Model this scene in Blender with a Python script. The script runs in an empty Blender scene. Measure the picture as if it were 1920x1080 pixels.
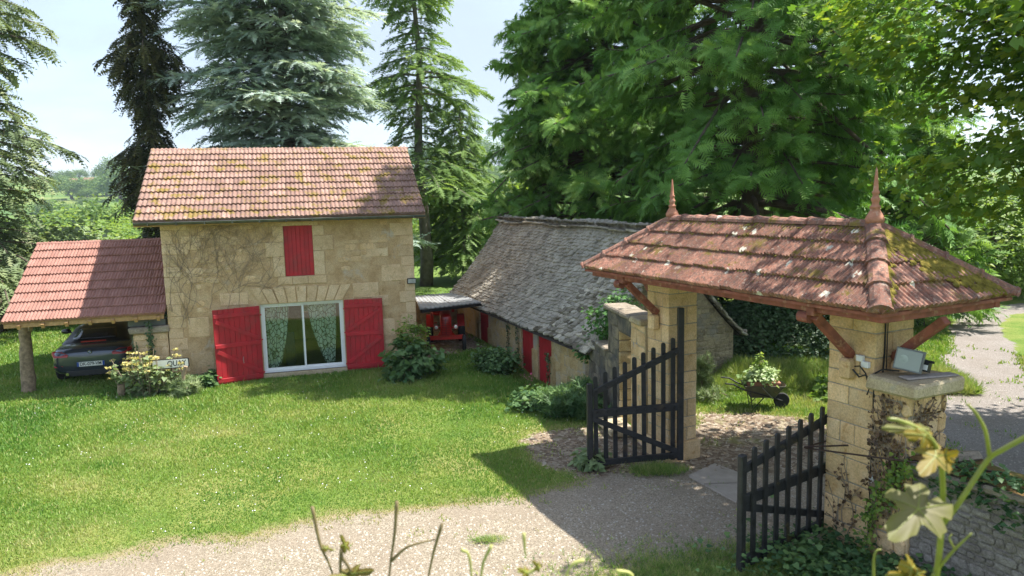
import bpy, bmesh, math, random
import numpy as np
from mathutils import Vector, Matrix, Euler

# ---------------------------------------------------------------- camera, sky, sun, exposure
SC = bpy.context.scene
COL = SC.collection
FPX, EYE, TILT, ROLL = 1400.0, 4.6, math.atan(.127), math.atan(.025)
_f = np.array([0, math.cos(TILT), -math.sin(TILT)])
_r0 = np.array([1., 0, 0]); _u0 = np.array([0, math.sin(TILT), math.cos(TILT)])
_r = _r0*math.cos(ROLL) - _u0*math.sin(ROLL)
_u = _u0*math.cos(ROLL) + _r0*math.sin(ROLL)
CAM = np.array([0, 0, EYE])
cd = bpy.data.cameras.new('camera'); cam = bpy.data.objects.new('camera', cd); COL.objects.link(cam)
M = Matrix.Identity(4)
for i in range(3):
    M[i][0] = _r[i]; M[i][1] = _u[i]; M[i][2] = -_f[i]; M[i][3] = CAM[i]
cam.matrix_world = M
cd.sensor_width = 36; cd.lens = 36*FPX/1920; cd.clip_start = .05; cd.clip_end = 5000
cd.dof.use_dof = True; cd.dof.focus_distance = 14; cd.dof.aperture_fstop = 5.6
SC.camera = cam

AZ, EL = math.radians(80), math.radians(58.5)
w = bpy.data.worlds.new('World'); SC.world = w; w.use_nodes = True
nt = w.node_tree; nt.nodes.clear()
out = nt.nodes.new('ShaderNodeOutputWorld'); bg = nt.nodes.new('ShaderNodeBackground')
sky = nt.nodes.new('ShaderNodeTexSky'); sky.sky_type = 'NISHITA'; sky.sun_disc = False
sky.sun_elevation = EL; sky.sun_rotation = AZ; sky.altitude = 100; sky.air_density = 1.0; sky.dust_density = 1.5
tc = nt.nodes.new('ShaderNodeTexCoord'); mp = nt.nodes.new('ShaderNodeMapping'); mp.inputs['Scale'].default_value = (1, 1, 3.2)
nz = nt.nodes.new('ShaderNodeTexNoise'); nz.inputs['Scale'].default_value = 1.7; nz.inputs['Detail'].default_value = 7; nz.inputs['Roughness'].default_value = .55
nz.inputs['Distortion'].default_value = .3
cr = nt.nodes.new('ShaderNodeValToRGB'); cr.color_ramp.elements[0].position = .36; cr.color_ramp.elements[0].color = (.45,)*3+(1,)
cr.color_ramp.elements[1].position = .62; cr.color_ramp.elements[1].color = (.92,)*3+(1,)
mx = nt.nodes.new('ShaderNodeMix'); mx.data_type = 'RGBA'
L = nt.links.new
L(tc.outputs['Generated'], mp.inputs[0]); L(mp.outputs[0], nz.inputs['Vector']); L(nz.outputs['Fac'], cr.inputs[0])
L(cr.outputs[0], mx.inputs[0]); L(sky.outputs[0], mx.inputs[6]); mx.inputs[7].default_value = (1.55, 1.8, 2.2, 1)
L(mx.outputs[2], bg.inputs[0]); bg.inputs[1].default_value = .13; L(bg.outputs[0], out.inputs[0])
sd = bpy.data.lights.new('sun', 'SUN'); sun = bpy.data.objects.new('sun', sd); COL.objects.link(sun)
sd.energy = 3.2; sd.angle = math.radians(.53); sd.color = (1, .955, .88)
sv = Vector((math.sin(AZ)*math.cos(EL), math.cos(AZ)*math.cos(EL), math.sin(EL)))
sun.rotation_euler = (-sv).to_track_quat('-Z', 'Y').to_euler(); sun.location = (20, 10, 30)
SC.view_settings.view_transform = 'Standard'; SC.view_settings.look = 'None'
SC.view_settings.exposure = 1.8; SC.view_settings.gamma = 1
SC.view_settings.use_curve_mapping = False
SC.render.engine = 'CYCLES'
SC.cycles.max_bounces = 6; SC.cycles.diffuse_bounces = 4; SC.cycles.transparent_max_bounces = 12
SC.cycles.use_denoising = True; SC.cycles.caustics_reflective = False; SC.cycles.caustics_refractive = False

# ---------------------------------------------------------------- helpers
rnd = random.Random(7); rng = np.random.default_rng(7)
def ray(x, y): return _f + _r*(x-960)/FPX - _u*(y-540)/FPX
def G(x, y, z=0.0):
    d = ray(x, y); return CAM + d*(z-EYE)/d[2]
def at(x, y, Y):
    d = ray(x, y); return CAM + d*Y/d[1]
def tag(o, label=None, cat=None, group=None, kind=None):
    if label: o['label'] = label
    if cat: o['category'] = cat
    if group: o['group'] = group
    if kind: o['kind'] = kind
    return o
def thing(name, label, cat, loc=(0, 0, 0), rz=0, group=None, rot=None):
    o = bpy.data.objects.new(name, None); COL.objects.link(o); o.location = loc
    o.rotation_euler = rot if rot is not None else (0, 0, rz); o.empty_display_size = .3
    return tag(o, label, cat, group)
def link(name, me, parent=None, mat=None, loc=None, rot=None, scale=None):
    o = bpy.data.objects.new(name, me); COL.objects.link(o)
    if mat is not None and len(me.materials) == 0: me.materials.append(mat)
    if parent is not None: o.parent = parent
    if loc is not None: o.location = loc
    if rot is not None: o.rotation_euler = rot
    if scale is not None: o.scale = scale
    return o
def dup(o, parent=None):
    c = o.copy(); COL.objects.link(c); c.parent = parent
    for ch in list(o.children): dup(ch, c)
    return c
def lw(o, pt):       # world point -> local frame of a thing
    mm = Matrix.Translation(o.location) @ o.rotation_euler.to_matrix().to_4x4()
    return mm.inverted() @ Vector(pt)
def onface(o, x, y, yl=0.0, axis=1):   # pixel -> local point on the plane local[axis]=yl
    mm = (Matrix.Translation(o.location) @ o.rotation_euler.to_matrix().to_4x4()).inverted()
    c = mm @ Vector(CAM); d = mm.to_3x3() @ Vector(ray(x, y))
    t = (yl - c[axis])/d[axis]
    return c + d*t

def fast_mesh(name, V, F, tint=None, smooth=False):
    me = bpy.data.meshes.new(name); V = np.asarray(V, np.float32); F = np.asarray(F, np.int32)
    n = len(V); m, k = F.shape
    me.vertices.add(n); me.vertices.foreach_set('co', V.ravel())
    me.loops.add(m*k); me.loops.foreach_set('vertex_index', F.ravel())
    me.polygons.add(m); me.polygons.foreach_set('loop_start', np.arange(0, m*k, k, dtype=np.int32))
    me.polygons.foreach_set('loop_total', np.full(m, k, np.int32))
    if smooth: me.polygons.foreach_set('use_smooth', np.ones(m, bool))
    if tint is not None:
        a = me.attributes.new('tint', 'FLOAT', 'POINT'); a.data.foreach_set('value', np.asarray(tint, np.float32))
    me.update(calc_edges=True)
    return me

class MB:
    def __init__(s): s.v = []; s.f = []
    def add(s, V, F):
        b = len(s.v); s.v += [tuple(p) for p in V]; s.f += [tuple(i+b for i in q) for q in F]; return s
    def box(s, x0, x1, y0, y1, z0, z1, M=None):
        V = [(x, y, z) for x in (x0, x1) for y in (y0, y1) for z in (z0, z1)]
        if M is not None: V = [M @ Vector(p) for p in V]
        return s.add(V, [(0,1,3,2),(4,6,7,5),(0,4,5,1),(2,3,7,6),(0,2,6,4),(1,5,7,3)])
    def bar(s, a, b, wx, wz, up=(0,0,1)):     # a beam from a to b
        a = Vector(a); b = Vector(b); d = (b-a); Ln = d.length; d.normalize()
        upv = Vector(up); sx = d.cross(upv)
        if sx.length < 1e-4: sx = d.cross(Vector((0,1,0)))
        sx.normalize(); sz = sx.cross(d)
        V = [a+d*t+sx*i+sz*k for t in (0, Ln) for i in (-wx/2, wx/2) for k in (-wz/2, wz/2)]
        return s.add(V, [(0,1,3,2),(4,6,7,5),(0,4,5,1),(2,3,7,6),(0,2,6,4),(1,5,7,3)])
    def tube(s, pts, rad, n=6, cap=True, jit=0):
        pts = [Vector(p) for p in pts]; m = len(pts)
        if not hasattr(rad, '__len__'): rad = [rad]*m
        V = []; ref = None
        for i, p in enumerate(pts):
            d = (pts[min(i+1, m-1)]-pts[max(i-1, 0)]).normalized()
            if ref is None: ref = d.orthogonal().normalized()
            ref = (ref-d*ref.dot(d)).normalized() if (ref-d*ref.dot(d)).length > 1e-5 else d.orthogonal().normalized()
            e = d.cross(ref)
            for k in range(n):
                a = 2*math.pi*k/n; q = rad[i]*(1+(rnd.uniform(-jit, jit) if jit else 0))
                V.append(p+ref*math.cos(a)*q+e*math.sin(a)*q)
        F = [(i*n+k, i*n+(k+1)%n, (i+1)*n+(k+1)%n, (i+1)*n+k) for i in range(m-1) for k in range(n)]
        if cap: F += [tuple(range(n))[::-1], tuple((m-1)*n+k for k in range(n))]
        return s.add(V, F)
    def lathe(s, prof, c=(0,0,0), n=12, M=None):
        V = []; m = len(prof)
        for r, z in prof:
            for k in range(n):
                a = 2*math.pi*k/n; p = Vector((r*math.cos(a), r*math.sin(a), z))
                if M is not None: p = M @ p
                V.append(p+Vector(c))
        F = [(i*n+k, i*n+(k+1)%n, (i+1)*n+(k+1)%n, (i+1)*n+k) for i in range(m-1) for k in range(n)]
        F += [tuple(range(n))[::-1], tuple((m-1)*n+k for k in range(n))]
        return s.add(V, F)
    def build(s, name, mat, parent=None, smooth=False, bevel=0, loc=None, rot=None, sub=0):
        me = bpy.data.meshes.new(name); me.from_pydata([tuple(v) for v in s.v], [], s.f)
        if smooth: me.polygons.foreach_set('use_smooth', [True]*len(me.polygons))
        me.update(); o = link(name, me, parent, mat, loc, rot)
        if bevel:
            b = o.modifiers.new('bevel', 'BEVEL'); b.width = bevel; b.segments = 2; b.limit_method = 'ANGLE'
        if sub:
            b = o.modifiers.new('sub', 'SUBSURF'); b.levels = sub; b.render_levels = sub
        return o

def cham(sx, sy, sz, c=.012, j=.004, R=rnd):
    """chamfered, slightly irregular block centred on x,y with z from 0"""
    V = []; idx = {}
    for a in (-1, 1):
        for b in (-1, 1):
            for d in (-1, 1):
                o = [R.uniform(-j, j) for _ in range(3)]
                P = (a*sx/2+o[0], b*sy/2+o[1], sz/2+d*sz/2+o[2])
                for k in range(3):
                    q = [P[0]-a*c, P[1]-b*c, P[2]-d*c]; q[k] = P[k]
                    idx[(a, b, d, k)] = len(V); V.append(tuple(q))
    F = []
    I = lambda s, k: idx[(s[0], s[1], s[2], k)]
    for k in range(3):
        u, v = [t for t in range(3) if t != k]
        for sg in (-1, 1):
            q = []
            for su, sv_ in ((-1,-1),(1,-1),(1,1),(-1,1)):
                s_ = [0,0,0]; s_[k] = sg; s_[u] = su; s_[v] = sv_; q.append(I(s_, k))
            F.append(tuple(q))
        for su in (-1, 1):
            for sv_ in (-1, 1):
                a = [0,0,0]; b = [0,0,0]; a[u] = b[u] = su; a[v] = b[v] = sv_; a[k] = -1; b[k] = 1
                F.append((I(a, u), I(b, u), I(b, v), I(a, v)))
    for a in (-1, 1):
        for b in (-1, 1):
            for d in (-1, 1): F.append((I((a,b,d),0), I((a,b,d),1), I((a,b,d),2)))
    return V, F
def block(name, sx, sy, sz, mat, parent, loc, rz=0, c=.012, j=.004, label=None):
    V, F = cham(sx, sy, sz, c, j)
    me = bpy.data.meshes.new(name); me.from_pydata(V, [], F); me.update()
    o = link(name, me, parent, mat, loc, (0, 0, rz))
    bm = bmesh.new(); bm.from_mesh(me); bmesh.ops.recalc_face_normals(bm, faces=bm.faces); bm.to_mesh(me); bm.free()
    if label: o['label'] = label
    return o
def rubble_geo(w_, h_, t, R=rnd, c=.25):
    """flat-backed irregular stone in the local x,z plane; face towards -y, t proud"""
    cx = min(c*min(w_, h_), .04)
    P = [(-w_/2+cx, -h_/2), (w_/2-cx, -h_/2), (w_/2, -h_/2+cx), (w_/2, h_/2-cx), (w_/2-cx, h_/2), (-w_/2+cx, h_/2), (-w_/2, h_/2-cx), (-w_/2, -h_/2+cx)]
    P = [(x+R.uniform(-.09, .09)*min(w_, h_), z+R.uniform(-.09, .09)*min(w_, h_)) for x, z in P]
    k = 1-min(.3, .022/min(w_, h_)*1.4)
    V = [(x, .03, z) for x, z in P]+[(x*.99, -t*.45, z*.99) for x, z in P]+[(x*k, -t*R.uniform(.75, 1.1), z*k) for x, z in P]
    n = 8
    F = [(i, (i+1) % n, n+(i+1) % n, n+i) for i in range(n)]+[(n+i, n+(i+1) % n, 2*n+(i+1) % n, 2*n+i) for i in range(n)]
    F.append(tuple(range(2*n, 3*n)))
    return V, F
def rubble(parent, mat, u0, u1, z0, z1, place, hr=(.12, .2), wr=(.18, .4), t=.02, skip=None, R=rnd, zmax=None, name='stone', gap=.012):
    """coursed rubble; place(u,z)->(loc, rz)"""
    z = z0; n = 0; zl = []
    while z < z1-.05:
        h = min(R.uniform(*hr), z1-z); u = u0
        if z1-z-h < .06: h = z1-z
        while u < u1-.02:
            w_ = min(R.uniform(*wr), u1-u)
            if u1-u-w_ < .07: w_ = u1-u
            uc, zc = u+w_/2, z+h/2
            ok = not (skip and skip(uc, zc, w_, h)) and not (zmax and zc+h*.5 > zmax(uc))
            if ok:
                loc, rz = place(uc, zc)
                V, F = rubble_geo(w_-gap, h-gap, t*R.uniform(.5, 1.2), R)
                me = bpy.data.meshes.new(name); me.from_pydata(V, [], F); me.update()
                link(name, me, parent, mat, loc, (0, 0, rz)); n += 1
            u += w_
        z += h
    return n

# ---- materials
def N(nt, t, **kw):
    n = nt.nodes.new('ShaderNode'+t)
    for k, v in kw.items(): setattr(n, k, v)
    return n
def ramp(nt, fac, stops):
    r = N(nt, 'ValToRGB'); e = r.color_ramp.elements
    while len(e) < len(stops): e.new(.5)
    for i, (p, c) in enumerate(stops):
        e[i].position = p; e[i].color = (c if len(c) == 4 else tuple(c)+(1,)) if hasattr(c, '__len__') else (c, c, c, 1)
    nt.links.new(fac, r.inputs[0]); return r.outputs[0]
def noise(nt, vec, scale, detail=4, rough=.55, dist=0, out='Fac'):
    n = N(nt, 'TexNoise'); n.inputs['Scale'].default_value = scale; n.inputs['Detail'].default_value = detail
    n.inputs['Roughness'].default_value = rough; n.inputs['Distortion'].default_value = dist
    nt.links.new(vec, n.inputs['Vector']); return n.outputs[out]
def mixc(nt, fac, a, b, mode='MIX'):
    m = N(nt, 'Mix', data_type='RGBA', blend_type=mode)
    for s, v in ((0, fac), (6, a), (7, b)):
        if hasattr(v, 'is_linked') or hasattr(v, 'links'): nt.links.new(v, m.inputs[s])
        elif hasattr(v, '__len__'): m.inputs[s].default_value = tuple(v)+(1,) if len(v) == 3 else v
        else: m.inputs[s].default_value = v
    return m.outputs[2]
def mathn(nt, op, a, b=0.0, clamp=False):
    m = N(nt, 'Math', operation=op, use_clamp=clamp)
    for i, v in enumerate((a, b)):
        if hasattr(v, 'links'): nt.links.new(v, m.inputs[i])
        else: m.inputs[i].default_value = v
    return m.outputs[0]
def newmat(name):
    m = bpy.data.materials.new(name); m.use_nodes = True; nt = m.node_tree
    return m, nt, nt.nodes['Principled BSDF'], nt.nodes['Material Output']
def wpos(nt, scl=None):
    g = N(nt, 'NewGeometry').outputs['Position']
    if scl:
        mp = N(nt, 'Mapping'); mp.inputs['Scale'].default_value = scl; nt.links.new(g, mp.inputs[0]); return mp.outputs[0]
    return g
def bump(nt, h, bsdf, strength=.4, dist=.02):
    b = N(nt, 'Bump'); b.inputs['Strength'].default_value = strength; b.inputs['Distance'].default_value = dist
    nt.links.new(h, b.inputs['Height']); nt.links.new(b.outputs[0], bsdf.inputs['Normal'])
def simple(name, col, rough=.6, metal=0, var=.25, scale=8, bmp=.15, bscale=60, spec=.5, rand=.0, dirt=None, coat=0):
    m, nt, b, o = newmat(name); p = wpos(nt)
    n = noise(nt, p, scale, 5)
    c = ramp(nt, n, [(.3, tuple(x*(1-var) for x in col)), (.7, tuple(min(1, x*(1+var)) for x in col))])
    if rand:
        oi = N(nt, 'ObjectInfo').outputs['Random']
        c = mixc(nt, 1.0, c, ramp(nt, oi, [(0, (1-rand,)*3), (1, (1+rand*.6,)*3)]), 'MULTIPLY')
    if dirt:
        c = mixc(nt, ramp(nt, noise(nt, p, dirt[1], 6, .65), [(dirt[2], 0), (dirt[3], 1)]), c, dirt[0])
    nt.links.new(c, b.inputs['Base Color']); b.inputs['Roughness'].default_value = rough; b.inputs['Metallic'].default_value = metal
    b.inputs['Specular IOR Level'].default_value = spec
    if coat: b.inputs['Coat Weight'].default_value = coat
    if bmp: bump(nt, noise(nt, p, bscale, 4), b, bmp, .01)
    return m
def stone_mat(name, a, b_, c_, grey=None, rand=.22, pits=1.0, bs=.6, lichen=None, greylo=.56, brown=None):
    m, nt, b, o = newmat(name); p = wpos(nt)
    oi = N(nt, 'ObjectInfo').outputs['Random']
    add = N(nt, 'VectorMath', operation='ADD'); nt.links.new(p, add.inputs[0])
    cmb = N(nt, 'CombineXYZ'); nt.links.new(mathn(nt, 'MULTIPLY', oi, 13.0), cmb.inputs[0]); nt.links.new(cmb.outputs[0], add.inputs[1]); q = add.outputs[0]
    c = ramp(nt, noise(nt, q, 3.0, 7, .62, .4), [(.3, a), (.5, b_), (.72, c_)])
    fine = noise(nt, p, 38, 5, .7)
    c = mixc(nt, 1.0, c, ramp(nt, fine, [(.3, (.72, .70, .66)), (.62, (1.12, 1.1, 1.06))]), 'MULTIPLY')
    c = mixc(nt, 1.0, c, ramp(nt, oi, [(0, (1-rand, 1-rand*1.05, 1-rand*1.15)), (.5, (1, 1, 1)), (1, (1+rand*.55, 1+rand*.5, 1+rand*.4))]), 'MULTIPLY')
    if brown: c = mixc(nt, ramp(nt, noise(nt, q, 5.5, 6, .7, .8), [(.6, 0), (.7, .75)]), c, brown)
    if grey: c = mixc(nt, ramp(nt, noise(nt, p, 1.6, 8, .68, .5), [(greylo, 0), (greylo+.1, .85)]), c, grey)
    if lichen:
        vo = N(nt, 'TexVoronoi'); vo.inputs['Scale'].default_value = 7; nt.links.new(q, vo.inputs['Vector'])
        f = mathn(nt, 'MULTIPLY', ramp(nt, vo.outputs['Distance'], [(.25, 1), (.33, 0)]), ramp(nt, noise(nt, p, 2.2, 3), [(.52, 0), (.6, 1)]))
        c = mixc(nt, f, c, lichen)
    pit = noise(nt, p, 95, 2, .5)
    c = mixc(nt, mathn(nt, 'MULTIPLY', ramp(nt, pit, [(.33, 1), (.42, 0)]), .45*pits), c, (.10, .085, .06))
    nt.links.new(c, b.inputs['Base Color']); b.inputs['Roughness'].default_value = .93; b.inputs['Specular IOR Level'].default_value = .2
    h = mathn(nt, 'ADD', mathn(nt, 'MULTIPLY', noise(nt, p, 14, 6, .7), 1.3), mathn(nt, 'MULTIPLY', fine, .7))
    bump(nt, h, b, bs, .03)
    return m
def tile_mat(name, a, b_, dark, moss, mosslo, lich=None, rand=.3, stripes=0, greylo=.62, pale=None):
    m, nt, b, o = newmat(name); p = wpos(nt); oi = N(nt, 'ObjectInfo').outputs['Random']
    c = ramp(nt, noise(nt, p, 6, 6, .65), [(.3, a), (.7, b_)])
    c = mixc(nt, 1.0, c, ramp(nt, oi, [(0, (1-rand, 1-rand*1.1, 1-rand*1.1)), (1, (1+rand*.6,)*3)]), 'MULTIPLY')
    c = mixc(nt, ramp(nt, noise(nt, p, 22, 6, .75), [(greylo-.1, 0), (greylo+.05, .8)]), c, dark)
    if pale: c = mixc(nt, ramp(nt, noise(nt, p, 17, 7, .8, .6), [(.55, 0), (.66, .75)]), c, pale)
    if lich:
        vo = N(nt, 'TexVoronoi'); vo.inputs['Scale'].default_value = lich[1]
        dv = N(nt, 'VectorMath', operation='ADD'); nt.links.new(p, dv.inputs[0])
        nn = noise(nt, p, 9, 3, .6, 0, 'Color'); sc = N(nt, 'VectorMath', operation='SCALE'); nt.links.new(nn, sc.inputs[0]); sc.inputs[3].default_value = .16
        nt.links.new(sc.outputs[0], dv.inputs[1]); nt.links.new(dv.outputs[0], vo.inputs['Vector'])
        f = mathn(nt, 'MULTIPLY', ramp(nt, vo.outputs['Distance'], [(.20, 1), (.25, 0)]), ramp(nt, vo.outputs['Color'], [(lich[2], 0), (lich[2]+.04, 1)]))
        c = mixc(nt, mathn(nt, 'MULTIPLY', f, ramp(nt, noise(nt, p, 60, 3), [(.35, .5), (.5, 1)])), c, lich[0])
    if moss: c = mixc(nt, ramp(nt, noise(nt, p, 2.6, 9, .72, .3), [(mosslo, 0), (mosslo+.07, .95)]), c, mixc(nt, noise(nt, p, 40, 3), moss[0], moss[1]))
    nt.links.new(c, b.inputs['Base Color']); b.inputs['Roughness'].default_value = .85; b.inputs['Specular IOR Level'].default_value = .25
    bump(nt, noise(nt, p, 45, 5, .7), b, .5, .012)
    return m
def leaf_mat(name, cols, rough=.55, trans=.35, spec=.35, nscale=1.2):
    m, nt, b, o = newmat(name)
    at_ = N(nt, 'Attribute'); at_.attribute_name = 'tint'
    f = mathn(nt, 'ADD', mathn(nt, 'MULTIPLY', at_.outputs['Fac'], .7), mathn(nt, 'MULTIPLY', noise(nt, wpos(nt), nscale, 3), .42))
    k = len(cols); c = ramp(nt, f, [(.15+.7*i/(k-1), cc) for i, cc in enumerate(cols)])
    nt.links.new(c, b.inputs['Base Color']); b.inputs['Roughness'].default_value = rough; b.inputs['Specular IOR Level'].default_value = spec
    tr = N(nt, 'BsdfTranslucent'); mx = N(nt, 'MixShader'); mx.inputs[0].default_value = trans
    tcol = mixc(nt, 1.0, c, (1.5, 1.45, .8), 'MULTIPLY'); nt.links.new(tcol, tr.inputs[0])
    nt.links.new(b.outputs[0], mx.inputs[1]); nt.links.new(tr.outputs[0], mx.inputs[2]); nt.links.new(mx.outputs[0], o.inputs[0])
    return m
def glass_mat(name, tintc=(.85, .92, .9), gl=.06, k=1.0):
    m, nt, b, o = newmat(name); nt.nodes.remove(b)
    t = N(nt, 'BsdfTransparent'); t.inputs[0].default_value = tintc+(1,)
    g = N(nt, 'BsdfGlossy'); g.inputs['Roughness'].default_value = .02
    lw_ = N(nt, 'LayerWeight'); lw_.inputs[0].default_value = .35
    f = mathn(nt, 'ADD', mathn(nt, 'MULTIPLY', lw_.outputs['Fresnel'], k), gl, True)
    mx = N(nt, 'MixShader'); nt.links.new(f, mx.inputs[0]); nt.links.new(t.outputs[0], mx.inputs[1]); nt.links.new(g.outputs[0], mx.inputs[2]); nt.links.new(mx.outputs[0], o.inputs[0])
    return m

M_WALL = stone_mat('wall_render', (.48, .32, .17), (.62, .44, .265), (.69, .53, .35), grey=(.50, .43, .36), pits=.7, bs=.5, greylo=.60, brown=(.27, .17, .07))
M_WSTONE = stone_mat('wall_stone', (.52, .37, .22), (.65, .48, .31), (.71, .56, .39), grey=(.53, .46, .39), pits=.6, bs=.4, rand=.12, greylo=.6, brown=(.31, .20, .08))
M_ASH = stone_mat('ashlar', (.38, .31, .20), (.48, .40, .27), (.53, .46, .33), grey=(.36, .34, .29), pits=.9, bs=.5, rand=.14, greylo=.57)
M_PIL = stone_mat('pillar_stone', (.54, .36, .18), (.69, .49, .28), (.74, .57, .37), grey=(.56, .48, .40), pits=.4, bs=.3, rand=.16, greylo=.63, brown=(.42, .22, .07))
M_MORT = stone_mat('mortar', (.28, .25, .20), (.36, .33, .27), (.40, .37, .31), pits=.5, bs=.5, rand=0)
M_BARN = stone_mat('barn_render', (.40, .30, .15), (.52, .42, .25), (.55, .48, .35), grey=(.38, .37, .36), pits=.7, bs=.8, greylo=.5, brown=(.30, .16, .07))
M_BSTONE = stone_mat('barn_stone', (.38, .26, .12), (.52, .39, .20), (.58, .48, .31), grey=(.33, .32, .30), pits=.7, bs=.8, rand=.25, greylo=.58)
M_GABLE = stone_mat('gable_rubble', (.20, .17, .12), (.33, .28, .20), (.45, .39, .28), grey=(.27, .25, .22), pits=1, bs=1.0, rand=.3, greylo=.55)
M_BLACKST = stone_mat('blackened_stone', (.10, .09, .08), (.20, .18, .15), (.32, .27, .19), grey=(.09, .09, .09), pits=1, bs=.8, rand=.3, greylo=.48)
M_CAP = stone_mat('capping_stone', (.22, .19, .15), (.30, .26, .21), (.38, .33, .27), grey=(.16, .13, .11), pits=1, bs=.7, rand=.1, lichen=(.45, .42, .36))
M_LAUZE = stone_mat('lauze', (.18, .165, .14), (.34, .32, .28), (.54, .515, .46), grey=(.12, .115, .10), pits=1, bs=.9, rand=.6, lichen=(.36, .35, .31), greylo=.6)
M_RET = stone_mat('retaining_stone', (.22, .195, .175), (.33, .30, .275), (.44, .41, .38), grey=(.17, .18, .11), pits=1, bs=1.2, rand=.12, greylo=.56)
M_TILE_H = tile_mat('house_tile', (.25, .142, .11), (.37, .24, .195), (.15, .115, .09), ((.25, .165, .035), (.15, .12, .03)), .525, rand=.3, greylo=.58)
M_TILE_C = tile_mat('carport_tile', (.26, .125, .095), (.34, .185, .15), (.20, .11, .09), None, .9, rand=.12, greylo=.72)
M_TILE_G = tile_mat('gate_tile', (.22, .085, .055), (.42, .22, .155), (.12, .085, .07), ((.23, .165, .03), (.11, .085, .025)), .555, lich=((.60, .58, .48), 4.2, .60), rand=.42, greylo=.54, pale=(.47, .38, .30))
M_RED = simple('red_paint', (.42, .012, .022), .55, var=.16, scale=5, bmp=.2, bscale=60, dirt=((.26, .03, .03), 3.5, .5, .72), rand=.12)
M_RED2 = simple('barn_red_paint', (.36, .012, .02), .6, var=.15, scale=5, bmp=.12)
M_WHITE = simple('white_pvc', (.75, .76, .76), .35, var=.04, bmp=0)
M_ZINC = simple('zinc_gutter', (.12, .125, .115), .45, .6, var=.3, scale=6)
M_WOODN = simple('fresh_timber', (.42, .25, .11), .75, var=.25, scale=14, bmp=.3)
M_LOG = simple('log_bark', (.26, .19, .125), .95, var=.45, scale=11, bmp=1.0, bscale=24)
M_BEAM = simple('painted_beam', (.24, .075, .05), .75, var=.35, scale=7, bmp=.25, dirt=((.40, .23, .14), 9, .55, .7))
M_GATE = simple('tarred_wood', (.016, .016, .019), .5, var=.5, scale=11, bmp=.5, bscale=50, dirt=((.06, .04, .025), 4.5, .56, .75), rand=.2)
M_GATEB = simple('tarred_wood_mossy', (.02, .02, .021), .55, var=.5, scale=11, bmp=.5, bscale=50, dirt=((.13, .10, .03), 3.2, .6, .72))
M_TERRA = simple('terracotta', (.38, .165, .10), .8, var=.22, scale=18, bmp=.3, dirt=((.45, .33, .25), 12, .58, .7))
M_IRON = simple('dark_iron', (.03, .03, .032), .5, .6, var=.3)
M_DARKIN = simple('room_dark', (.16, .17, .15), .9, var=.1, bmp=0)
M_BARK = simple('tree_bark', (.10, .075, .055), .95, var=.4, scale=5, bmp=1.0, bscale=16)
M_BARKG = simple('grey_bark', (.15, .13, .105), .95, var=.4, scale=4, bmp=1.0, bscale=14)
M_TWIG = simple('dry_twig', (.26, .20, .14), .9, var=.3, bmp=0)
# ---------------------------------------------------------------- ground
def vnoise(x, y, scale, seed=0, octv=3):
    out = np.zeros_like(x); amp = 1.; tot = 0
    for o in range(octv):
        r_ = np.random.default_rng(seed+o*17); T = r_.random((64, 64))
        X = x/scale*2**o; Y = y/scale*2**o; xi = np.floor(X).astype(int); yi = np.floor(Y).astype(int)
        fx = X-xi; fy = Y-yi; fx = fx*fx*(3-2*fx); fy = fy*fy*(3-2*fy)
        a = T[xi % 64, yi % 64]; b = T[(xi+1) % 64, yi % 64]; c = T[xi % 64, (yi+1) % 64]; d = T[(xi+1) % 64, (yi+1) % 64]
        out += amp*((a*(1-fx)+b*fx)*(1-fy)+(c*(1-fx)+d*fx)*fy); tot += amp; amp *= .5
    return out/tot
def sdist(x, y, P):
    """signed distance, positive inside"""
    P = np.array([(p[0], p[1]) for p in P]); d = np.full(x.shape, 1e9); ins = np.zeros(x.shape, bool)
    for i in range(len(P)):
        a = P[i]; b = P[(i+1) % len(P)]; e = b-a; wx = x-a[0]; wy = y-a[1]
        t = np.clip((wx*e[0]+wy*e[1])/(e@e+1e-9), 0, 1)
        d = np.minimum(d, np.hypot(wx-t*e[0], wy-t*e[1]))
        c = (a[1] > y) != (b[1] > y)
        ins ^= c & (x < (b[0]-a[0])*(y-a[1])/(b[1]-a[1]+1e-12)+a[0])
    return np.where(ins, d, -d)
DRIVE = [G(*p) for p in [(-700,1500),(-260,1150),(40,1090),(120,1062),(240,1042),(330,1014),(470,1002),(600,976),(740,956),(880,945),(985,940),(1085,905),(1090,880),(1200,868),(1290,856),(1310,840),(1345,822),(1420,830),(1480,815),(1500,800),(1660,835),(1780,850),(1850,890),(1700,1010),(1560,1040),(1380,1048),(1230,1054),(1130,1068),(1085,1110),(1050,1300),(1000,1500)]]
DIRT = [G(*p) for p in [(988,838),(1000,815),(1060,802),(1130,800),(1250,800),(1290,812),(1310,775),(1390,772),(1480,782),(1560,800),(1700,860),(1600,900),(1400,880),(1300,880),(1200,890),(1090,890),(1060,880),(1010,865)]]
ROAD = [G(*p)[:2] for p in [(1745,860),(1757,740),(1768,680),(1780,630),(1800,592),(1840,575),(1920,568),(2150,556),(2150,572),(1960,582),(1895,591),(1872,604),(1882,625),(1905,660),(1932,700),(2010,800),(2110,900),(2130,1100),(1900,1000),(1800,900)]]
ROAD_OLD = [(5.0,3.0),(5.8,8.6),(7.2,11.5),(9.1,16.5),(11.6,20.5),(14.1,24.4),(19.0,29.0),(30,33.5),(60,40),(60,37.5),(32,30.6),(22.5,27.2),(17.6,23.3),(14.6,19.5),(12.6,16),(11.5,12),(10.5,7),(9.5,3)]
SHED = [(-2.7,20.5),(-0.9,22.2),(-1.8,26.2),(-3.4,25.2)]
DIPP = [(1.2,17.4),(0.0,20.4),(-.6,21.6),(0.9,17.3)]
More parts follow.
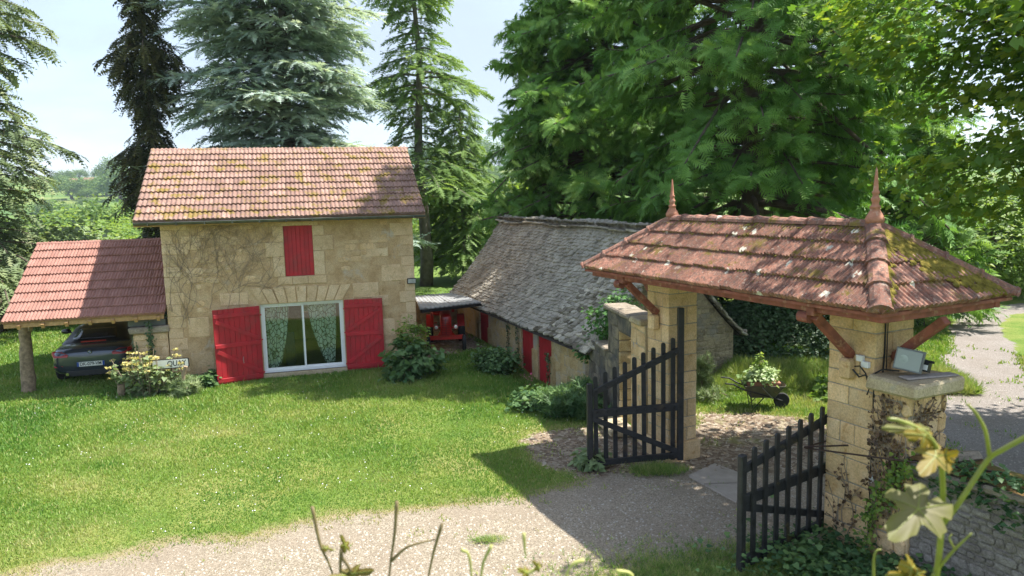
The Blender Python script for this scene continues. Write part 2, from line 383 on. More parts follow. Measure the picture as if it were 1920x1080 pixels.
def hgt(x, y):
    h = .05*(vnoise(x, y, 2.5, 3)-.5)+.02*(vnoise(x, y, .5, 5)-.5)
    # bed along the low building sits lower
    d = np.hypot(*(0, 0)) if False else None
    ax, ay, bx, by = 1.55, 16.9, -.3, 21.4
    t = np.clip(((x-ax)*(bx-ax)+(y-ay)*(by-ay))/((bx-ax)**2+(by-ay)**2), 0, 1)
    dd = np.hypot(x-ax-t*(bx-ax), y-ay-t*(by-ay))
    h -= .30*np.exp(-(dd/1.0)**2)*np.clip((21.6-y)/2, 0, 1)
    R_ = np.hypot(x+8, y)
    fall = np.clip((y-46)/70, 0, 1); fall = fall*fall*(3-2*fall)
    rise = np.clip((y-170)/520, 0, 1); rise = rise**1.2
    h = h - 15*fall + 44*rise + (8*(vnoise(x, y, 160, 9)-.5))*np.clip((y-120)/200, 0, 1)
    return h
def wob(x, y, k=.28): return k*(vnoise(x, y, .9, 21, 4)-.5)*2+.12*(vnoise(x, y, .22, 31, 2)-.5)*2
def masks(x, y):
    g = sdist(x, y, DRIVE)+wob(x, y); d = sdist(x, y, DIRT)+wob(x+9, y, .22); r = sdist(x, y, ROAD)+wob(x+3, y+7, .18)
    s = sdist(x, y, SHED)+wob(x, y, .2)
    return g, d, r, s

def ground_mat():
    m, nt, b, o = newmat('ground_cover'); p = wpos(nt)
    A = lambda n: (lambda a: (setattr(a, 'attribute_name', n), a.outputs['Fac'])[1])(N(nt, 'Attribute'))
    # lawn
    g = ramp(nt, noise(nt, p, .55, 5, .6), [(.3, (.09, .18, .03)), (.45, (.15, .23, .045)), (.58, (.25, .28, .08)), (.72, (.33, .30, .13))])
    g = mixc(nt, 1.0, g, ramp(nt, noise(nt, p, 30, 5, .75), [(.3, (.5, .58, .5)), (.65, (1.2, 1.15, 1.1))]), 'MULTIPLY')
    g = mixc(nt, ramp(nt, noise(nt, p, 5, 5, .7), [(.6, 0), (.75, .45)]), g, (.30, .24, .10))
    # gravel
    vo = N(nt, 'TexVoronoi'); vo.inputs['Scale'].default_value = 55; nt.links.new(p, vo.inputs['Vector'])
    bw = N(nt, 'RGBToBW'); nt.links.new(vo.outputs['Color'], bw.inputs[0])
    gr = ramp(nt, bw.outputs[0], [(.12, (.21, .175, .125)), (.5, (.31, .26, .19)), (.85, (.42, .365, .28))])
    gr = mixc(nt, 1.0, gr, mixc(nt, A('m_shadetone'), (1, 1, 1), (1.12, 1.10, 1.12)), 'MULTIPLY')  # gate-side gravel recoloured to set its tone in the shade
    gr = mixc(nt, ramp(nt, noise(nt, p, .9, 6, .65), [(.42, 0), (.62, .55)]), gr, (.29, .235, .175))
    gr = mixc(nt, ramp(nt, noise(nt, p, 2.2, 8, .75, .5), [(.60, 0), (.68, .7)]), gr, (.15, .125, .095))
    gr = mixc(nt, ramp(nt, noise(nt, p, 11, 4, .7), [(.63, 0), (.7, .6)]), gr, (.14, .13, .05))
    # dirt with leaf litter
    v2 = N(nt, 'TexVoronoi'); v2.inputs['Scale'].default_value = 16; nt.links.new(p, v2.inputs['Vector'])
    bw2 = N(nt, 'RGBToBW'); nt.links.new(v2.outputs['Color'], bw2.inputs[0])
    di = ramp(nt, bw2.outputs[0], [(.2, (.17, .125, .09)), (.45, (.27, .21, .15)), (.62, (.38, .31, .23)), (.85, (.48, .42, .33))])
    di = mixc(nt, ramp(nt, noise(nt, p, 3, 6, .7), [(.42, 0), (.6, .65)]), di, (.20, .14, .095))
    di = mixc(nt, ramp(nt, noise(nt, p, 1.4, 6, .7), [(.55, 0), (.66, .6)]), di, (.20, .22, .06))
    # road
    ro = ramp(nt, bw.outputs[0], [(.1, (.22, .19, .17)), (.5, (.29, .26, .235)), (.9, (.37, .34, .315))])
    ro = mixc(nt, ramp(nt, noise(nt, p, .8, 5, .6), [(.4, 0), (.65, .45)]), ro, (.22, .185, .15))
    def th(a, n, lo, hi, s): # soft noisy edge
        return ramp(nt, mathn(nt, 'ADD', mathn(nt, 'MULTIPLY', A(a), 1.0), mathn(nt, 'MULTIPLY', mathn(nt, 'SUBTRACT', noise(nt, p, n, 5, .75), .5), s)), [(lo, 0), (hi, 1)])
    fr_ = mixc(nt, noise(nt, p, 18, 5, .75), (.17, .135, .07), (.44, .37, .22))
    g = mixc(nt, th('m_gravel', 3, .16, .40, .55), g, fr_)
    c = mixc(nt, th('m_gravel', 7, .44, .56, .75), g, gr)
    c = mixc(nt, th('m_dirt', 5, .46, .58, .6), c, di)
    c = mixc(nt, th('m_road', 6, .44, .54, .25), c, ro)
    nt.links.new(c, b.inputs['Base Color']); b.inputs['Roughness'].default_value = .95; b.inputs['Specular IOR Level'].default_value = .15
    bump(nt, mathn(nt, 'ADD', noise(nt, p, 28, 6, .75), mathn(nt, 'MULTIPLY', bw.outputs[0], .4)), b, .9, .035)
    return m
M_GROUND = ground_mat()
def ground_near():
    X0, X1, Y0, Y1, st = -19, 24, 2.0, 34, .115
    nx = int((X1-X0)/st)+1; ny = int((Y1-Y0)/st)+1
    xs = np.linspace(X0, X1, nx); ys = np.linspace(Y0, Y1, ny); XX, YY = np.meshgrid(xs, ys)
    x = XX.ravel(); y = YY.ravel(); g, d, r, s = masks(x, y)
    Z = hgt(x, y); hard = np.clip(np.maximum(np.maximum(g, d), r)*2, 0, 1)
    Z = Z-.02*hard
    idx = np.arange(nx*ny).reshape(ny, nx); F = np.stack([idx[:-1, :-1], idx[:-1, 1:], idx[1:, 1:], idx[1:, :-1]], -1).reshape(-1, 4)
    e = lambda a: np.clip(.5+a*1.1, 0, 1)
    fc = lambda a: a[F].mean(1)
    G_, D_, R_ = fc(g), fc(np.maximum(d, s)), fc(r)
    cls = np.where(R_ > 0, 2, np.where(D_ > 0, 3, np.where(G_ > 0, 1, 0)))
    V = np.stack([x, y, Z], 1)
    for k, nm, lb in ((0, 'lawn', 'green lawn with mown, slightly yellowed patches in front of the stone house'), (1, 'driveway', 'pale gravel driveway curving from the bottom left to the gate'),
                      (2, 'road', 'grey gravel road running away behind the gate on the right'), (3, 'dirt_ground', 'bare brown earth with leaf litter around the gate and under the tractor shelter')):
        f = F[cls == k]; u, inv = np.unique(f, return_inverse=True)
        me = fast_mesh(nm, V[u], inv.reshape(f.shape), smooth=True)
        for an, av in (('m_shadetone', np.clip((x*.93+y*.36-4.2+wob(x, y, .5))/1.3, 0, 1)), ('m_gravel', e(g)), ('m_dirt', e(np.maximum(d, s))), ('m_road', e(r))):  # first mask: painted shade tone, edge along the canopy's shadow line
            a = me.attributes.new(an, 'FLOAT', 'POINT'); a.data.foreach_set('value', av[u].astype(np.float32))
        tag(link(nm, me, None, M_GROUND), lb, kind='structure')
    return X0, X1, Y0, Y1
NEAR = ground_near()
def far_ground():
    xs = np.concatenate([-np.geomspace(1500, 20, 60), np.linspace(-19, 24, 44), np.geomspace(25, 1500, 55)])
    ys = np.concatenate([-np.geomspace(60, 1, 10), np.linspace(2, 34, 33), np.geomspace(35, 2200, 110)])
    XX, YY = np.meshgrid(xs, ys); x = XX.ravel(); y = YY.ravel()
    Z = hgt(x, y); ins = (x > -18.9) & (x < 23.9) & (y > 2.1) & (y < 33.9); Z = np.where(ins, Z-.45, Z-.012)
    r = sdist(x, y, ROAD)
    nx, ny = len(xs), len(ys); idx = np.arange(nx*ny).reshape(ny, nx)
    F = np.stack([idx[:-1, :-1], idx[:-1, 1:], idx[1:, 1:], idx[1:, :-1]], -1).reshape(-1, 4)
    me = fast_mesh('terrain', np.stack([x, y, Z], 1), F, smooth=True)
    a = me.attributes.new('m_road', 'FLOAT', 'POINT'); a.data.foreach_set('value', np.clip(.5+r*.6, 0, 1).astype(np.float32))
    m, nt, b, o = newmat('meadow_cover'); p = wpos(nt)
    c = ramp(nt, noise(nt, p, .02, 5, .6), [(.38, (.08, .14, .035)), (.5, (.13, .20, .045)), (.6, (.21, .24, .07)), (.7, (.09, .16, .04))])
    c = mixc(nt, 1.0, c, ramp(nt, noise(nt, p, 3, 6, .7), [(.3, (.6, .65, .6)), (.65, (1.1, 1.1, 1.1))]), 'MULTIPLY')
    nt.links.new(c, b.inputs['Base Color']); b.inputs['Roughness'].default_value = .95; b.inputs['Specular IOR Level'].default_value = .1
    tag(link('terrain', me, None, m), 'meadow and hillside rising across the valley beyond the house', kind='structure')
far_ground()

# grass blades on the lawn
M_GRASS = leaf_mat('grass_blade', [(.06, .155, .026), (.125, .245, .04), (.225, .32, .068), (.40, .39, .17)], rough=.5, trans=.35, nscale=.8)
def grass():
    N0 = 760000
    pts = []
    # sample by screen-like density: more blades near the camera, in ground coordinates
    y = 7.2+rng.beta(1.1, 2.3, N0)*30; x = rng.uniform(-1, 1, N0)*(y*.74+1.2)
    k = (x > -19) & (x < 13.5)
    x, y = x[k], y[k]; g, d, r, s = masks(x, y)
    n2 = vnoise(x, y, .35, 51, 3)
    hard = np.maximum(np.maximum(g, np.maximum(d, s)*1.2), r)
    pr = np.clip(.55-hard*2.6, 0, 1)
    pr = np.where(hard > .2, np.clip(.17-hard*.12, 0.0, 1)*(n2 > .63), pr)
    tuft = [(1.05, 13.05, .0)]
    k = rng.random(len(x)) < pr
    # keep off the house, barn and shed floors
    hx, hy = x+8.57, y-18.34; ca, sa = math.cos(.2667), math.sin(.2667); lx = hx*ca+hy*sa; ly = -hx*sa+hy*ca
    k &= ~((lx > -.02) & (lx < 6.2) & (ly > 0) & (ly < 5.6))
    bx, by = x-1.77, y-16.3; l1 = bx*-.368+by*.93; l2 = bx*.93+by*.368
    k &= ~((l1 > 0) & (l1 < 10.6) & (l2 > -.02) & (l2 < 3.8))
    x, y = x[k], y[k]; n = len(x)
    D = np.hypot(x, y); fresh = vnoise(x, y, 1.8, 61, 3)
    hgt_ = rng.uniform(.02, .06, n)*(1+.9*(fresh-.5))*np.clip(D/13, .8, 1.5)
    longg = (rng.random(n) < .012); hgt_ = np.where(longg, hgt_*2.4, hgt_)
    wd = rng.uniform(.007, .013, n)*np.clip(D/11, .8, 2.6)
    a = rng.uniform(0, 2*np.pi, n); lean = rng.uniform(.1, .9, n)*hgt_; la = rng.uniform(0, 2*np.pi, n)
    z = hgt(x, y)-.01
    V = np.empty((n, 3, 3)); V[:, 0] = np.stack([x-np.cos(a)*wd, y-np.sin(a)*wd, z], 1); V[:, 1] = np.stack([x+np.cos(a)*wd, y+np.sin(a)*wd, z], 1)
    V[:, 2] = np.stack([x+np.cos(la)*lean, y+np.sin(la)*lean, z+hgt_], 1)
    t = np.clip(-.08+.62*vnoise(x, y, .9, 71, 4)+.34*rng.random(n)+.8*(vnoise(x, y, 3.2, 81, 3)-.5), 0, 1); t = np.where(rng.random(n) < .05, 1, t); hk = np.maximum(g, d)[k]; t = np.clip(t+np.clip(.55+hk*1.3, 0, .6)*rng.random(n)*1.3, 0, 1)
    me = fast_mesh('grass', V.reshape(-1, 3), np.arange(3*n).reshape(-1, 3), np.repeat(t, 3))
    tag(link('grass', me, None, M_GRASS), 'short green grass blades growing all over the lawn', 'grass', kind='stuff')
    # daisies
    m = simple('daisy_white', (.75, .75, .78), .7, bmp=0, var=.05)
    n = 1100; y = 8+rng.beta(1.3, 2, n)*16; x = rng.uniform(-1, 1, n)*(y*.72)
    g, d, r, s = masks(x, y); cl = vnoise(x, y, 1.2, 91, 3)
    k = (np.maximum(g, np.maximum(d, r)) < -.1) & (cl > .55) & (x > -11); x, y = x[k], y[k]; n = len(x)
    z = hgt(x, y)+.075; q = rng.uniform(.006, .011, n)
    V = np.empty((n, 5, 3)); an = np.linspace(0, 2*np.pi, 6)[:5]
    for i in range(5): V[:, i] = np.stack([x+q*np.cos(an[i]), y+q*np.sin(an[i]), z+.006*np.sin(an[i]*2)], 1)
    F = np.arange(5*n).reshape(-1, 5)
    tag(link('daisies', fast_mesh('daisies', V.reshape(-1, 3), F), None, m), 'tiny white daisies dotted over the lawn', 'flowers', kind='stuff')
grass()
# loose gravel stones and leaf litter
def litter():
    n = 15000; y = 7.4+rng.beta(1.1, 2.4, n)*12; x = rng.uniform(-.75, .75, n)*y
    g, d, r, s = masks(x, y); k = (g > .05) | (d > 0) | (r > 0); x, y = x[k], y[k]; n = len(x)
    z = hgt(x, y)-.02; q = rng.uniform(.006, .022, n); V = np.empty((n, 6, 3)); a0 = rng.uniform(0, 6.3, n)
    for i in range(4): V[:, i] = np.stack([x+q*np.cos(a0+i*1.57), y+q*np.sin(a0+i*1.57)*.8, z], 1)
    V[:, 4] = np.stack([x, y, z+q*.8], 1); V[:, 5] = V[:, 4]
    base = np.arange(n)*6; F = np.concatenate([np.stack([base+i, base+(i+1) % 4, base+4], 1) for i in range(4)])
    m = simple('pebble', (.40, .36, .30), .9, var=.35, scale=40, bmp=0)
    tag(link('loose_gravel', fast_mesh('loose_gravel', V.reshape(-1, 3), F), None, m), 'loose pale gravel stones scattered over the driveway', 'gravel', kind='stuff')
    n = 2800; x = rng.uniform(-.3, 6.5, n); y = rng.uniform(9, 17, n); g, d, r, s = masks(x, y); k = d > -.1; x, y = x[k], y[k]; n = len(x)
    z = hgt(x, y); q = rng.uniform(.018, .04, n); V = np.empty((n, 4, 3)); a0 = rng.uniform(0, 6.3, n)
    for i in range(4):
        rr = q*(1 if i % 2 == 0 else .55); V[:, i] = np.stack([x+rr*np.cos(a0+i*1.57), y+rr*np.sin(a0+i*1.57), z+rng.uniform(0, .03, n)], 1)
    m = leaf_mat('dead_leaf', [(.10, .055, .03), (.22, .14, .08), (.36, .27, .17), (.45, .36, .25)], trans=.1)
    tag(link('leaf_litter', fast_mesh('leaf_litter', V.reshape(-1, 3), np.arange(4*n).reshape(-1, 4), np.repeat(rng.random(n), 4)), None, m), 'dry brown leaf litter lying on the bare earth by the gate', 'leaf litter', kind='stuff')
litter()
# flat paving slabs by the gate
ps = thing('paving', 'smooth grey concrete threshold slabs beside the open gate on the driveway', 'paving slabs', G(1345, 905))
M_SLAB = simple('slab', (.36, .31, .26), .9, var=.15, scale=4, bmp=.4, bscale=70)
def poly_slab(name, pts, z0, z1, mat, parent):
    P = [lw(parent, Vector(p)) for p in pts]; n = len(P)
    V = [(p.x, p.y, z0) for p in P]+[(p.x, p.y, z1) for p in P]
    F = [tuple(range(n, 2*n)), tuple(range(n))[::-1]]+[(i, (i+1) % n, n+(i+1) % n, n+i) for i in range(n)]
    me = bpy.data.meshes.new(name); me.from_pydata(V, [], F); me.update(); 
    bm = bmesh.new(); bm.from_mesh(me); bmesh.ops.recalc_face_normals(bm, faces=bm.faces); bm.to_mesh(me); bm.free()
    return link(name, me, parent, mat)
poly_slab('slab', [G(1292, 892), G(1340, 870), G(1387, 888), G(1384, 905), G(1320, 908)], -.05, .016, M_SLAB, ps)
poly_slab('slab', [G(1322, 910), G(1384, 907.5), G(1395, 932), G(1380, 942)], -.05, .014, M_SLAB, ps)
# ---------------------------------------------------------------- roofs
def tile_meshes(tw, ln, ribs, amp, th, nv=3, name='tile', prof=None, R=rnd):
    out_ = []
    for k in range(nv):
        per = 4; n = ribs*per+1; V = []; F = []
        hs = []
        for i in range(n):
            ph = (i % per)/per
            hs.append((amp if ph in (.5,) else (amp*.75 if ph == .25 else (amp*.15 if ph == .75 else 0)))*R.uniform(.9, 1.1))
        g = tw*.012
        for i in range(n):
            x = g+(tw-2*g)*i/(n-1)
            dy = R.uniform(-.004, .004)
            V += [(x, -.02+dy, -.004), (x, -.02+dy, th+hs[i]), (x, ln, .002+hs[i])]
        for i in range(n-1):
            a = i*3; b = a+3; F += [(a, b, b+1, a+1), (a+1, b+1, b+2, a+2)]
        V_ = len(V); 
        F += [(0, 1, 2)]; F += [((n-1)*3, (n-1)*3+2, (n-1)*3+1)]
        me = bpy.data.meshes.new(name); me.from_pydata(V, [], F); me.update(); out_.append(me)
    return out_
def tile_roof(parent, o, u, v, width, slope, tw, exp, ribs, amp, th, mat, clip=(), limit=300, name='roof_tile', rowshift=.0, jit=.006, R=rnd, first_rows_single=True):
    """o: eave corner; u along the eave; v up the slope (unit, local). clip: list of (point, normal) keeping the side normal points to"""
    u = Vector(u).normalized(); v = Vector(v).normalized(); nrm = u.cross(v).normalized()
    vars_ = tile_meshes(tw, exp+.05, ribs, amp, th, 3, name, R=R)
    for me in vars_: me.materials.append(mat)
    rows = int(round(slope/exp)); cols = int(round(width/tw)); cnt = 0; stuffV = []; stuffF = []
    Rm = Matrix((u, v, nrm)).transposed()
    for r_ in range(rows):
        for c in range(cols):
            me = R.choice(vars_)
            ctr = Vector(o)+u*((c+.5)*tw)+v*((r_+.5)*exp)
            keep = True; cut = False
            for (cp, cn) in clip:
                dd = (ctr-Vector(cp)).dot(Vector(cn))
                if dd < -(tw+exp)*.55: keep = False
                elif dd < (tw+exp)*.62: cut = True
            if not keep: continue
            loc = Vector(o)+u*(c*tw+R.uniform(-jit, jit)*.4)+v*(r_*exp+R.uniform(-jit, jit))+nrm*R.uniform(0, jit*.6)
            rot = Rm @ Euler((R.uniform(-.012, .012), R.uniform(-.012, .012), R.uniform(-.012, .012))).to_matrix()
            M4 = Matrix.Translation(loc) @ rot.to_4x4()
            if cut:
                bm = bmesh.new(); bm.from_mesh(me); bm.transform(M4)
                for (cp, cn) in clip:
                    bmesh.ops.bisect_plane(bm, geom=bm.verts[:]+bm.edges[:]+bm.faces[:], plane_co=Vector(cp), plane_no=-Vector(cn), clear_outer=True)
                if len(bm.faces) == 0: bm.free(); continue
                m2 = bpy.data.meshes.new(name); bm.transform(M4.inverted()); bm.to_mesh(m2); bm.free(); m2.materials.append(mat) if not m2.materials else None
                mu = m2
            else: mu = me
            if cnt < limit:
                ob = bpy.data.objects.new(name, mu); COL.objects.link(ob); ob.parent = parent; ob.matrix_local = M4; cnt += 1
            else:
                b = len(stuffV); stuffV += [tuple(M4 @ q.co) for q in mu.vertices]; stuffF += [tuple(i+b for i in p.vertices) for p in mu.polygons]
    if stuffV:
        me = bpy.data.meshes.new(name+'s_upper'); me.from_pydata(stuffV, [], stuffF); me.update(); me.materials.append(mat)
        tag(link('upper_roof_tiles', me, parent), kind='stuff')
    return cnt
def half_round(name, a, b, r_, mat, parent, n=7, up=(0, 0, 1), flare=.012, squash=.8):
    a = Vector(a); b = Vector(b); d = (b-a).normalized(); sx = d.cross(Vector(up)).normalized(); uz = sx.cross(d)
    V = []; F = []
    for ti, (p, rr) in enumerate(((a, r_+flare), (a+d*.03, r_+flare), (a+d*.035, r_), (b, r_*.93))):
        for i in range(n):
            an = math.pi*i/(n-1); V.append(p+sx*math.cos(an)*rr+uz*math.sin(an)*rr*squash)
    for t in range(3):
        for i in range(n-1): F.append((t*n+i, t*n+i+1, (t+1)*n+i+1, (t+1)*n+i))
    F.append(tuple(range(n))); F.append(tuple(range(3*n, 4*n))[::-1])
    me = bpy.data.meshes.new(name); me.from_pydata([tuple(p) for p in V], [], F); me.update()
    return link(name, me, parent, mat)

# ---------------------------------------------------------------- stone house
HO = (-8.57, 18.34, 0); HR = math.atan2(1.63, 5.95); HW = 6.17; HD = 5.4; HZ = 4.16
house = thing('stone_house', 'two storey stone house with red shutters and a mossy tiled roof', 'house', HO, HR)
fp = lambda x, y, yl=0.0: onface(house, x, y, yl)
# openings in the front wall (local x, z)
wa, wb_ = fp(489, 574), fp(646, 688)
DX0, DX1, DZ0, DZ1 = fp(492, 640).x, fp(647, 640).x, .12, fp(560, 567).z
ua, ub = fp(530, 424), fp(590, 516)
UX0, UX1, UZ0, UZ1 = ua.x, ub.x, ub.z, ua.z
def wall_grid(parent, xs, zs, holes, y0, y1, mat, name='wall'):
    mb = MB()
    for i in range(len(xs)-1):
        for j in range(len(zs)-1):
            if (i, j) in holes: continue
            mb.box(xs[i], xs[i+1], y0, y1, zs[j], zs[j+1])
    o = mb.build(name, mat, parent); me = o.data
    bm = bmesh.new(); bm.from_mesh(me); bmesh.ops.remove_doubles(bm, verts=bm.verts, dist=1e-5)
    # drop the doubled inner faces
    seen = {}
    for f in bm.faces:
        seen.setdefault(tuple(sorted(v.index for v in f.verts)), []).append(f)
    bmesh.ops.delete(bm, geom=[f for k in seen.values() if len(k) > 1 for f in k], context='FACES_ONLY')
    bm.to_mesh(me); bm.free(); return o
wall_grid(house, [0, UX0 if UX0 < DX0 else DX0] + sorted([UX0, DX0][::1])[1:] + sorted([UX1, DX1]) + [HW], [-.15, DZ0, DZ1, UZ0, UZ1, HZ],
          set(), .0, .42, M_WALL) if False else None
xs = [0, DX0, UX0, UX1, DX1, HW] if DX0 < UX0 < UX1 < DX1 else None
wall_grid(house, xs, [-.2, DZ0, DZ1, UZ0, UZ1, HZ], {(1, 1), (2, 1), (3, 1), (2, 3)}, 0, .42, M_WALL)
wall_grid(house, [.0, 3.2, 3.9, HW], [-.2, .9, 1.75, HZ], {(1, 1)}, HD-.42, HD, M_WALL)
def gable_wall(x0, x1):
    zr = 6.1; mb = MB(); P = [(.42, -.2), (HD-.42, -.2), (HD-.42, HZ), (HD/2, zr-.15), (.42, HZ)]
    n = len(P); V = [(x0, y, z) for y, z in P]+[(x1, y, z) for y, z in P]
    mb.add(V, [tuple(range(n))[::-1], tuple(range(n, 2*n))]+[(i, (i+1) % n, n+(i+1) % n, n+i) for i in range(n)])
    mb.build('wall', M_WALL, house)
gable_wall(.0, .42); gable_wall(HW-.42, HW)
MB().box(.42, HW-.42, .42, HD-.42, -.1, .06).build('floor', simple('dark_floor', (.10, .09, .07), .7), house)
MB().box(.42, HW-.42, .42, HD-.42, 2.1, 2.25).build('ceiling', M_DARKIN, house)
# ashlar dressings: quoins, window surround, arch stones
def fstone(name, x0, x1, z0, z1, t=.02, mat=M_WSTONE, label=None, yf=0, par=house, c=.01):
    return block(name, x1-x0-.008, t+.04, z1-z0-.008, mat, par, ((x0+x1)/2, yf-t+(t+.04)/2, z0+.004), c=c, j=.004, label=label)
z = 0.0; k = 0
while z < HZ-.1:
    h = rnd.choice([.26, .3, .34, .38]); h = min(h, HZ-.04-z)
    if HZ-.04-z-h < .12: h = HZ-.04-z
    for side in (0, 1):
        w_ = rnd.choice([.42, .6]) if (k+side) % 2 else rnd.choice([.26, .34])
        if side == 0: fstone('quoin', -.012, w_, z, z+h, .014)
        else: fstone('quoin', HW-w_, HW+.012, z, z+h, .014)
    z += h; k += 1
# upper window surround
ww = UX1-UX0
for (a, b_, c_, d_) in ((UX0-.42, UX1+.16, UZ1, UZ1+.22), (UX1, UX1+.30, UZ1-.26, UZ1), (UX1, UX1+.52, UZ1-.66, UZ1-.26), (UX1, UX1+.28, UZ0, UZ1-.66),
                      (UX0-.26, UX0, UZ1-.40, UZ1), (UX0-.46, UX0, UZ1-.78, UZ1-.40), (UX0-.3, UX0, UZ0, UZ1-.78),
                      (UX0-.2, UX0+.16, UZ0-.21, UZ0), (UX0+.16, UX0+.55, UZ0-.21, UZ0), (UX0+.55, UX1+.3, UZ0-.21, UZ0)):
    fstone('surround_stone', a, b_, c_, d_, .024)
# flat arch over the glass door, stones splayed
def splay(x0b, x1b, x0t, x1t, zb, zt, name='arch_stone'):
    t = .024; c = .008
    P = [(x0b+c, zb), (x1b-c, zb), (x1t-c, zt), (x0t+c, zt)]
    V = [(x, .04, z) for x, z in P]+[(x, -t, z) for x, z in [(x0b+2*c, zb+c), (x1b-2*c, zb+c), (x1t-2*c, zt-c), (x0t+2*c, zt-c)]]
    me = bpy.data.meshes.new(name); me.from_pydata(V, [], [(4, 5, 6, 7), (0, 1, 5, 4), (1, 2, 6, 5), (2, 3, 7, 6), (3, 0, 4, 7)]); me.update()
    link(name, me, house, M_WSTONE)
nv = 9; zt = DZ1+.42
for i in range(nv):
    a = i/nv; b_ = (i+1)/nv; wid = DX1-DX0; ext = .24
    splay(DX0+a*wid, DX0+b_*wid, DX0-ext+a*(wid+2*ext), DX0-ext+b_*(wid+2*ext), DZ1+.005, zt+rnd.uniform(-.03, .03))
fstone('arch_stone', DX0-.95, DX0-.27, DZ1+.02, zt-.08, .02); fstone('arch_stone', DX1+.27, DX1+.95, DZ1+.02, zt, .02)
for a in ((4.9, 5.5, 3.02, 3.36), (5.05, 5.55, 3.45, 3.7), (5.0, 5.45, 1.7, 2.0), (5.3, 5.8, 2.35, 2.8), (5.1, 5.6, .9, 1.35), (.45, .95, 1.2, 1.7), (.5, .9, 2.55, 2.95), (.45, 1.0, .35, .8), (.45, .9, 3.4, 3.75)):
    fstone('wall_stone', *a, t=.008)
def hskip(u, z, w_, h):
    if DX0-1.05 < u+w_/2 and u-w_/2 < DX1+1.05 and z-h/2 < zt+.06: return True
    if UX0-.52 < u+w_/2 and u-w_/2 < UX1+.6 and UZ0-.25 < z+h/2 and z-h/2 < UZ1+.25: return True
    return rnd.random() < .5
rubble(house, M_WALL, .68, HW-.66, .02, HZ-.05, lambda u, z: ((u, 0, z), 0), (.10, .19), (.12, .38), .013, hskip)
# upper red shutter, boards
n = 7; bw_ = (UX1-UX0)/n
sh = MB().box(UX0, UX1, .09, .11, UZ0, UZ1).build('shutter_backing', M_RED, house)
for i in range(n): block('board', bw_-.006, .03, UZ1-UZ0-.01, M_RED, sh, (UX0+(i+.5)*bw_, .075, UZ0+.005), c=.003, j=.001)
# sliding glass door
fr = MB(); FZ0 = DZ0; ft = .055
fr.box(DX0, DX0+ft, .06, .14, FZ0, DZ1).box(DX1-ft, DX1, .06, .14, FZ0, DZ1).box(DX0+ft, DX1-ft, .062, .138, DZ1-ft, DZ1).box(DX0+ft, DX1-ft, .062, .138, FZ0, FZ0+.07)
frame = fr.build('door_frame', M_WHITE, house, bevel=.004)
MB().box(DX0-.03, DX1+.03, -.06, .2, DZ0-.12, DZ0).build('door_sill', M_ASH, house, bevel=.01)
xm = (DX0+DX1)/2
M_GLASS = glass_mat('window_glass', (.86, .92, .89), .05, .45)
for (a, b_, yy) in ((DX0+ft, xm+.03, .10), (xm-.03, DX1-ft, .135)):
    s_ = MB(); f2 = .045
    s_.box(a, a+f2, yy-.015, yy+.015, FZ0+.07, DZ1-ft).box(b_-f2, b_, yy-.015, yy+.015, FZ0+.07, DZ1-ft).box(a+f2, b_-f2, yy-.014, yy+.014, FZ0+.07, FZ0+.12).box(a+f2, b_-f2, yy-.014, yy+.014, DZ1-ft-.04, DZ1-ft)
    so = s_.build('sliding_door', M_WHITE, house)
    MB().box(a+f2, b_-f2, yy-.003, yy+.003, FZ0+.12, DZ1-ft-.04).build('pane', M_GLASS, so)
# curtains, gathered towards their tie
def curtain_mat():
    m, nt, b, o = newmat('leaf_curtain'); tcn = N(nt, 'TexCoord')
    vo = N(nt, 'TexVoronoi'); vo.inputs['Scale'].default_value = 9.5; vo.feature = 'DISTANCE_TO_EDGE'
    mp = N(nt, 'Mapping'); mp.inputs['Scale'].default_value = (1.25, .02, .8); mp.inputs['Rotation'].default_value = (0, .5, 0)
    nt.links.new(tcn.outputs['Object'], mp.inputs[0]); nt.links.new(mp.outputs[0], vo.inputs['Vector'])
    c = ramp(nt, vo.outputs['Distance'], [(.05, (.22, .29, .23)), (.085, (.66, .71, .64))]); nt.links.new(c, b.inputs['Base Color']); b.inputs['Roughness'].default_value = .9
    tr = N(nt, 'BsdfTransparent'); mx = N(nt, 'MixShader'); al = ramp(nt, vo.outputs['Distance'], [(.04, .55), (.09, .92)])
    b.inputs['Emission Strength'].default_value = 0
    nt.links.new(al, mx.inputs[0]); nt.links.new(tr.outputs[0], mx.inputs[1]); nt.links.new(b.outputs[0], mx.inputs[2]); nt.links.new(mx.outputs[0], o.inputs[0])
    return m
M_CURT = curtain_mat()
def curtain(xt0, xt1, xb0, xb1, z0, z1, y, label):
    nu, nv_ = 44, 22; V = []; F = []
    for j in range(nv_+1):
        t = j/nv_; zz = z1+(z0-z1)*t; s_ = t**1.8
        a = xt0+(xb0-xt0)*s_; b_ = xt1+(xb1-xt1)*s_
        for i in range(nu+1):
            q = i/nu; V.append((a+(b_-a)*q, y+.03*math.sin(q*math.pi*11+t*.6)+.02*math.sin(q*23), zz+.10*(t**3)*math.sin(q*math.pi)*-1))
    F = [(j*(nu+1)+i, j*(nu+1)+i+1, (j+1)*(nu+1)+i+1, (j+1)*(nu+1)+i) for j in range(nv_) for i in range(nu)]
    me = bpy.data.meshes.new('curtain'); me.from_pydata(V, [], F); me.polygons.foreach_set('use_smooth', [True]*len(F)); me.update()
    o = link('curtain', me, None, M_CURT, HO, (0, 0, HR)); tag(o, label, 'curtain', 'leaf patterned curtains behind the glass door'); return o
dw = DX1-DX0
curtain(DX0+.04, DX0+.33*dw, DX0+.08, DX0+.20*dw, FZ0+.16, DZ1-.03, .30, 'pale green leaf pattern curtain behind the left pane of the glass door')
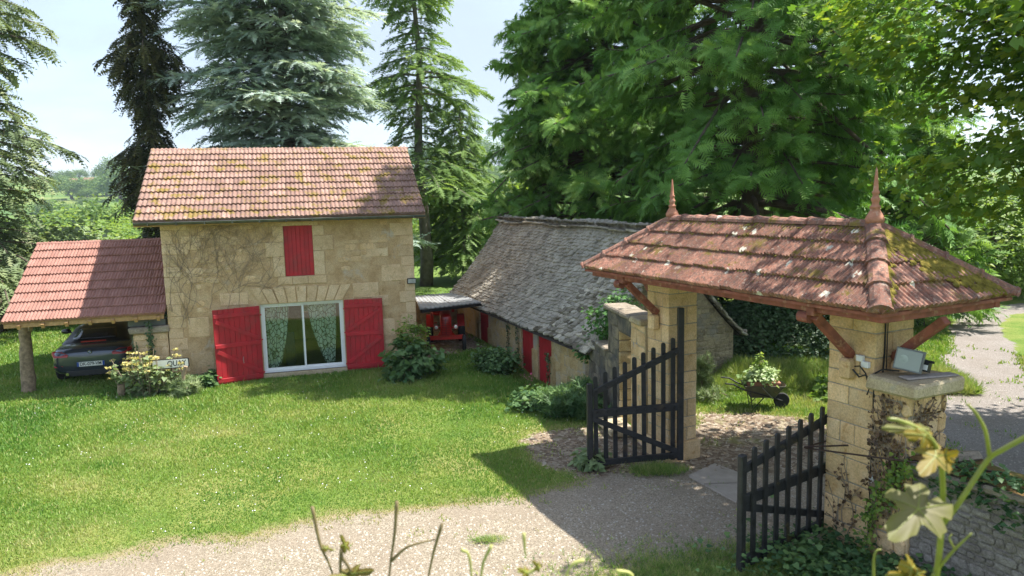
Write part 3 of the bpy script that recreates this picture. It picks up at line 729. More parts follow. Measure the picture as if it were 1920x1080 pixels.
curtain(xm+.06*dw, DX1-.09*dw, xm+.25*dw, xm+.37*dw, FZ0+.14, DZ1-.03, .30, 'pale green leaf pattern curtain behind the right pane of the glass door')
# the chair backs/dark drapes inside
MB().box(DX0+.52, DX0+.78, 1.0, 1.06, .06, 1.0).box(DX0+.52, DX0+.78, 1.0, 1.5, .06, .5).build('armchair', simple('navy_cloth', (.03, .045, .08), .9), None, loc=HO, rot=(0, 0, HR), bevel=.03)
tag(bpy.data.objects['armchair'], 'dark blue high-backed chair inside the house behind the left glass pane', 'chair')
# big red ledged shutters
def ledged_shutter(xh, width, zb, zt_, ang, side, label, nb):
    """hinged at local xh on the wall; side -1 opens to the left, +1 to the right; swung out by ang"""
    s_ = thing('door_shutter', label, 'shutter', Matrix.Translation(HO) @ Matrix.Rotation(HR, 4, 'Z') @ Vector((xh, -.05, zb)), group='red shutters of the glass door')
    s_.rotation_euler = (0, 0, HR+(math.pi+ang if side < 0 else -ang))
    H_ = zt_-zb; bw_ = width/nb; sg = 1 if side > 0 else -1       # outer face (seen) is -y for right leaf, +y for left leaf
    for i in range(nb): block('board', bw_-.004, .03, H_, M_RED, s_, ((i+.5)*bw_, 0, 0), c=.004, j=.001)
    yb = -.03*sg
    rails = [H_*.90, H_*.50, H_*.04]
    for zz in rails: block('rail', width-.03, .03, .10, M_RED, s_, (width/2, yb, zz-.03), c=.005, j=.001)
    for (z0_, z1_) in ((H_*.50+.07, H_*.87), (H_*.04+.07, H_*.47)):
        a = Vector((width-.05, yb, z0_+.05)); b_ = Vector((.05, yb, z1_-.05))
        if True: a, b_ = Vector((.06, yb, z0_+.05)), Vector((width-.06, yb, z1_-.05))
        if side < 0: pass
        MB().bar(a, b_, .028, .095, up=(0, 0, 1)).build('brace', M_RED, s_, bevel=.004)
    hm = MB()
    for zz in (H_*.87, H_*.53, H_*.08): hm.box(-.03, .02, yb*1.4-.008, yb*1.4+.012, zz, zz+.035)
    hm.build('hinge', M_RED, s_)
    hk = MB().tube([(width*.42, yb*1.7, H_*.34), (width*.43, yb*2.2, H_*.30), (width*.42, yb*1.8, H_*.25)], .008, 5)
    if side < 0: hk.build('latch', simple('worn_metal', (.5, .48, .45), .5, .5), s_)
    return s_
lsw = DX0-fp(402, 650).x; rsw = fp(720, 650).x-DX1
ledged_shutter(DX0-.02, 1.14, .02, DZ1-.02, .30, -1, 'left red shutter of the glass door, swung slightly off the wall, with pale latch', 9)
ledged_shutter(DX1+.02, rsw-.02, .06, DZ1+.0, .04, 1, 'right red ledged shutter of the glass door, folded flat against the wall', 8)
# roof
RY0, RYR, RZ0, RZR = -.42, HD/2, HZ-.02, 6.02
RX0, RX1 = -.52, HW+.30
vs = Vector((0, RYR-RY0, RZR-RZ0)); sl = vs.length
deck = MB(); th_ = .06
for (ya, yb) in ((RY0, RYR), (HD-RY0, RYR)):
    s1 = 1 if ya < yb else -1
    V = [(x, y, z+dz) for x in (RX0+.03, RX1-.03) for (y, z) in ((ya+.03*s1, RZ0), (yb, RZR)) for dz in (-th_, -.012)]
    deck.add(V, [(0,1,3,2),(4,6,7,5),(0,4,5,1),(2,3,7,6),(0,2,6,4),(1,5,7,3)])
deck.build('roof_deck', M_WOODN, house)
tile_roof(house, (RX0, RY0, RZ0), (1, 0, 0), vs, RX1-RX0, sl, (RX1-RX0)/32, sl/11, 2, .026, .05, M_TILE_H, name='roof_tile')
vb = Vector((0, -(RYR-RY0), RZR-RZ0))
me_b = MB(); me_b.add([(RX0, HD-RY0, RZ0+.02), (RX1, HD-RY0, RZ0+.02), (RX1, RYR, RZR+.02), (RX0, RYR, RZR+.02)], [(0, 1, 2, 3)]); me_b.build('rear_roof_slope', M_TILE_H, house)
nr = 18
for i in range(nr):
    a = RX0+(RX1-RX0)*i/nr; b_ = RX0+(RX1-RX0)*(i+1)/nr+.03
    half_round('ridge_tile', (a, RYR, RZR-.03), (b_, RYR, RZR-.03), .085, M_TILE_H, house, squash=.7)
# gutter with brackets
gm = MB(); ga, gb = Vector((RX0+.02, RY0-.05, RZ0-.03)), Vector((RX1-.02, RY0-.05, RZ0-.055)); n = 7; V = []
for p in (ga, gb):
    for i in range(n):
        a = math.pi*i/(n-1); V.append(p+Vector((0, math.cos(a)*.06, -math.sin(a)*.06)))
    for i in range(n):
        a = math.pi*(n-1-i)/(n-1); V.append(p+Vector((0, math.cos(a)*.052, -math.sin(a)*.052)))
m_ = 2*n; gm.add(V, [(i, (i+1) % m_, m_+(i+1) % m_, m_+i) for i in range(m_)]+[tuple(range(m_)), tuple(range(m_, 2*m_))[::-1]])
gm.tube([ga+Vector((0, -.06, .004)), gb+Vector((0, -.06, .004))], .011, 6)
gut = gm.build('gutter', M_ZINC, house)
for i in range(11):
    p = ga.lerp(gb, (i+.5)/11); MB().box(p.x-.012, p.x+.012, p.y-.066, p.y+.10, p.z-.068, p.z-.058).box(p.x-.012, p.x+.012, p.y-.073, p.y-.066, p.z-.068, p.z+.02).build('gutter_bracket', M_ZINC, gut)
MB().box(RX0, RX1, RY0+.03, RY0+.06, RZ0-.13, RZ0-.01).build('fascia', M_WOODN, house)
# small flood lamp on the wall
q = fp(771, 526)
fl = thing('wall_floodlight', 'small black floodlight fixed to the right end of the house wall', 'floodlight', Matrix.Translation(HO) @ Matrix.Rotation(HR, 4, 'Z') @ Vector((q.x, -.09, q.z)), HR)
MB().box(-.12, .12, -.03, .02, -.075, .075).build('housing', M_IRON, fl, bevel=.008)
MB().box(-.10, .10, -.036, -.031, -.055, .055).build('lens', simple('lamp_lens', (.35, .36, .36), .15, bmp=0), fl)
MB().box(-.09, -.07, .02, .075, -.02, .02).box(.07, .09, .02, .075, -.02, .02).build('bracket', M_IRON, fl)

# leafless creeper on the left of the facade
def creeper():
    mb = MB(); R = random.Random(5); ls = 0
    def grow(x, z, a, ln, r_, d):
        pts = [(x, -.02-r_, z)]; n = max(2, int(ln/.09))
        for i in range(n):
            a += R.uniform(-.28, .28)+.03*(math.pi/2-a); x += math.cos(a)*.09; z += math.sin(a)*.09
            if x < .03 or x > 3.1 or z > HZ-.06 or z < .9: break
            if UX0-.05 < x < UX1+.05 and UZ0-.05 < z < UZ1+.05: break
            pts.append((x, -.022-r_*R.uniform(.5, 1.5), z))
            if d < 4 and R.random() < (.26, .3, .26, .15)[d]: grow(x, z, a+R.choice([-1, 1])*R.uniform(.4, 1.1), ln*R.uniform(.35, .7), r_*.72, d+1)
        if len(pts) > 1: mb.tube(pts, [r_*(1-.5*i/len(pts)) for i in range(len(pts))], 3, cap=False)
    for (x, z, a, ln, r_) in ((.12, 1.9, 1.5, 2.3, .006), (.3, 1.5, 1.4, 2.6, .007), (.5, 1.55, 1.65, 2.3, .006), (1.0, 1.9, 1.5, 2.2, .006), (1.35, 1.75, 1.2, 2.2, .0055), (1.7, 1.9, 1.7, 2.1, .0055), (2.2, 2.2, 1.3, 1.8, .006), (1.5, 2.3, .6, 1.5, .006), (.8, 2.0, 2.2, 1.7, .007), (2.5, 2.6, 1.9, 1.2, .006), (.2, 2.6, .5, 1.7, .006)):
        grow(x, z, a, ln, r_, 0)
    o = mb.build('bare_creeper', M_TWIG, None, loc=HO, rot=(0, 0, HR)); tag(o, 'leafless creeper stems spread over the upper left of the house wall', 'creeper')
creeper()

# ---------------------------------------------------------------- carport
cp = thing('carport', 'open carport with a clay tiled roof on tree trunk posts beside the house', 'carport', HO, HR)
CX0, CX1 = -4.35, -.02
pf = onface(cp, 2, 607, -.25); pr = onface(cp, 318, 586, -.25)
CY0, CYR = -.25, 2.75; CZ0 = .5*(pf.z+pr.z); CZR = onface(cp, 180, 453, CYR).z
CX0 = pf.x
vc = Vector((0, CYR-CY0, CZR-CZ0)); slc = vc.length
CXR = onface(cp, 33, 458, CYR).x
tile_roof(cp, (CX0, CY0, CZ0), (1, 0, 0), vc, CX1-CX0, slc, (CX1-CX0)/23, slc/9, 2, .024, .045, M_TILE_C, name='roof_tile')
mb = MB()
for (ya, yb) in ((CY0, CYR), (2*CYR-CY0, CYR)):
    s1 = 1 if ya < yb else -1
    V = [(x, y, z+dz) for x in (CX0+.02, CX1-.02) for (y, z) in ((ya+.03*s1, CZ0), (yb, CZR)) for dz in (-.035, -.01)]
    mb.add(V, [(0,1,3,2),(4,6,7,5),(0,4,5,1),(2,3,7,6),(0,2,6,4),(1,5,7,3)])
mb.build('roof_deck', M_WOODN, cp)
MB().add([(CX0, 2*CYR-CY0, CZ0+.02), (CX1, 2*CYR-CY0, CZ0+.02), (CX1, CYR, CZR+.02), (CX0, CYR, CZR+.02)], [(0, 1, 2, 3)]).build('rear_roof_slope', M_TILE_C, cp)
for i in range(10):
    a = CX0+(CX1-CX0)*i/10; half_round('ridge_tile', (a, CYR, CZR-.02), (a+(CX1-CX0)/10+.03, CYR, CZR-.02), .09, M_TILE_C, cp, squash=.6)
block('eave_beam', CX1-CX0-.06, .05, .10, M_WOODN, cp, ((CX0+CX1)/2, CY0+.05, CZ0-.14), c=.006)
block('wall_plate', CX1-CX0-.1, .14, .16, M_WOODN, cp, ((CX0+CX1)/2, .28, CZ0-.14+.12), c=.01)
for i in range(7):
    x = CX0+.35+i*(CX1-CX0-.5)/6
    MB().bar((x, CY0-.02, CZ0-.13), (x, CYR, CZR-.12), .07, .11).build('rafter', M_WOODN, cp)
for (px, py, yy) in ((55, 735, None), (143, 640, 1)):
    if yy is None: b0 = lw(cp, G(px, py)); t0 = onface(cp, 45, 600, b0.y); t0.z = CZ0-.02
    else: b0 = Vector((lw(cp, (-13.0, 22.6, 0))).to_tuple()); t0 = b0+Vector((0, 0, CZ0+.9))
    b0.z = -.1; pts = [b0.lerp(t0, t)+Vector((rnd.uniform(-.012, .012), rnd.uniform(-.012, .012), 0)) for t in [i/9 for i in range(10)]]
    mb = MB().tube(pts, [(.165 if i else .19)-.008*i*.6+rnd.uniform(-.006, .006) for i in range(10)], 14, jit=.05); mb.build('post', M_LOG, cp, smooth=True)
    if yy is None: MB().bar(pts[-3]+Vector((.05, .1, 0)), (pts[-1].x+.35, .25, CZ0+.02), .08, .08).build('brace', M_LOG, cp)
# ---------------------------------------------------------------- low stone pier under the carport, with its slab
lp = thing('stone_pier', 'low stone pier with thick slab between the car and the house corner', 'stone pier', HO, HR)
A_ = onface(lp, 246, 620, .0); PX0 = A_.x; PTZ = onface(lp, 280, 612, 0).z
MB().box(PX0+.04, -.03, .0, .55, -.15, PTZ-.18).build('core', M_WALL, lp)
rubble(lp, M_WSTONE, PX0+.04, -.04, .0, PTZ-.19, lambda u, z: ((u, 0, z), 0), (.18, .3), (.22, .5), .014)
rubble(lp, M_WSTONE, .0, .55, .0, PTZ-.19, lambda u, z: ((PX0+.04, .55-u, z), -math.pi/2), (.18, .3), (.22, .5), .014)
V, F = cham(.02-PX0+.04, .72, .17, .03, .02); me = bpy.data.meshes.new('slab'); me.from_pydata(V, [], F); link('slab', me, lp, M_CAP, ((PX0-.02)/2, .26, PTZ-.18))
block('timber_pad', .85, .3, .15, M_BEAM if False else M_DARKIN, lp, (-.5, .25, PTZ), c=.01)
# bollard-like town sign
def text_mesh(name, s, size, mat, parent, M4, ext=.001, label=None, sx=1):
    cu = bpy.data.curves.new(name, 'FONT'); cu.body = s; cu.size = size; cu.extrude = ext; cu.align_x = 'CENTER'; cu.align_y = 'CENTER'; cu.offset = size*.012
    to = bpy.data.objects.new(name, cu); COL.objects.link(to); bpy.context.view_layer.update()
    me = bpy.data.meshes.new_from_object(to.evaluated_get(bpy.context.evaluated_depsgraph_get())); bpy.data.objects.remove(to)
    me.materials.clear(); o = link(name, me, parent, mat); o.matrix_local = M4 @ Matrix.Diagonal((sx, 1, 1, 1)); return o
M_SIGNW = simple('sign_white', (.72, .72, .66), .45, var=.06, bmp=0, dirt=((.5, .48, .40), 6, .6, .75)); M_BLK = simple('black_print', (.012, .012, .014), .5, bmp=0)
sgc = at(338, 679, 18.0); sr = onface(cp, 355, 679, -.75)
sg = thing('place_name_sign', 'white road sign with black border and letters QUAY behind the yellow flowers', 'sign', Matrix.Translation(HO) @ Matrix.Rotation(HR, 4, 'Z') @ Vector((sr.x-.42, -.75, sr.z)), HR)
def rrect(w_, h_, r_, y, k=5):
    return [(sx*(w_/2-r_)+r_*math.cos(a), y, sz*(h_/2-r_)+r_*math.sin(a)) for sx, sz, a0 in ((1,1,0),(-1,1,math.pi/2),(-1,-1,math.pi),(1,-1,1.5*math.pi)) for a in [a0+math.pi/2*i/k for i in range(k+1)]]
def rplate(name, w_, h_, r_, y0, y1, mat, par):
    a = rrect(w_, h_, r_, y0); b_ = rrect(w_, h_, r_, y1); n = len(a)
    return MB().add(a+b_, [tuple(range(n)), tuple(range(n, 2*n))[::-1]]+[(i, (i+1) % n, n+(i+1) % n, n+i) for i in range(n)]).build(name, mat, par)
rplate('rim', .84, .235, .035, 0, -.02, M_BLK, sg); rplate('plate', .79, .195, .03, -.0203, -.024, M_SIGNW, sg)
text_mesh('lettering', 'QUAY', .185, M_BLK, sg, Matrix.Translation((.14, -.0255, .0)) @ Matrix.Rotation(math.pi/2, 4, 'X'), .0005, sx=.82)
MB().tube([(.27, .03, -sr.z-.1), (.29, .03, .1)], .03, 8).tube([(-.3, .03, -sr.z-.1), (-.3, .03, .1)], .03, 8).build('sign_post', M_ZINC, sg)
# cut stump stake by the sign
q = onface(cp, 344, 700, -1.0); st_ = MB().tube([(0, 0, -.1), (.03, 0, .2), (.10, 0, .42)], [.05, .045, .05], 8, jit=.08).build('wooden_stake', M_LOG, None, smooth=False)
st_.location = Matrix.Translation(HO) @ Matrix.Rotation(HR, 4, 'Z') @ Vector((q.x-.03, -1.0, max(q.z-.25, 0))); tag(st_, 'short cut stake leaning beside the white sign', 'stake')

# ---------------------------------------------------------------- car
def loft(rings, closed_ends=True, ring_closed=False):
    mb = MB(); n = len(rings[0]); V = [p for r_ in rings for p in r_]; m = len(rings); F = []
    for i in range(m-1):
        for k in range(n if ring_closed else n-1): F.append((i*n+k, i*n+(k+1) % n, (i+1)*n+(k+1) % n, (i+1)*n+k))
    if closed_ends: F += [tuple(range(n))[::-1], tuple((m-1)*n+k for k in range(n))]
    return mb.add(V, F)
def mirror_ring(half, y): return [(x, y, z) for x, z in half]+[(-x, y, z) for x, z in half[::-1] if abs(x) > 1e-6]
def carpaint(name, col, rough=.25, coat=1.0, metal=.6):
    m, nt, b, o = newmat(name); b.inputs['Base Color'].default_value = col+(1,); b.inputs['Roughness'].default_value = rough; b.inputs['Metallic'].default_value = metal
    b.inputs['Coat Weight'].default_value = coat; b.inputs['Coat Roughness'].default_value = .04; return m
M_CARP = carpaint('graphite_paint', (.06, .072, .10), metal=.4); M_CARR = carpaint('black_roof', (.006, .006, .008), .3, .6, 0); M_CGL = carpaint('car_glass', (.012, .014, .02), .05, 1, 0)
M_TYRE = simple('tyre_rubber', (.018, .018, .018), .85, bmp=.2); M_RIM = simple('alloy', (.35, .35, .37), .3, .8, bmp=0)
M_TAIL = carpaint('tail_lens', (.42, .008, .006), .3, .3, 0); M_CHROME = simple('chrome', (.6, .6, .62), .15, 1.0, bmp=0, var=.02)
CS = 1.06
rc = G(163, 723); car = thing('parked_car', 'dark grey two seat roadster with black roof parked under the carport', 'car', (rc[0]+.02, rc[1]+.25, 0), HR+.02)
def S(*a): return tuple(x*CS for x in a)
secs = [(-.02, .66, .42, .62, .74), (.02, .80, .28, .66, .84), (.16, .875, .20, .68, .90), (.45, .90, .17, .66, .93), (.9, .905, .17, .64, .95), (1.3, .895, .17, .62, .93), (2.0, .885, .17, .60, .88), (2.6, .885, .17, .60, .87), (3.2, .89, .17, .60, .83), (3.7, .87, .19, .56, .74), (4.05, .80, .22, .50, .62), (4.2, .62, .30, .44, .52)]
rings = []
for y, w_, zb, zm, zt2 in secs:
    half = [(0, zb), (w_*.8, zb), (w_*.97, zb+.10), (w_, (zb+zm)/2+.05), (w_*.995, zm), (w_*.95, zm+(zt2-zm)*.55), (w_*.84, zt2-.02), (w_*.5, zt2), (0, zt2+.012)]
    rings.append([S(*p) for p in mirror_ring(half, y)])
body = loft(rings, True, True).build('body', M_CARP, car, smooth=True, sub=1)
crn = []
for y, zr, wt in ((.50, .93, .60), (.72, 1.05, .60), (1.0, 1.20, .585), (1.2, 1.262, .575), (1.45, 1.285, .57), (1.75, 1.27, .57), (2.0, 1.19, .58), (2.45, .93, .62)):
    bw2 = .80; half = [(0, .84), (bw2, .84), (bw2-.01, .90), (wt+(bw2-wt)*.25*(1.3-zr)/.4+.03, .90+(zr-.90)*.72), (wt-.04, zr-.025), (wt*.6, zr), (0, zr+.012)]
    crn.append([S(*p) for p in mirror_ring(half, y)])
loft(crn, True, True).build('roof', M_CARR, car, smooth=True, sub=1)
# rear window, side window
def quad_patch(name, P, mat, par, n=6, bulge=.0, th=.0):
    V = []; 
    for j in range(n+1):
        for i in range(n+1):
            u_, v_ = i/n, j/n; p = (Vector(P[0])*(1-u_)+Vector(P[1])*u_)*(1-v_)+(Vector(P[3])*(1-u_)+Vector(P[2])*u_)*v_
            nrm = (Vector(P[1])-Vector(P[0])).cross(Vector(P[3])-Vector(P[0])).normalized()
            V.append(p+nrm*bulge*(1-(2*u_-1)**2)*(1-(2*v_-1)**2*.5))
    F = [(j*(n+1)+i, j*(n+1)+i+1, (j+1)*(n+1)+i+1, (j+1)*(n+1)+i) for j in range(n) for i in range(n)]
    me = bpy.data.meshes.new(name); me.from_pydata([tuple(v) for v in V], [], F); me.polygons.foreach_set('use_smooth', [True]*len(F)); me.update()
    o = link(name, me, par, mat); s_ = o.modifiers.new('solid', 'SOLIDIFY'); s_.thickness = .012; s_.offset = 0; return o
quad_patch('rear_window', [S(-.50, .60, 1.005), S(.50, .60, 1.005), S(.42, .96, 1.205), S(-.42, .96, 1.205)], M_CGL, car, bulge=.03)
quad_patch('side_window', [S(.80, 1.05, .95), S(.80, 2.15, .95), S(.66, 1.85, 1.20), S(.665, 1.2, 1.20)], glass_mat('side_glass', (.4, .48, .42), .2), car, bulge=.01)
def lamp(sx):
    P2 = [(.50, -.035, .69), (.79, .0, .69), (.885, .20, .74), (.868, .19, .80), (.63, -.01, .82), (.48, -.03, .735)]
    P3 = [(p[0]*.97, p[1]+.2, p[2]) for p in P2]; n = 6
    m_ = MB().add([S(sx*a, b_, c) for a, b_, c in P2]+[S(sx*a, b_, c) for a, b_, c in P3], [tuple(range(n)), tuple(range(n, 2*n))[::-1]]+[(i, (i+1) % n, n+(i+1) % n, n+i) for i in range(n)])
    m_.build('tail_light', M_TAIL, car, bevel=.008)
    MB().add([S(sx*a, b_, c) for a, b_, c in [(.60, .0, .44), (.80, .035, .44), (.82, .05, .475), (.62, -.01, .475)]]+[S(sx*a, b_+.15, c) for a, b_, c in [(.60, .0, .44), (.80, .035, .44), (.82, .05, .475), (.62, -.01, .475)]], [(0,1,2,3),(7,6,5,4),(0,4,5,1),(1,5,6,2),(2,6,7,3),(3,7,4,0)]).build('reflector', M_TAIL, car)
lamp(-1); lamp(1)
MB().box(*S(-.28, .28, .395, .43, .955, .985)).build('brake_light', M_TAIL, car, bevel=.008)
# darker lower valance, plate, badge, exhausts
MB().box(*S(-.55, .55, .0, .1, .20, .34)).build('valance', simple('black_plastic', (.02, .02, .022), .6, bmp=0), car, bevel=.02)
pl_ = MB().box(*S(-.30, .30, -.045, -.03, .44, .55)).build('number_plate', simple('plate_white', (.75, .76, .74), .4, bmp=0, var=.03), car)
MB().box(*S(-.30, -.255, -.0465, -.045, .44, .55)).box(*S(.255, .30, -.0465, -.045, .44, .55)).build('plate_band', simple('plate_blue', (.01, .06, .35), .4, bmp=0), pl_)
text_mesh('plate_text', 'DK-079-VM', .112*CS, M_BLK, pl_, Matrix.Translation(S(0, -.0468, .495)) @ Matrix.Rotation(math.pi/2, 4, 'X'), .0005, sx=.86)
bd = MB().lathe([(.045*CS, 0), (.045*CS, .012)], (0, 0, 0), 20).build('badge', M_CHROME, car, loc=S(0, -.035, .79), rot=(math.pi/2+.25, 0, 0))
for k, mm in enumerate((simple('badge_blue', (.03, .12, .4), .3, bmp=0), simple('badge_white', (.8, .8, .8), .3, bmp=0))):
    mb = MB()
    for s_ in (0, 1):
        a0 = (k+2*s_)*math.pi/2; mb.add([(0, 0, .0135)]+[(.03*CS*math.cos(a0+math.pi/2*i/4), .03*CS*math.sin(a0+math.pi/2*i/4), .0135) for i in range(5)], [tuple(range(6))])
    mb.build('badge_quarters', mm, bd)
for sx in (-1, 1):
    MB().tube([S(sx*.52, .12, .27), S(sx*.52, -.05, .27)], .042, 12).build('exhaust_pipe', M_CHROME, car, smooth=False)
    mb = MB().bar(S(sx*.84, 2.05, .96), S(sx*.93, 2.03, .98), .05, .04); mb.build('mirror_arm', M_CARR, car)
    V = [S(sx*.98, 2.03, 1.0)]; m4 = Matrix.Translation(S(sx*1.0, 2.03, 1.01)) @ Matrix.Diagonal((.13, .07, .075, 1))
    mb = MB(); mb.lathe([(.01, -1), (.6, -.8), (.95, -.3), (1, .2), (.7, .8), (.05, 1)], n=12); mb.v = [tuple(m4 @ Vector(p)) for p in mb.v]; mb.build('door_mirror', M_CARR, car, smooth=True)
def wheel(par, x, y, r_, wd, name='wheel', tyre=M_TYRE, rim=M_RIM, rimr=.62, hub=None):
    Mx = Matrix.Translation((x, y, r_)) @ Matrix.Rotation(math.pi/2, 4, 'Y')
    e = bpy.data.objects.new(name, None); COL.objects.link(e); e.parent = par; e.matrix_local = Mx
    MB().lathe([(rimr*r_, -wd/2), (r_*.93, -wd/2), (r_, -wd*.36), (r_, wd*.36), (r_*.93, wd/2), (rimr*r_, wd/2)], n=24).build('tyre', tyre, e, smooth=False)
    mb = MB().lathe([(.12*r_, -wd*.38), (rimr*r_*.99, -wd*.45), (rimr*r_*.99, wd*.45), (.12*r_, wd*.38)], n=16); mb.build('rim', rim, e)
    return e
for sx in (-1, 1):
    for y in (.78, 3.35): wheel(car, sx*.80*CS, y*CS, .325*CS, .23*CS)
MB().tube([S(-.74, .6, .93), S(-.76, .55, 1.25)], .004, 4).build('aerial', M_IRON, car)

# ---------------------------------------------------------------- tractor shelter and tractor
sh_ = thing('tractor_shelter', 'lean-to shelter with flat grey sheet roof between the house and the low building', 'shelter', (-2.2, 22.5, 0))
M_SHEET = simple('sheet_roof', (.30, .31, .32), .6, .1, var=.25, scale=1.8, bmp=.2, dirt=((.16, .15, .13), 2.5, .55, .7))
FL, FR, BR, BL = (Vector(p) for p in ((-2.55, 20.35, 1.50), (-.95, 22.55, 1.32), (-1.95, 25.9, 1.20), (-3.3, 24.9, 1.26)))
for k in range(2):
    t0, t1 = k/2, (k+1)/2; Q = [FL.lerp(FR, t0), FL.lerp(FR, t1), BL.lerp(BR, t1), BL.lerp(BR, t0)]
    nn = 28; V = []; 
    for i in range(nn+1):
        for (p, q_) in ((Q[0], Q[1]), (Q[3], Q[2])):
            a = p.lerp(q_, i/nn); V.append(a+Vector((0, 0, .012*math.sin(i*math.pi/2)+.006*k)))
    V = [lw(sh_, v) for v in V]; V2 = [v-Vector((0, 0, .03)) for v in V]
    b_ = len(V); F = [(2*i, 2*i+2, 2*i+3, 2*i+1) for i in range(nn)]+[(b_+2*i+1, b_+2*i+3, b_+2*i+2, b_+2*i) for i in range(nn)]+[(2*i, b_+2*i, b_+2*i+2, 2*i+2) for i in range(nn)]
    MB().add(V+V2, F).build('roof_sheet', M_SHEET, sh_)
MB().bar(lw(sh_, FL+Vector((.03, .06, -.08))), lw(sh_, FR+Vector((-.02, .06, -.08))), .08, .08).build('front_beam', M_BEAM if False else M_IRON, sh_)
rw = thing('rubble_wall', 'dark rubble wall closing the back of the tractor shelter', 'wall', (-3.3, 24.6, 0), math.atan2(1.1, 1.5))
MB().box(0, 2.0, 0, .3, -.1, 1.16).build('core', M_MORT, rw); rubble(rw, M_GABLE, 0, 2.0, 0, 1.16, lambda u, z: ((u, 0, z), 0), (.14, .24), (.2, .4), .03)
M_TR = simple('tractor_red', (.45, .012, .010), .35, var=.2, scale=6, bmp=.05, coat=.4, dirt=((.20, .03, .02), 5, .6, .75)); M_RUST = simple('faded_orange', (.40, .16, .03), .8, var=.3)
tp = G(834, 668); tr = thing('tractor', 'old red tractor with two round headlights parked in the shelter', 'tractor', (-1.98, 21.75, -.02), .10); TS = .80
# local: front towards -y
T = lambda *a: tuple(v*TS for v in a)
def ring_round(w_, z0, z1, y, r_=.1, n=5):
    P = []
    for sx, sz, a0 in ((1, 1, 0), (-1, 1, 90), (-1, -1, 180), (1, -1, 270)):
        for i in range(n):
            a = math.radians(a0+90*i/(n-1)); rr = r_ if sz > 0 else r_*.3
            P.append((sx*(w_-rr)+rr*math.cos(a), y, (z1-rr if sz > 0 else z0+rr)+rr*math.sin(a)))
    return [T(*p) for p in P]
hood = loft([ring_round(.17, .62, 1.30, 0, .12), ring_round(.205, .60, 1.36, .04, .13), ring_round(.215, .60, 1.40, .2, .14), ring_round(.22, .62, 1.42, .9, .14), ring_round(.21, .8, 1.40, 1.15, .14)], True, True)
hood.build('hood', M_TR, tr, smooth=True)
gr = MB()
for i in range(9): gr.box(*T(-.15, .15, -.018, .01, .66+i*.065, .675+i*.065))
gr.box(*T(-.012, .012, -.024, .01, .64, 1.22)); gr.build('grille', simple('dark_red', (.14, .01, .01), .5), tr)
for sx in (-1, 1):
    h_ = MB().lathe([(.0, .09), (.05, .08), (.085, .03), (.09, -.02), (.078, -.025)], n=14).build('headlight', M_TR, tr, loc=T(sx*.36, -.02, .93), rot=(math.pi/2, 0, 0))
    h_.data.transform(Matrix.Scale(TS, 4)); h_.data.transform(Matrix.Rotation(math.pi, 4, 'X'))
    MB().lathe([(.0, -.034), (.045, -.031), (.076, -.022)], n=14).build('lens', simple('headlight_glass', (.75, .78, .75), .08, .3, bmp=0), h_).data.transform(Matrix.Scale(TS, 4) @ Matrix.Rotation(math.pi, 4, 'X') @ Matrix.Translation((0, 0, .0)))
    MB().bar(T(sx*.2, .05, .90), T(sx*.34, .0, .90), .03, .03).build('lamp_bracket', M_TR, tr)
MB().bar(T(-.66, .12, .50), T(.66, .12, .50), .08, .09).bar(T(-.62, .10, .58), T(.62, .10, .58), .05, .03).bar(T(-.3, .12, .52), T(-.15, .3, .7), .08, .08).bar(T(.3, .12, .52), T(.15, .3, .7), .08, .08).build('front_axle', M_TR, tr)
MB().box(*T(-.14, .14, .1, 1.5, .46, .75)).build('engine_block', simple('greasy_red', (.16, .02, .02), .6), tr, bevel=.02)
for sx in (-1, 1):
    wheel(tr, sx*.66*TS, .16*TS, .30*TS, .14*TS, rim=M_RUST, rimr=.6); MB().tube([T(sx*.62, .14, .34), T(sx*.60, .14, .60)], .03*TS, 8).build('kingpin', M_TR, tr)
    wheel(tr, sx*.62*TS, 1.95*TS, .55*TS, .26*TS, name='rear_wheel', rim=M_TR, rimr=.6)
    f_ = []
    for i in range(9):
        a = math.radians(20+100*i/8); f_.append([T(sx*x, 1.95-.60*math.cos(a), .50+.60*math.sin(a)) for x in (.46, .60, .74)])
    fo = loft(f_, False).build('fender', M_TR, tr); s_ = fo.modifiers.new('s', 'SOLIDIFY'); s_.thickness = .015
MB().tube([T(-.30, 1.3, 1.36), T(-.36, 1.0, 1.45)], .02, 6).build('exhaust_stub', M_TR, tr)
MB().tube([T(-.34, .62, 1.0), T(-.50, .55, 1.0), T(-.56, .52, 1.62)], .022, 8).build('exhaust', M_TR, tr)
MB().tube([T(.30, 1.2, 1.3), T(.30, 1.2, 1.62)], .05, 10).build('air_filter', M_TR, tr)
seat = [[T(.30*math.sin(a)*(1 if abs(math.sin(a)) < 2 else 1)-.25, 1.55+.2*rr*math.cos(a), 1.25+.28*rr*rr+(.14*(math.cos(a) > 0))*rr) for a in [2*math.pi*i/14 for i in range(14)]] for rr in (.05, .5, 1.0)]
MB().lathe([(.03, 0), (.18, .02), (.22, .12), (.225, .125), (.19, .0), (.03, -.03)], n=16).build('seat', M_TR, tr, smooth=True, loc=T(-.28, 1.45, 1.25), rot=(.35, 0, 0))
sw = MB(); sw.tube([T(.0+.2*math.cos(a), 1.3+.08*math.sin(a), 1.55+.16*math.sin(a)) for a in [2*math.pi*i/16 for i in range(17)]], .012, 6); sw.tube([T(0, 1.1, 1.3), T(0, 1.3, 1.55)], .012, 6); sw.build('steering_wheel', M_IRON, tr)

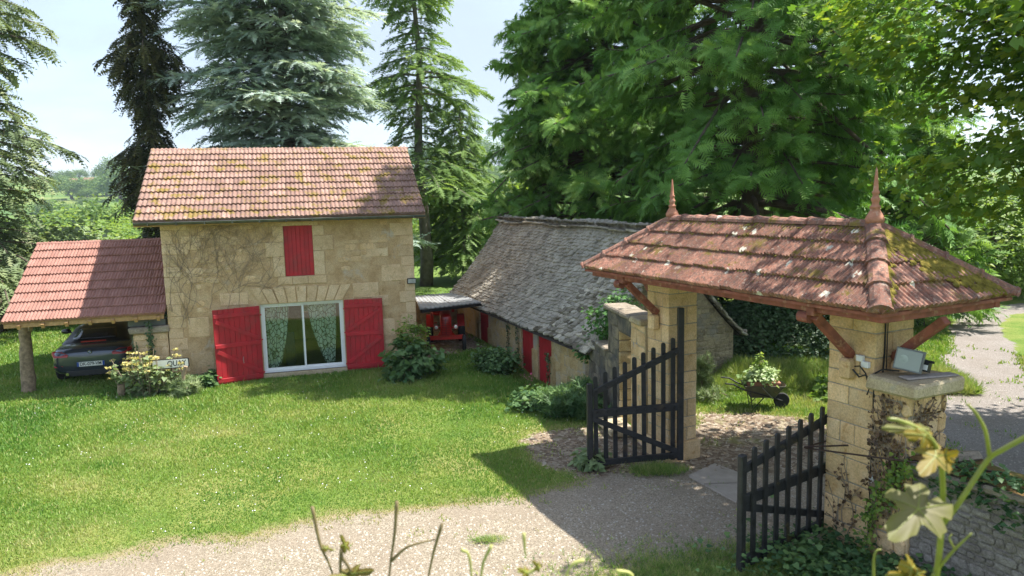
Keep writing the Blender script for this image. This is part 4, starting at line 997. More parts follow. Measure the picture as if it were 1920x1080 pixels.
# ---------------------------------------------------------------- low building with stone roof
BA = Vector((1.77, 16.3, 0)); BC = Vector((-2.03, 25.9, 0)); BL_ = (BA-BC).length; bdir = (BA-BC).normalized(); BR_ = math.atan2(bdir.y, bdir.x)
barn = thing('low_stone_building', 'long low stone outbuilding with rough stone slate roof and three red doors', 'outbuilding', BC, BR_)
BW = 3.8; BE = 1.18; BZ = 3.62
BX = lambda x, y: onface(barn, x, y, 0)
d2a, d2b, d3a, d3b, d1a, d1b = BX(978, 660).x, BX(1000, 660).x, BX(1008, 660).x, BX(1034, 660).x, BX(899, 610).x, BX(916, 610).x
xs = [0, d1a, d1b, d2a, d2b, d3a, d3b, BL_]
wall_grid(barn, xs, [-.6, .92, BE], {(1, 0), (3, 0), (5, 0)}, 0, .4, M_BARN)
MB().box(.0, .4, .4, BW, -.6, BE).box(.4, BL_-.4, BW-.4, BW, -.6, BE).build('wall', M_BARN, barn)
# gables with a flared outline
def prof(y):      # roof height across the building, flared at the eaves
    t = abs(y-BW/2)/(BW/2+.22); t = min(t, 1.0); return BZ-(BZ-1.10)*(1.28*t-.28*t*t)
def gable(x0, x1, mat):
    ys = [.0]+[BW*i/12 for i in range(1, 12)]+[BW]; P = [(ys[0], -.6)]+[(y, prof(y)-.07) for y in ys]+[(BW, -.6)]; n = len(P)
    MB().add([(x0, y, z) for y, z in P]+[(x1, y, z) for y, z in P], [tuple(range(n))[::-1], tuple(range(n, 2*n))]+[(i, (i+1) % n, n+(i+1) % n, n+i) for i in range(n)]).build('gable_wall', mat, barn)
gable(BL_-.4, BL_, M_GABLE); gable(0, .4, M_GABLE)
rubble(barn, M_GABLE, .02, BW-.02, -.3, BZ-.2, lambda u, z: ((BL_, u, z), math.pi/2), (.07, .14), (.1, .26), .022, zmax=lambda u: prof(u)-.1)
for (a, b_) in ((d1a, d1b), (d2a, d2b), (d3a, d3b)):
    dr = bpy.data.objects.new('door', None); COL.objects.link(dr); dr.parent = barn; dr.location = (a, .06, -.45)
    nb = 4
    for i in range(nb): block('board', (b_-a)/nb-.004, .03, 1.36, M_RED2, dr, ((i+.5)*(b_-a)/nb, 0, 0), c=.003, j=.001)
    MB().box(.02, .05, -.03, -.016, 1.05, 1.08).build('latch', M_IRON, dr)
    for x in (a, b_): fstone('door_stone', x-.09 if x == b_ else x-.24, x+.24 if x == b_ else x+.0, -.5, .5, .012, M_BSTONE, par=barn) if True else None
    fstone('lintel', a-.2, b_+.2, .93, BE-.02, .015, M_BSTONE, par=barn)
rubble(barn, M_BSTONE, .1, BL_-.02, -.3, BE-.03, lambda u, z: ((u, 0, z), 0), (.15, .26), (.2, .5), .012,
       skip=lambda u, z, w_, h: any(a-.1 < u+w_/2 and u-w_/2 < b_+.1 for a, b_ in ((d1a, d1b), (d2a-.1, d3b+.1))) or (u < d2a-.2 and rnd.random() < .75) or rnd.random() < .35)
# stone slates, real slabs in courses
def lauzes():
    R = random.Random(11); exp = .10; ov = .22; items = []
    slopeL = 0; prev = None; pts = []
    K = 60
    for i in range(K+1):
        y = -.22+(BW/2+.22)*i/K; p = (y, prof(y)); 
        if prev: slopeL += math.hypot(p[0]-prev[0], p[1]-prev[1])
        pts.append((slopeL, p)); prev = p
    def P(s_):
        for i in range(K):
            if pts[i+1][0] >= s_:
                t = (s_-pts[i][0])/(pts[i+1][0]-pts[i][0]); a, b_ = pts[i][1], pts[i+1][1]; return (a[0]+(b_[0]-a[0])*t, a[1]+(b_[1]-a[1])*t), math.atan2(b_[1]-a[1], b_[0]-a[0])
        return pts[-1][1], math.atan2(pts[-1][1][1]-pts[-2][1][1], pts[-1][1][0]-pts[-2][1][0])
    sag = lambda x, s_: -.07*math.sin(math.pi*min(1, max(0, x/BL_)))*math.sin(math.pi*min(1, s_/slopeL))+.03*math.sin(x*1.7+s_*.8)
    s_ = 0; first = True
    while s_ < slopeL:
        (yy, zz), a = P(s_); x = -.15+R.uniform(-.1, 0)
        e2 = exp*(1.5 if s_ < .2 else 1)*R.uniform(.9, 1.12)
        while x < BL_+.12:
            w_ = R.uniform(.12, .34)*(1.25 if s_ < .2 else 1); items.append((x+w_/2, yy, zz+sag(x, s_), a, w_, s_)); x += w_
        s_ += e2
    items.sort(key=lambda t: -t[0]+.6*(t[5])) # nearest first
    Vs = []; Fs = []; cnt = 0
    meshes = []
    for k in range(14):
        n = 6; P_ = [(-.5, 0), (-.28+R.uniform(-.08, .08), -.10*R.random()-.04), (.1+R.uniform(-.15, .15), -.13*R.random()-.04), (.42, -.05*R.random()), (.5, .15), (.45, 1), (-.45, 1)]
        P_ = [(x+R.uniform(-.04, .04), y+R.uniform(-.03, .03)) for x, y in P_]; n = len(P_); th = R.uniform(.03, .06)
        V = [(x, y*.26, -.005) for x, y in P_]+[(x*.96, y*.26+.004, th*R.uniform(.75, 1.15)) for x, y in P_]
        F = [tuple(range(n, 2*n))]+[(i, (i+1) % n, n+(i+1) % n, n+i) for i in range(n)]
        meshes.append((V, F))
    mes = []
    for V, F in meshes:
        me = bpy.data.meshes.new('stone_slate'); me.from_pydata(V, [], F); me.update(); me.materials.append(M_LAUZE); mes.append(me)
    for (x, y, z_, a, w_, s_) in items:
        k = R.randrange(14); tilt = a-R.uniform(.16, .34)
        M4 = Matrix.Translation((x, y, z_+R.uniform(-.006, .012))) @ Matrix.Rotation(tilt, 4, 'X') @ Matrix.Rotation(R.uniform(-.09, .09), 4, 'Z') @ Matrix.Rotation(R.uniform(-.08, .08), 4, 'Y') @ Matrix.Diagonal((w_*.97, 1, 1, 1))
        if cnt < 300:
            o = bpy.data.objects.new('stone_slate', mes[k]); COL.objects.link(o); o.parent = barn; o.matrix_local = M4; cnt += 1
        else:
            b = len(Vs); V, F = meshes[k]; Vs += [tuple(M4 @ Vector(p)) for p in V]; Fs += [tuple(i+b for i in f) for f in F]
    me = bpy.data.meshes.new('stone_slates'); me.from_pydata(Vs, [], Fs); me.update(); tag(link('stone_slates_far', me, barn, M_LAUZE), kind='stuff')
    # under-roof and back slope, near-black to paint shade into the slate gaps
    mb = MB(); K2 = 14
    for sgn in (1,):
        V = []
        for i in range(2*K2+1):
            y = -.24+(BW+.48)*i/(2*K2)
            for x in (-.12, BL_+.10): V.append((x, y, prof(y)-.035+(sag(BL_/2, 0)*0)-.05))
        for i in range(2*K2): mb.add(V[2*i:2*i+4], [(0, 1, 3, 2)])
    mb.build('roof_base', simple('gap_shade_base', (.035, .03, .025), .95, bmp=0), barn)
    # rear slope slates, joined (never faces the photograph)
    Vs = []; Fs = []
    s_ = 0
    while s_ < slopeL:
        (yy, zz), a = P(s_); x = -.15
        while x < BL_+.12:
            w_ = R.uniform(.2, .4); k = R.randrange(14); V, F = meshes[k]
            M4 = Matrix.Translation((x, BW-yy, zz)) @ Matrix.Rotation(math.pi, 4, 'Z') @ Matrix.Rotation(a-.12, 4, 'X') @ Matrix.Diagonal((w_, 1, 1, 1)); b = len(Vs)
            Vs += [tuple(M4 @ Vector(p)) for p in V]; Fs += [tuple(i+b for i in f) for f in F]; x += w_
        s_ += .13
    me = bpy.data.meshes.new('rear_slates'); me.from_pydata(Vs, [], Fs); me.update(); tag(link('rear_stone_slates', me, barn, M_LAUZE), kind='stuff')
    for i in range(26):
        x = -.1+i*BL_/25; zr = BZ+.015+sag(x, slopeL)
        V, F = cham(BL_/25*1.05, .34, .05, .012, .012, R); me = bpy.data.meshes.new('ridge_stone'); me.from_pydata(V, [], F); link('ridge_stone', me, barn, M_LAUZE, (x, BW/2+R.uniform(-.03, .03), zr-.02), (R.uniform(-.08, .08), R.uniform(-.05, .05), R.uniform(-.08, .08)))
    # verge stones on the near gable
    for i in range(30):
        y = -.2+(BW+.4)*i/29; a = math.atan2(prof(y+.05)-prof(y-.05), .1)
        V, F = cham(.3, .2, .045, .01, .012, R); me = bpy.data.meshes.new('verge_stone'); me.from_pydata(V, [], F); link('verge_stone', me, barn, M_LAUZE, (BL_+.02, y, prof(y)-.01), (a+.05, 0, R.uniform(-.1, .1)))
    MB().tube([(BL_-.1, BW+.15, BE-.02), (BL_+.12, BW+.30, BE-.02)], .05, 8).build('eave_end', M_CAP, barn)
lauzes()

# ---------------------------------------------------------------- gate: pillars, roof, leaves
GL = Vector((2.74, 12.68, 0)); GRR = math.atan2(-.902, .43); GLEN = 3.95
def gpt(x, y, z=0): return GL+Matrix.Rotation(GRR, 3, 'Z') @ Vector((x, y, z))
def pillar(x, s_, top, label, plinth):
    p = thing('gate_pillar', label, 'gate pillar', gpt(x, 0), GRR, 'ashlar gate pillars'); R = random.Random(int(x*10)+3)
    MB().box(-s_/2+.012, s_/2-.012, -s_/2+.012, s_/2-.012, -.3, top-.005).build('mortar_core', M_MORT, p)
    z = -.25; k = 0
    if plinth:
        block('plinth_stone', s_+.1, s_+.1, .5, M_PIL, p, (.02, 0, -.2), c=.02, j=.01); z = .302
    while z < top-.02:
        h = R.choice([.19, .23, .26, .3]); h = min(h, top-z)
        if top-z-h < .1: h = top-z
        n = R.choice([2, 2, 3]); cuts = [0]+sorted((i+R.uniform(-.14, .14))/n for i in range(1, n))+[1]
        ax = k % 2
        for i in range(n):
            a, b_ = cuts[i]*s_-s_/2, cuts[i+1]*s_-s_/2
            if ax: block('stone', b_-a-.011, s_+R.uniform(-.006, .006), h-.011, M_PIL, p, ((a+b_)/2, 0, z), c=.009, j=.004)
            else: block('stone', s_+R.uniform(-.006, .006), b_-a-.011, h-.011, M_PIL, p, (0, (a+b_)/2, z), c=.009, j=.004)
        z += h; k += 1
    return p
PTOP = 3.27
pL = pillar(0, .60, PTOP, 'far ashlar pillar of the gate with plinth, next to the doorway wall', True)
pR = pillar(GLEN, .68, PTOP, 'near ashlar pillar of the gate carrying the floodlight and dead ivy', False)
# gate roof
gr_ = thing('gate_roof', 'hipped clay tile canopy over the gate with two pointed finials', 'gate canopy', gpt(0, 0), GRR)
RE, RRZ, OV, OY = 3.27, 4.10, 1.02, 1.14
X0, X1, Y0_, Y1_ = -OV, GLEN+OV, -OY, OY
rise = RRZ-RE; ssl = math.hypot(rise, OV); ssy = math.hypot(rise, OY)
hipL = ((-OV, -OV, RE), (0, 0, RRZ)); hipR = ((GLEN+OV, -OV, RE), (GLEN, 0, RRZ))
cw = .235; ncol = round((X1-X0)/cw)
# front slope (towards the lawn), rear slope, right end, left end; hips clip the tiles
cl = lambda p, n: (Vector(p), Vector(n).normalized())
cFL = cl((-OV, -OY, 0), (OY, -OV, 0)); cFR = cl((GLEN+OV, -OY, 0), (-OY, -OV, 0)); cBL = cl((-OV, OY, 0), (OY, OV, 0)); cBR = cl((GLEN+OV, OY, 0), (-OY, OV, 0))
neg = lambda c: (c[0], -c[1])
tile_roof(gr_, (X0, Y0_, RE), (1, 0, 0), (0, OY, rise), X1-X0, ssy, (X1-X0)/27, ssy/4, 4, .026, .045, M_TILE_G, clip=(cFL, cFR), limit=120, jit=.014)
tile_roof(gr_, (X1, Y0_, RE), (0, 1, 0), (-OV, 0, rise), 2*OY, ssl, 2*OY/10, ssl/4, 3, .026, .045, M_TILE_G, clip=(neg(cFR), neg(cBR)), limit=60, jit=.014)
tile_roof(gr_, (X1, Y1_, RE), (-1, 0, 0), (0, -OY, rise), X1-X0, ssy, (X1-X0)/27, ssy/4, 3, .017, .03, M_TILE_G, clip=(cBL, cBR), limit=70, jit=.01)
tile_roof(gr_, (X0, Y1_, RE), (0, -1, 0), (OV, 0, rise), 2*OY, ssl, 2*OY/10, ssl/4, 3, .017, .03, M_TILE_G, clip=(neg(cFL), neg(cBL)), limit=30, jit=.01)
# boarded deck underneath
dk = MB(); o_ = .03
for (a, b_, c, d) in (((X0, Y0_), (X1, Y0_), (GLEN, 0), (0, 0)), ((X1, Y0_), (X1, Y1_), (GLEN, 0), (GLEN, 0)), ((X1, Y1_), (X0, Y1_), (0, 0), (GLEN, 0)), ((X0, Y1_), (X0, Y0_), (0, 0), (0, 0))):
    zz = lambda p: (RRZ if (abs(p[1]) < 1e-6) else RE)-o_
    V = [(p[0]*.996+.008, p[1]*.985, zz(p)) for p in (a, b_, c, d)]; V2 = [(x, y, z-.035) for x, y, z in V]; dk.add(V+V2, [(0, 1, 2, 3), (7, 6, 5, 4), (0, 4, 5, 1)])
dk.build('roof_boarding', M_BEAM, gr_)
# ridge and hip tiles
for (a, b_, n) in (((0, 0, RRZ-.01), (GLEN, 0, RRZ-.01), 12), (( -OV, -OY, RE-.01), (0, 0, RRZ-.01), 4), ((GLEN+OV, -OY, RE-.01), (GLEN, 0, RRZ-.01), 4), ((GLEN+OV, OY, RE-.01), (GLEN, 0, RRZ-.01), 4), ((-OV, OY, RE-.01), (0, 0, RRZ-.01), 4)):
    a = Vector(a); b_ = Vector(b_)
    for i in range(n):
        p = a.lerp(b_, i/n); q = a.lerp(b_, min(1, (i+1)/n+.02)); half_round('ridge_tile', p+Vector((0, 0, rnd.uniform(0, .012))), q, .105 if n == 12 else .12, M_TILE_G, gr_, n=7, flare=.016)
# finials
for x in (0, GLEN):
    M4 = [(.10, -.06), (.115, 0), (.10, .03), (.085, .06), (.062, .10), (.055, .13), (.066, .14), (.066, .155), (.045, .17), (.04, .20), (.055, .23), (.055, .25), (.04, .27), (.034, .30), (.045, .32), (.045, .335), (.032, .35), (.024, .47), (.012, .60), (.0, .64)]
    if x == 0: M4 = [(a*.95, b_*.95) for a, b_ in M4]
    MB().lathe([(a*1.0, b_*.98) for a, b_ in M4], (x, 0, RRZ+.08), 14).build('finial', M_TERRA, gr_, smooth=True)
# timber frame under the canopy
for y in (-.97, .97): block('eave_beam', X1-X0-.16, .09, .11, M_BEAM, gr_, ((X0+X1)/2, y, RE-.15), c=.008)
for x in (X0+.14, X1-.14): block('end_beam', .09, 1.88, .10, M_BEAM, gr_, (x, 0, RE-.155), c=.008)
for x in (0, GLEN):
    block('cross_beam', .12, 2.1, .13, M_BEAM, gr_, (x, 0, RE-.19), c=.01)
def kbrace(x, y, dx, dy):
    a = (x+dx*.30, y+dy*.30, 2.52); b_ = (x+dx*.86, y+dy*.86, RE-.2)
    MB().bar(a, b_, .11, .10).build('brace', M_BEAM, gr_, bevel=.01)
    c_ = block('corbel', .15 if dx else .16, .15, .26, M_PIL, gr_, (x+dx*.36, y+dy*.36, 2.24), c=.03)
kbrace(0, 0, 0, -1.08); kbrace(GLEN, 0, 0, -1.12); kbrace(GLEN, 0, 1.12, 0); kbrace(0, 0, -1, 0)
for (x) in (0, GLEN): MB().lathe([(.07, -.08), (.07, .08)], n=12, M=Matrix.Rotation(math.pi/2, 4, 'Y')).build('beam_end', M_BEAM, gr_, loc=(x-.12, -.99, RE-.22))
# moss cushions on the near hip
def moss():
    R = random.Random(4); V = []; F = []
    def blob(c, r_, n1, M3):
        b = len(V); n = 7
        for j in range(4):
            rr = math.cos(j/3.3*math.pi/2); hz = math.sin(j/3.3*math.pi/2)
            for i in range(n): a = 2*math.pi*i/n; V.append(tuple(Vector(c)+M3 @ Vector((math.cos(a)*rr*r_*R.uniform(.8, 1.2), math.sin(a)*rr*r_*R.uniform(.8, 1.2), hz*r_*.42))))
        for j in range(3): F.extend([(b+j*n+i, b+j*n+(i+1) % n, b+(j+1)*n+(i+1) % n, b+(j+1)*n+i) for i in range(n)])
        F.append(tuple(b+3*n+i for i in range(n)))
    ve = Vector((-OV, 0, rise)).normalized(); ue = Vector((0, 1, 0)); ne = ue.cross(ve)
    M3 = Matrix((ue, ve, ne)).transposed()
    for i in range(3200):
        s_ = R.random()**.8*ssl; hw = OY*(1-s_/ssl)
        # band running diagonally from the ridge down to the far corner
        yc = hw*(.38+.35*(1-s_/ssl)) if R.random() < .62 else -hw*.93; y = yc+R.gauss(0, .18 if yc > 0 else .06)
        if abs(y) > hw: continue
        if s_ < .3 and R.random() < .45 and y < .6: continue
        p = Vector((X1, 0, RE))+ue*y+ve*s_+ne*.05; blob(p, R.uniform(.018, .05), 0, M3)
    vf = Vector((0, OY, rise)).normalized(); uf = Vector((1, 0, 0)); nf = uf.cross(vf); M3 = Matrix((uf, vf, nf)).transposed()
    for i in range(1500):
        x = R.uniform(0, GLEN); s_ = ssy*(.93+R.uniform(-.1, .03)) if R.random() < .5 else ssy*R.choice([.25, .5, .75])+R.gauss(0, .02)
        if R.random() > .35+.5*math.sin(x*2.1)**2: continue
        p = Vector((x, Y0_, RE))+vf*s_+nf*.036; blob(p, R.uniform(.012, .026), 0, M3)
    me = bpy.data.meshes.new('moss'); me.from_pydata(V, [], F); me.polygons.foreach_set('use_smooth', [True]*len(F)); me.update()
    m = simple('moss', (.17, .135, .028), .95, var=.5, scale=14, bmp=.8, bscale=120, spec=.1)
    tag(link('moss', me, gr_, m), kind='stuff')
moss()
# lantern hanging under the canopy
lp_ = at(1407, 553, 0+11.3); l_ = thing('lantern', 'small glass lantern hanging under the gate canopy', 'lantern', gpt(GLEN*.40, .15, 3.05))
MB().lathe([(.012, .10), (.05, .06), (.062, .05), (.06, .04)], n=6).build('cap', M_IRON, l_); MB().lathe([(.058, .04), (.036, -.12)], n=6).build('glass', simple('lantern_glass', (.45, .5, .45), .15, bmp=0), l_); MB().lathe([(.04, -.12), (.03, -.135)], n=6).tube([(0, 0, .1), (0, 0, .22)], .006, 5).build('frame', M_IRON, l_)

# gate leaves
def leaf(hx, fx, z0, zh, zf, npal, label, hinge_top, swap=False):
    """hx hinge ground point, fx free-end ground point; zh/zf heights of the sloping top rail at hinge and free end"""
    d = Vector((fx[0]-hx[0], fx[1]-hx[1], 0)); W_ = d.length; rz = math.atan2(d.y, d.x)
    g = thing('gate_leaf', label, 'gate', (hx[0], hx[1], 0), rz, 'black wooden picket gate leaves')
    m_ = M_GATEB if swap else M_GATE; yb = .045 if swap else -.0
    front = -1 if swap else 1
    block('hinge_stile', .095, .075, hinge_top-.06, m_, g, (0, 0, .06), c=.006)
    block('end_stile', .10, .075, zf+.16, m_, g, (W_, 0, .03), c=.012)
    for i in range(npal):
        t = (i+.7)/(npal+.4); x = W_*t; zt2 = zh+(zf-zh)*t+.24
        P = []; hw = .036; r_ = hw
        Z0 = z0+rnd.uniform(-.02, .02)
        P = [(-hw, Z0), (hw, Z0)]+[(hw*math.cos(a), zt2-r_+r_*math.sin(a)) for a in [math.pi*k/6 for k in range(7)]]
        n = len(P); V = [(px, -.014, pz) for px, pz in P]+[(px, .014, pz) for px, pz in P]
        me = bpy.data.meshes.new('picket'); me.from_pydata(V, [], [tuple(range(n)), tuple(range(n, 2*n))[::-1]]+[(k, n+k, n+(k+1) % n, (k+1) % n) for k in range(n)]); me.update()
        link('picket', me, g, m_, (x, front*-.045, 0), (0, rnd.uniform(-.008, .008), 0))
    zr_ = lambda t: zh+(zf-zh)*t
    bm_ = MB()
    for i in range(npal):
        t = (i+.7)/(npal+.4)
        for zz in (zr_(t), z0+.92*(.9 if swap else 1)): bm_.lathe([(.011, -.03), (.011, .03)], (0, 0, 0), 6, Matrix.Translation((W_*t, -.02 if swap else .03, zz)) @ Matrix.Rotation(math.pi/2, 4, 'X'))
    tag(bm_.build('bolt_heads', M_IRON, g), kind='stuff')
    MB().bar((0, 0, zr_(0)), (W_, 0, zr_(1)), .05, .10).build('top_rail', m_, g, bevel=.006)
    zm = z0+.92*(.9 if swap else 1)
    MB().bar((0, 0, zm), (W_, 0, zm-.02), .05, .13).build('middle_rail', m_, g, bevel=.006)
    MB().bar((0, 0, z0+.08), (W_, 0, z0+.05), .05, .10).build('bottom_rail', m_, g, bevel=.006)
    MB().bar((W_-.03, 0, zm-.1), (.05, 0, z0+.14), .045, .09).build('diagonal_brace', m_, g, bevel=.006)
    return g
hL = G(1276, 866); hL = hL+np.array([-.02, -.06, 0]); fL = G(1107, 882); hR_ = G(1560, 995); fR = G(1389, 1075)
def zat(px, py, P): # height of the point above ground point P seen at py
    return float(at(px, py, P[1])[2])
zLh = zat(1268, 655, hL); zLf = zat(1110, 740, fL); zRh = zat(1560, 775, hR_); zRf = zat(1390, 882, fR)
gLo = leaf(hL, fL, .07, zLh, zLf, 9, 'far leaf of the black picket gate, standing open in front of the plinth pillar', zat(1278, 577, hL))
gRo = leaf(hR_, fR, .10, zRh, zRf, 8, 'near leaf of the black picket gate with mossy sloping top rail', zat(1560, 728, hR_), True)
# iron stay rods pinned to the near pillar
def rodpt(px, py, P): return at(px, py, P)
rs = MB(); c0 = at(1508, 839, 9.0); c0b = at(1575, 827, 9.25)
rods = thing('iron_stay', 'thin rusty iron stay rods running from the near gate leaf to the mossy wall', 'iron rods', tuple(c0))
for a, b_ in ((at(1508, 839, 9.05), at(1574, 820, 9.5)), (at(1508, 838, 9.05), at(1616, 834, 8.95)), (at(1510, 840, 9.05), at(1700, 865, 8.1)), (at(1700, 865, 8.1), at(1880, 886, 7.6))):
    MB().tube([lw(rods, a), lw(rods, b_)], .012, 6).build('rod', simple('rusty_iron', (.06, .035, .028), .7, .3) if 'rusty_iron' not in bpy.data.materials else bpy.data.materials['rusty_iron'], rods)

# ---------------------------------------------------------------- side pier, floodlight and boxes at the near pillar
sp = thing('side_pier', 'short stone pier with thick capping slab against the near gate pillar', 'stone pier', gpt(GLEN+.34, 0), GRR)
SX, SY0, SY1, SZ = .50, -.36, .28, 2.20
MB().box(0, SX-.02, SY0+.02, SY1-.02, -.2, SZ).build('core', M_MORT, sp)
rubble(sp, M_PIL, 0, SX, 0, SZ, lambda u, z: ((u, SY0+.02, z), 0), (.16, .3), (.2, .4), .03)
rubble(sp, M_PIL, 0, SY1-SY0, 0, SZ, lambda u, z: ((SX-.02, SY0+u, z), math.pi/2), (.16, .3), (.2, .4), .03)
V, F = cham(SX+.16, SY1-SY0+.22, .17, .03, .012); me = bpy.data.meshes.new('capping_slab'); me.from_pydata(V, [], F); link('capping_slab', me, sp, M_ASH, (SX/2+.06, (SY0+SY1)/2, SZ))
CT = SZ+.17
bd_ = block('loose_board', .70, .16, .022, simple('weathered_board', (.33, .29, .26), .8, var=.2, scale=20, bmp=.3), None, (0, 0, 0)); bd_.location = gpt(GLEN+.34+.44, .02, CT+.004); bd_.rotation_euler = (0, 0, GRR+1.35); tag(bd_, 'loose weathered board lying under the floodlight on the pier cap', 'board')
fd = thing('floodlight', 'large black halogen floodlight with glass front lying on the pier cap', 'floodlight', tuple(gpt(GLEN+.34+.32, -.17, CT+.20)), 0, rot=(math.radians(-14), math.radians(6), math.radians(-46)))
MB().box(-.155, .155, -.02, .02, -.13, .13).build('front_frame', simple('grey_frame', (.16, .165, .165), .5, .3, bmp=0), fd, bevel=.006)
def halogen():
    m, nt, b, o = newmat('halogen_glass'); b.inputs['Base Color'].default_value = (.26, .28, .23, 1); b.inputs['Metallic'].default_value = .5; b.inputs['Roughness'].default_value = .3; return m
MB().box(-.135, .135, -.028, -.0205, -.11, .11).build('glass', halogen(), fd)
MB().lathe([(.0, 0), (.045, 0), (.05, .004)], n=18, M=Matrix.Rotation(math.pi/2, 4, 'X')).build('reflector', simple('reflector', (.3, .33, .26), .3, .6, bmp=0), fd, loc=(-.05, -.0285, .0))
MB().add([(-.14, .02, -.12), (.14, .02, -.12), (.14, .02, .12), (-.14, .02, .12), (-.07, .14, -.06), (.07, .14, -.06), (.07, .14, .08), (-.07, .14, .08)], [(0,1,2,3),(4,7,6,5),(0,4,5,1),(1,5,6,2),(2,6,7,3),(3,7,4,0)]).box(.10, .19, .08, .20, -.09, .02).box(.02, .22, .14, .17, .02, .05).build('housing', M_IRON, fd)
MB().box(.125, .185, .074, .0795, -.07, -.01).build('warning_label', simple('label_white', (.7, .7, .7), .5, bmp=0), fd)
def wallbox(px, py, Yd, w_, h_, label, name='junction_box', d=.05):
    # on the left face of the near pillar (local y=-.34)
    q = onface(pR, px, py, -.34); o = MB().box(-w_/2, w_/2, -d, 0, -h_/2, h_/2).build(name, simple('white_plastic', (.66, .67, .68), .45, bmp=0, var=.05) if 'white_plastic' not in bpy.data.materials else bpy.data.materials['white_plastic'], None, bevel=.006)
    o.location = pR.location+Matrix.Rotation(GRR, 3, 'Z') @ q; o.rotation_euler = (0, 0, GRR); tag(o, label, 'junction box', 'white electrical boxes on the near pillar'); return o
wallbox(1616, 671, 0, .09, .075, 'upper white junction box below the brace on the near pillar'); wallbox(1626, 683, 0, .10, .075, 'lower white junction box with black cable on the near pillar')
wallbox(1638, 898, 0, .06, .08, 'small white switch box low down on the near pillar', 'switch_box')
q0 = onface(pR, 1630, 688, -.40)
def pw(v): return pR.location+Matrix.Rotation(GRR, 3, 'Z') @ Vector(v)
cb = MB(); s2 = .34
cab = [(.10, -.42, 2.38), (.18, -.40, 2.30), (.26, -.40, 2.34), (.32, -.37, 2.30), (s2+.012, -.355, 2.2)]+[(s2+.012+.006*math.sin(i), -.352, 2.1-.21*i) for i in range(11)]
cb.tube(cab, .011, 6); cb.tube([(.12, -.41, 2.42), (.2, -.42, 2.44), (.27, -.40, 2.36), (.31, -.38, 2.18), (.28, -.38, 2.1)], .009, 6); cb.tube([(.3, -.38, 2.33), (.45, -.34, 2.44), (.6, -.25, 2.44)], .010, 6); cb.tube([(s2+.02, -.2, 3.2), (s2+.02, -.2, 2.6), (s2+.02, -.22, 2.35)], .01, 5); cb.tube([(s2+.02, -.16, 3.2), (s2+.02, -.16, 2.4)], .006, 5)
o = cb.build('cable', M_IRON, None); o.location = pR.location; o.rotation_euler = (0, 0, GRR); tag(o, 'black electric cable running down the near pillar to the ground', 'cable')

# ---------------------------------------------------------------- retaining wall to the right
rt = thing('retaining_wall', 'low grey rubble wall with mossy top at the bottom right, along the road', 'wall', gpt(GLEN+.84, 0), GRR)
RZT = 1.42
MB().box(0, 4.6, -.28, .24, -.2, RZT-.05).build('core', M_RET, rt)
rubble(rt, M_RET, 0, 4.6, -.05, RZT-.08, lambda u, z: ((u, -.28, z), 0), (.05, .13), (.08, .24), .03)
for i in range(11):
    V, F = cham(.43, .66, .11, .03, .025); me = bpy.data.meshes.new('coping_stone'); me.from_pydata(V, [], F)
    link('coping_stone', me, rt, M_CAP if i % 3 else M_RET, (.21+i*.42, -.02+rnd.uniform(-.02, .02), RZT-.07+rnd.uniform(-.012, .012)), (rnd.uniform(-.04, .04), rnd.uniform(-.03, .03), rnd.uniform(-.05, .05)))
def mossy():
    xs = np.linspace(0, 4.6, 150); ys = np.linspace(-.36, .3, 26); XX, YY = np.meshgrid(xs, ys); x = XX.ravel(); y = YY.ravel()
    zz = RZT+.05+.10*vnoise(x, y, .35, 5, 4)-.02-.5*np.clip(np.abs(y+.03)-.27, 0, 1)**1.2-.06*(vnoise(x, y, .8, 8)>.62)
    idx = np.arange(len(x)).reshape(len(ys), len(xs)); F = np.stack([idx[:-1, :-1], idx[:-1, 1:], idx[1:, 1:], idx[1:, :-1]], -1).reshape(-1, 4)
    m = simple('brown_moss', (.13, .085, .035), .98, var=.55, scale=7, bmp=1.0, bscale=45, spec=.1, dirt=((.11, .13, .035), 3, .5, .65))
    tag(link('moss_layer', fast_mesh('moss_layer', np.stack([x, y, zz], 1), F, smooth=True), rt, m), kind='stuff')
mossy()
# pale rounded stone with a hole on the wall end
o = block('loose_stone', .34, .16, .10, M_CAP, None, (0, 0, 0), c=.03, j=.015); o.location = gpt(GLEN+.84+.35, .12, RZT+.07); o.rotation_euler = (0, 0, GRR+1.2); tag(o, 'pale elongated stone lying on top of the mossy wall', 'stone')

# ---------------------------------------------------------------- doorway wall between far pillar and low building
dwl = thing('doorway_wall', 'blackened stone wall with a narrow doorway between far pillar and low building', 'wall', (2.42, 13.05, 0), math.atan2(2.75, -.50))
# local x runs away from the pillar, local y>0 points left (towards the lawn)
WH = 2.22
def wbox(name, x0, x1, z0, z1, mat): return MB().box(x0, x1, -.22, .12, z0, z1).build(name, mat, dwl)
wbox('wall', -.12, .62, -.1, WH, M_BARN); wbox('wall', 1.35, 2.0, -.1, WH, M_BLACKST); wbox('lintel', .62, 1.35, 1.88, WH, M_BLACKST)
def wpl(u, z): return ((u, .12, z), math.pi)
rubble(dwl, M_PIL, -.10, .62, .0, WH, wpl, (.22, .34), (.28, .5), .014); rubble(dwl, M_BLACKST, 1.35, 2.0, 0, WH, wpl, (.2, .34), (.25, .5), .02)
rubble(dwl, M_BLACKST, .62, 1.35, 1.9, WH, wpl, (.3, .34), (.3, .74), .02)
z = 0
while z < 1.86:
    h = min(rnd.uniform(.2, .32), 1.88-z); block('jamb_stone', .06, .33, h-.012, M_BSTONE, dwl, (1.345, -.05, z), c=.012, j=.008); block('jamb_stone', .06, .33, h-.012, M_PIL, dwl, (.625, -.05, z), c=.012, j=.008); z += h
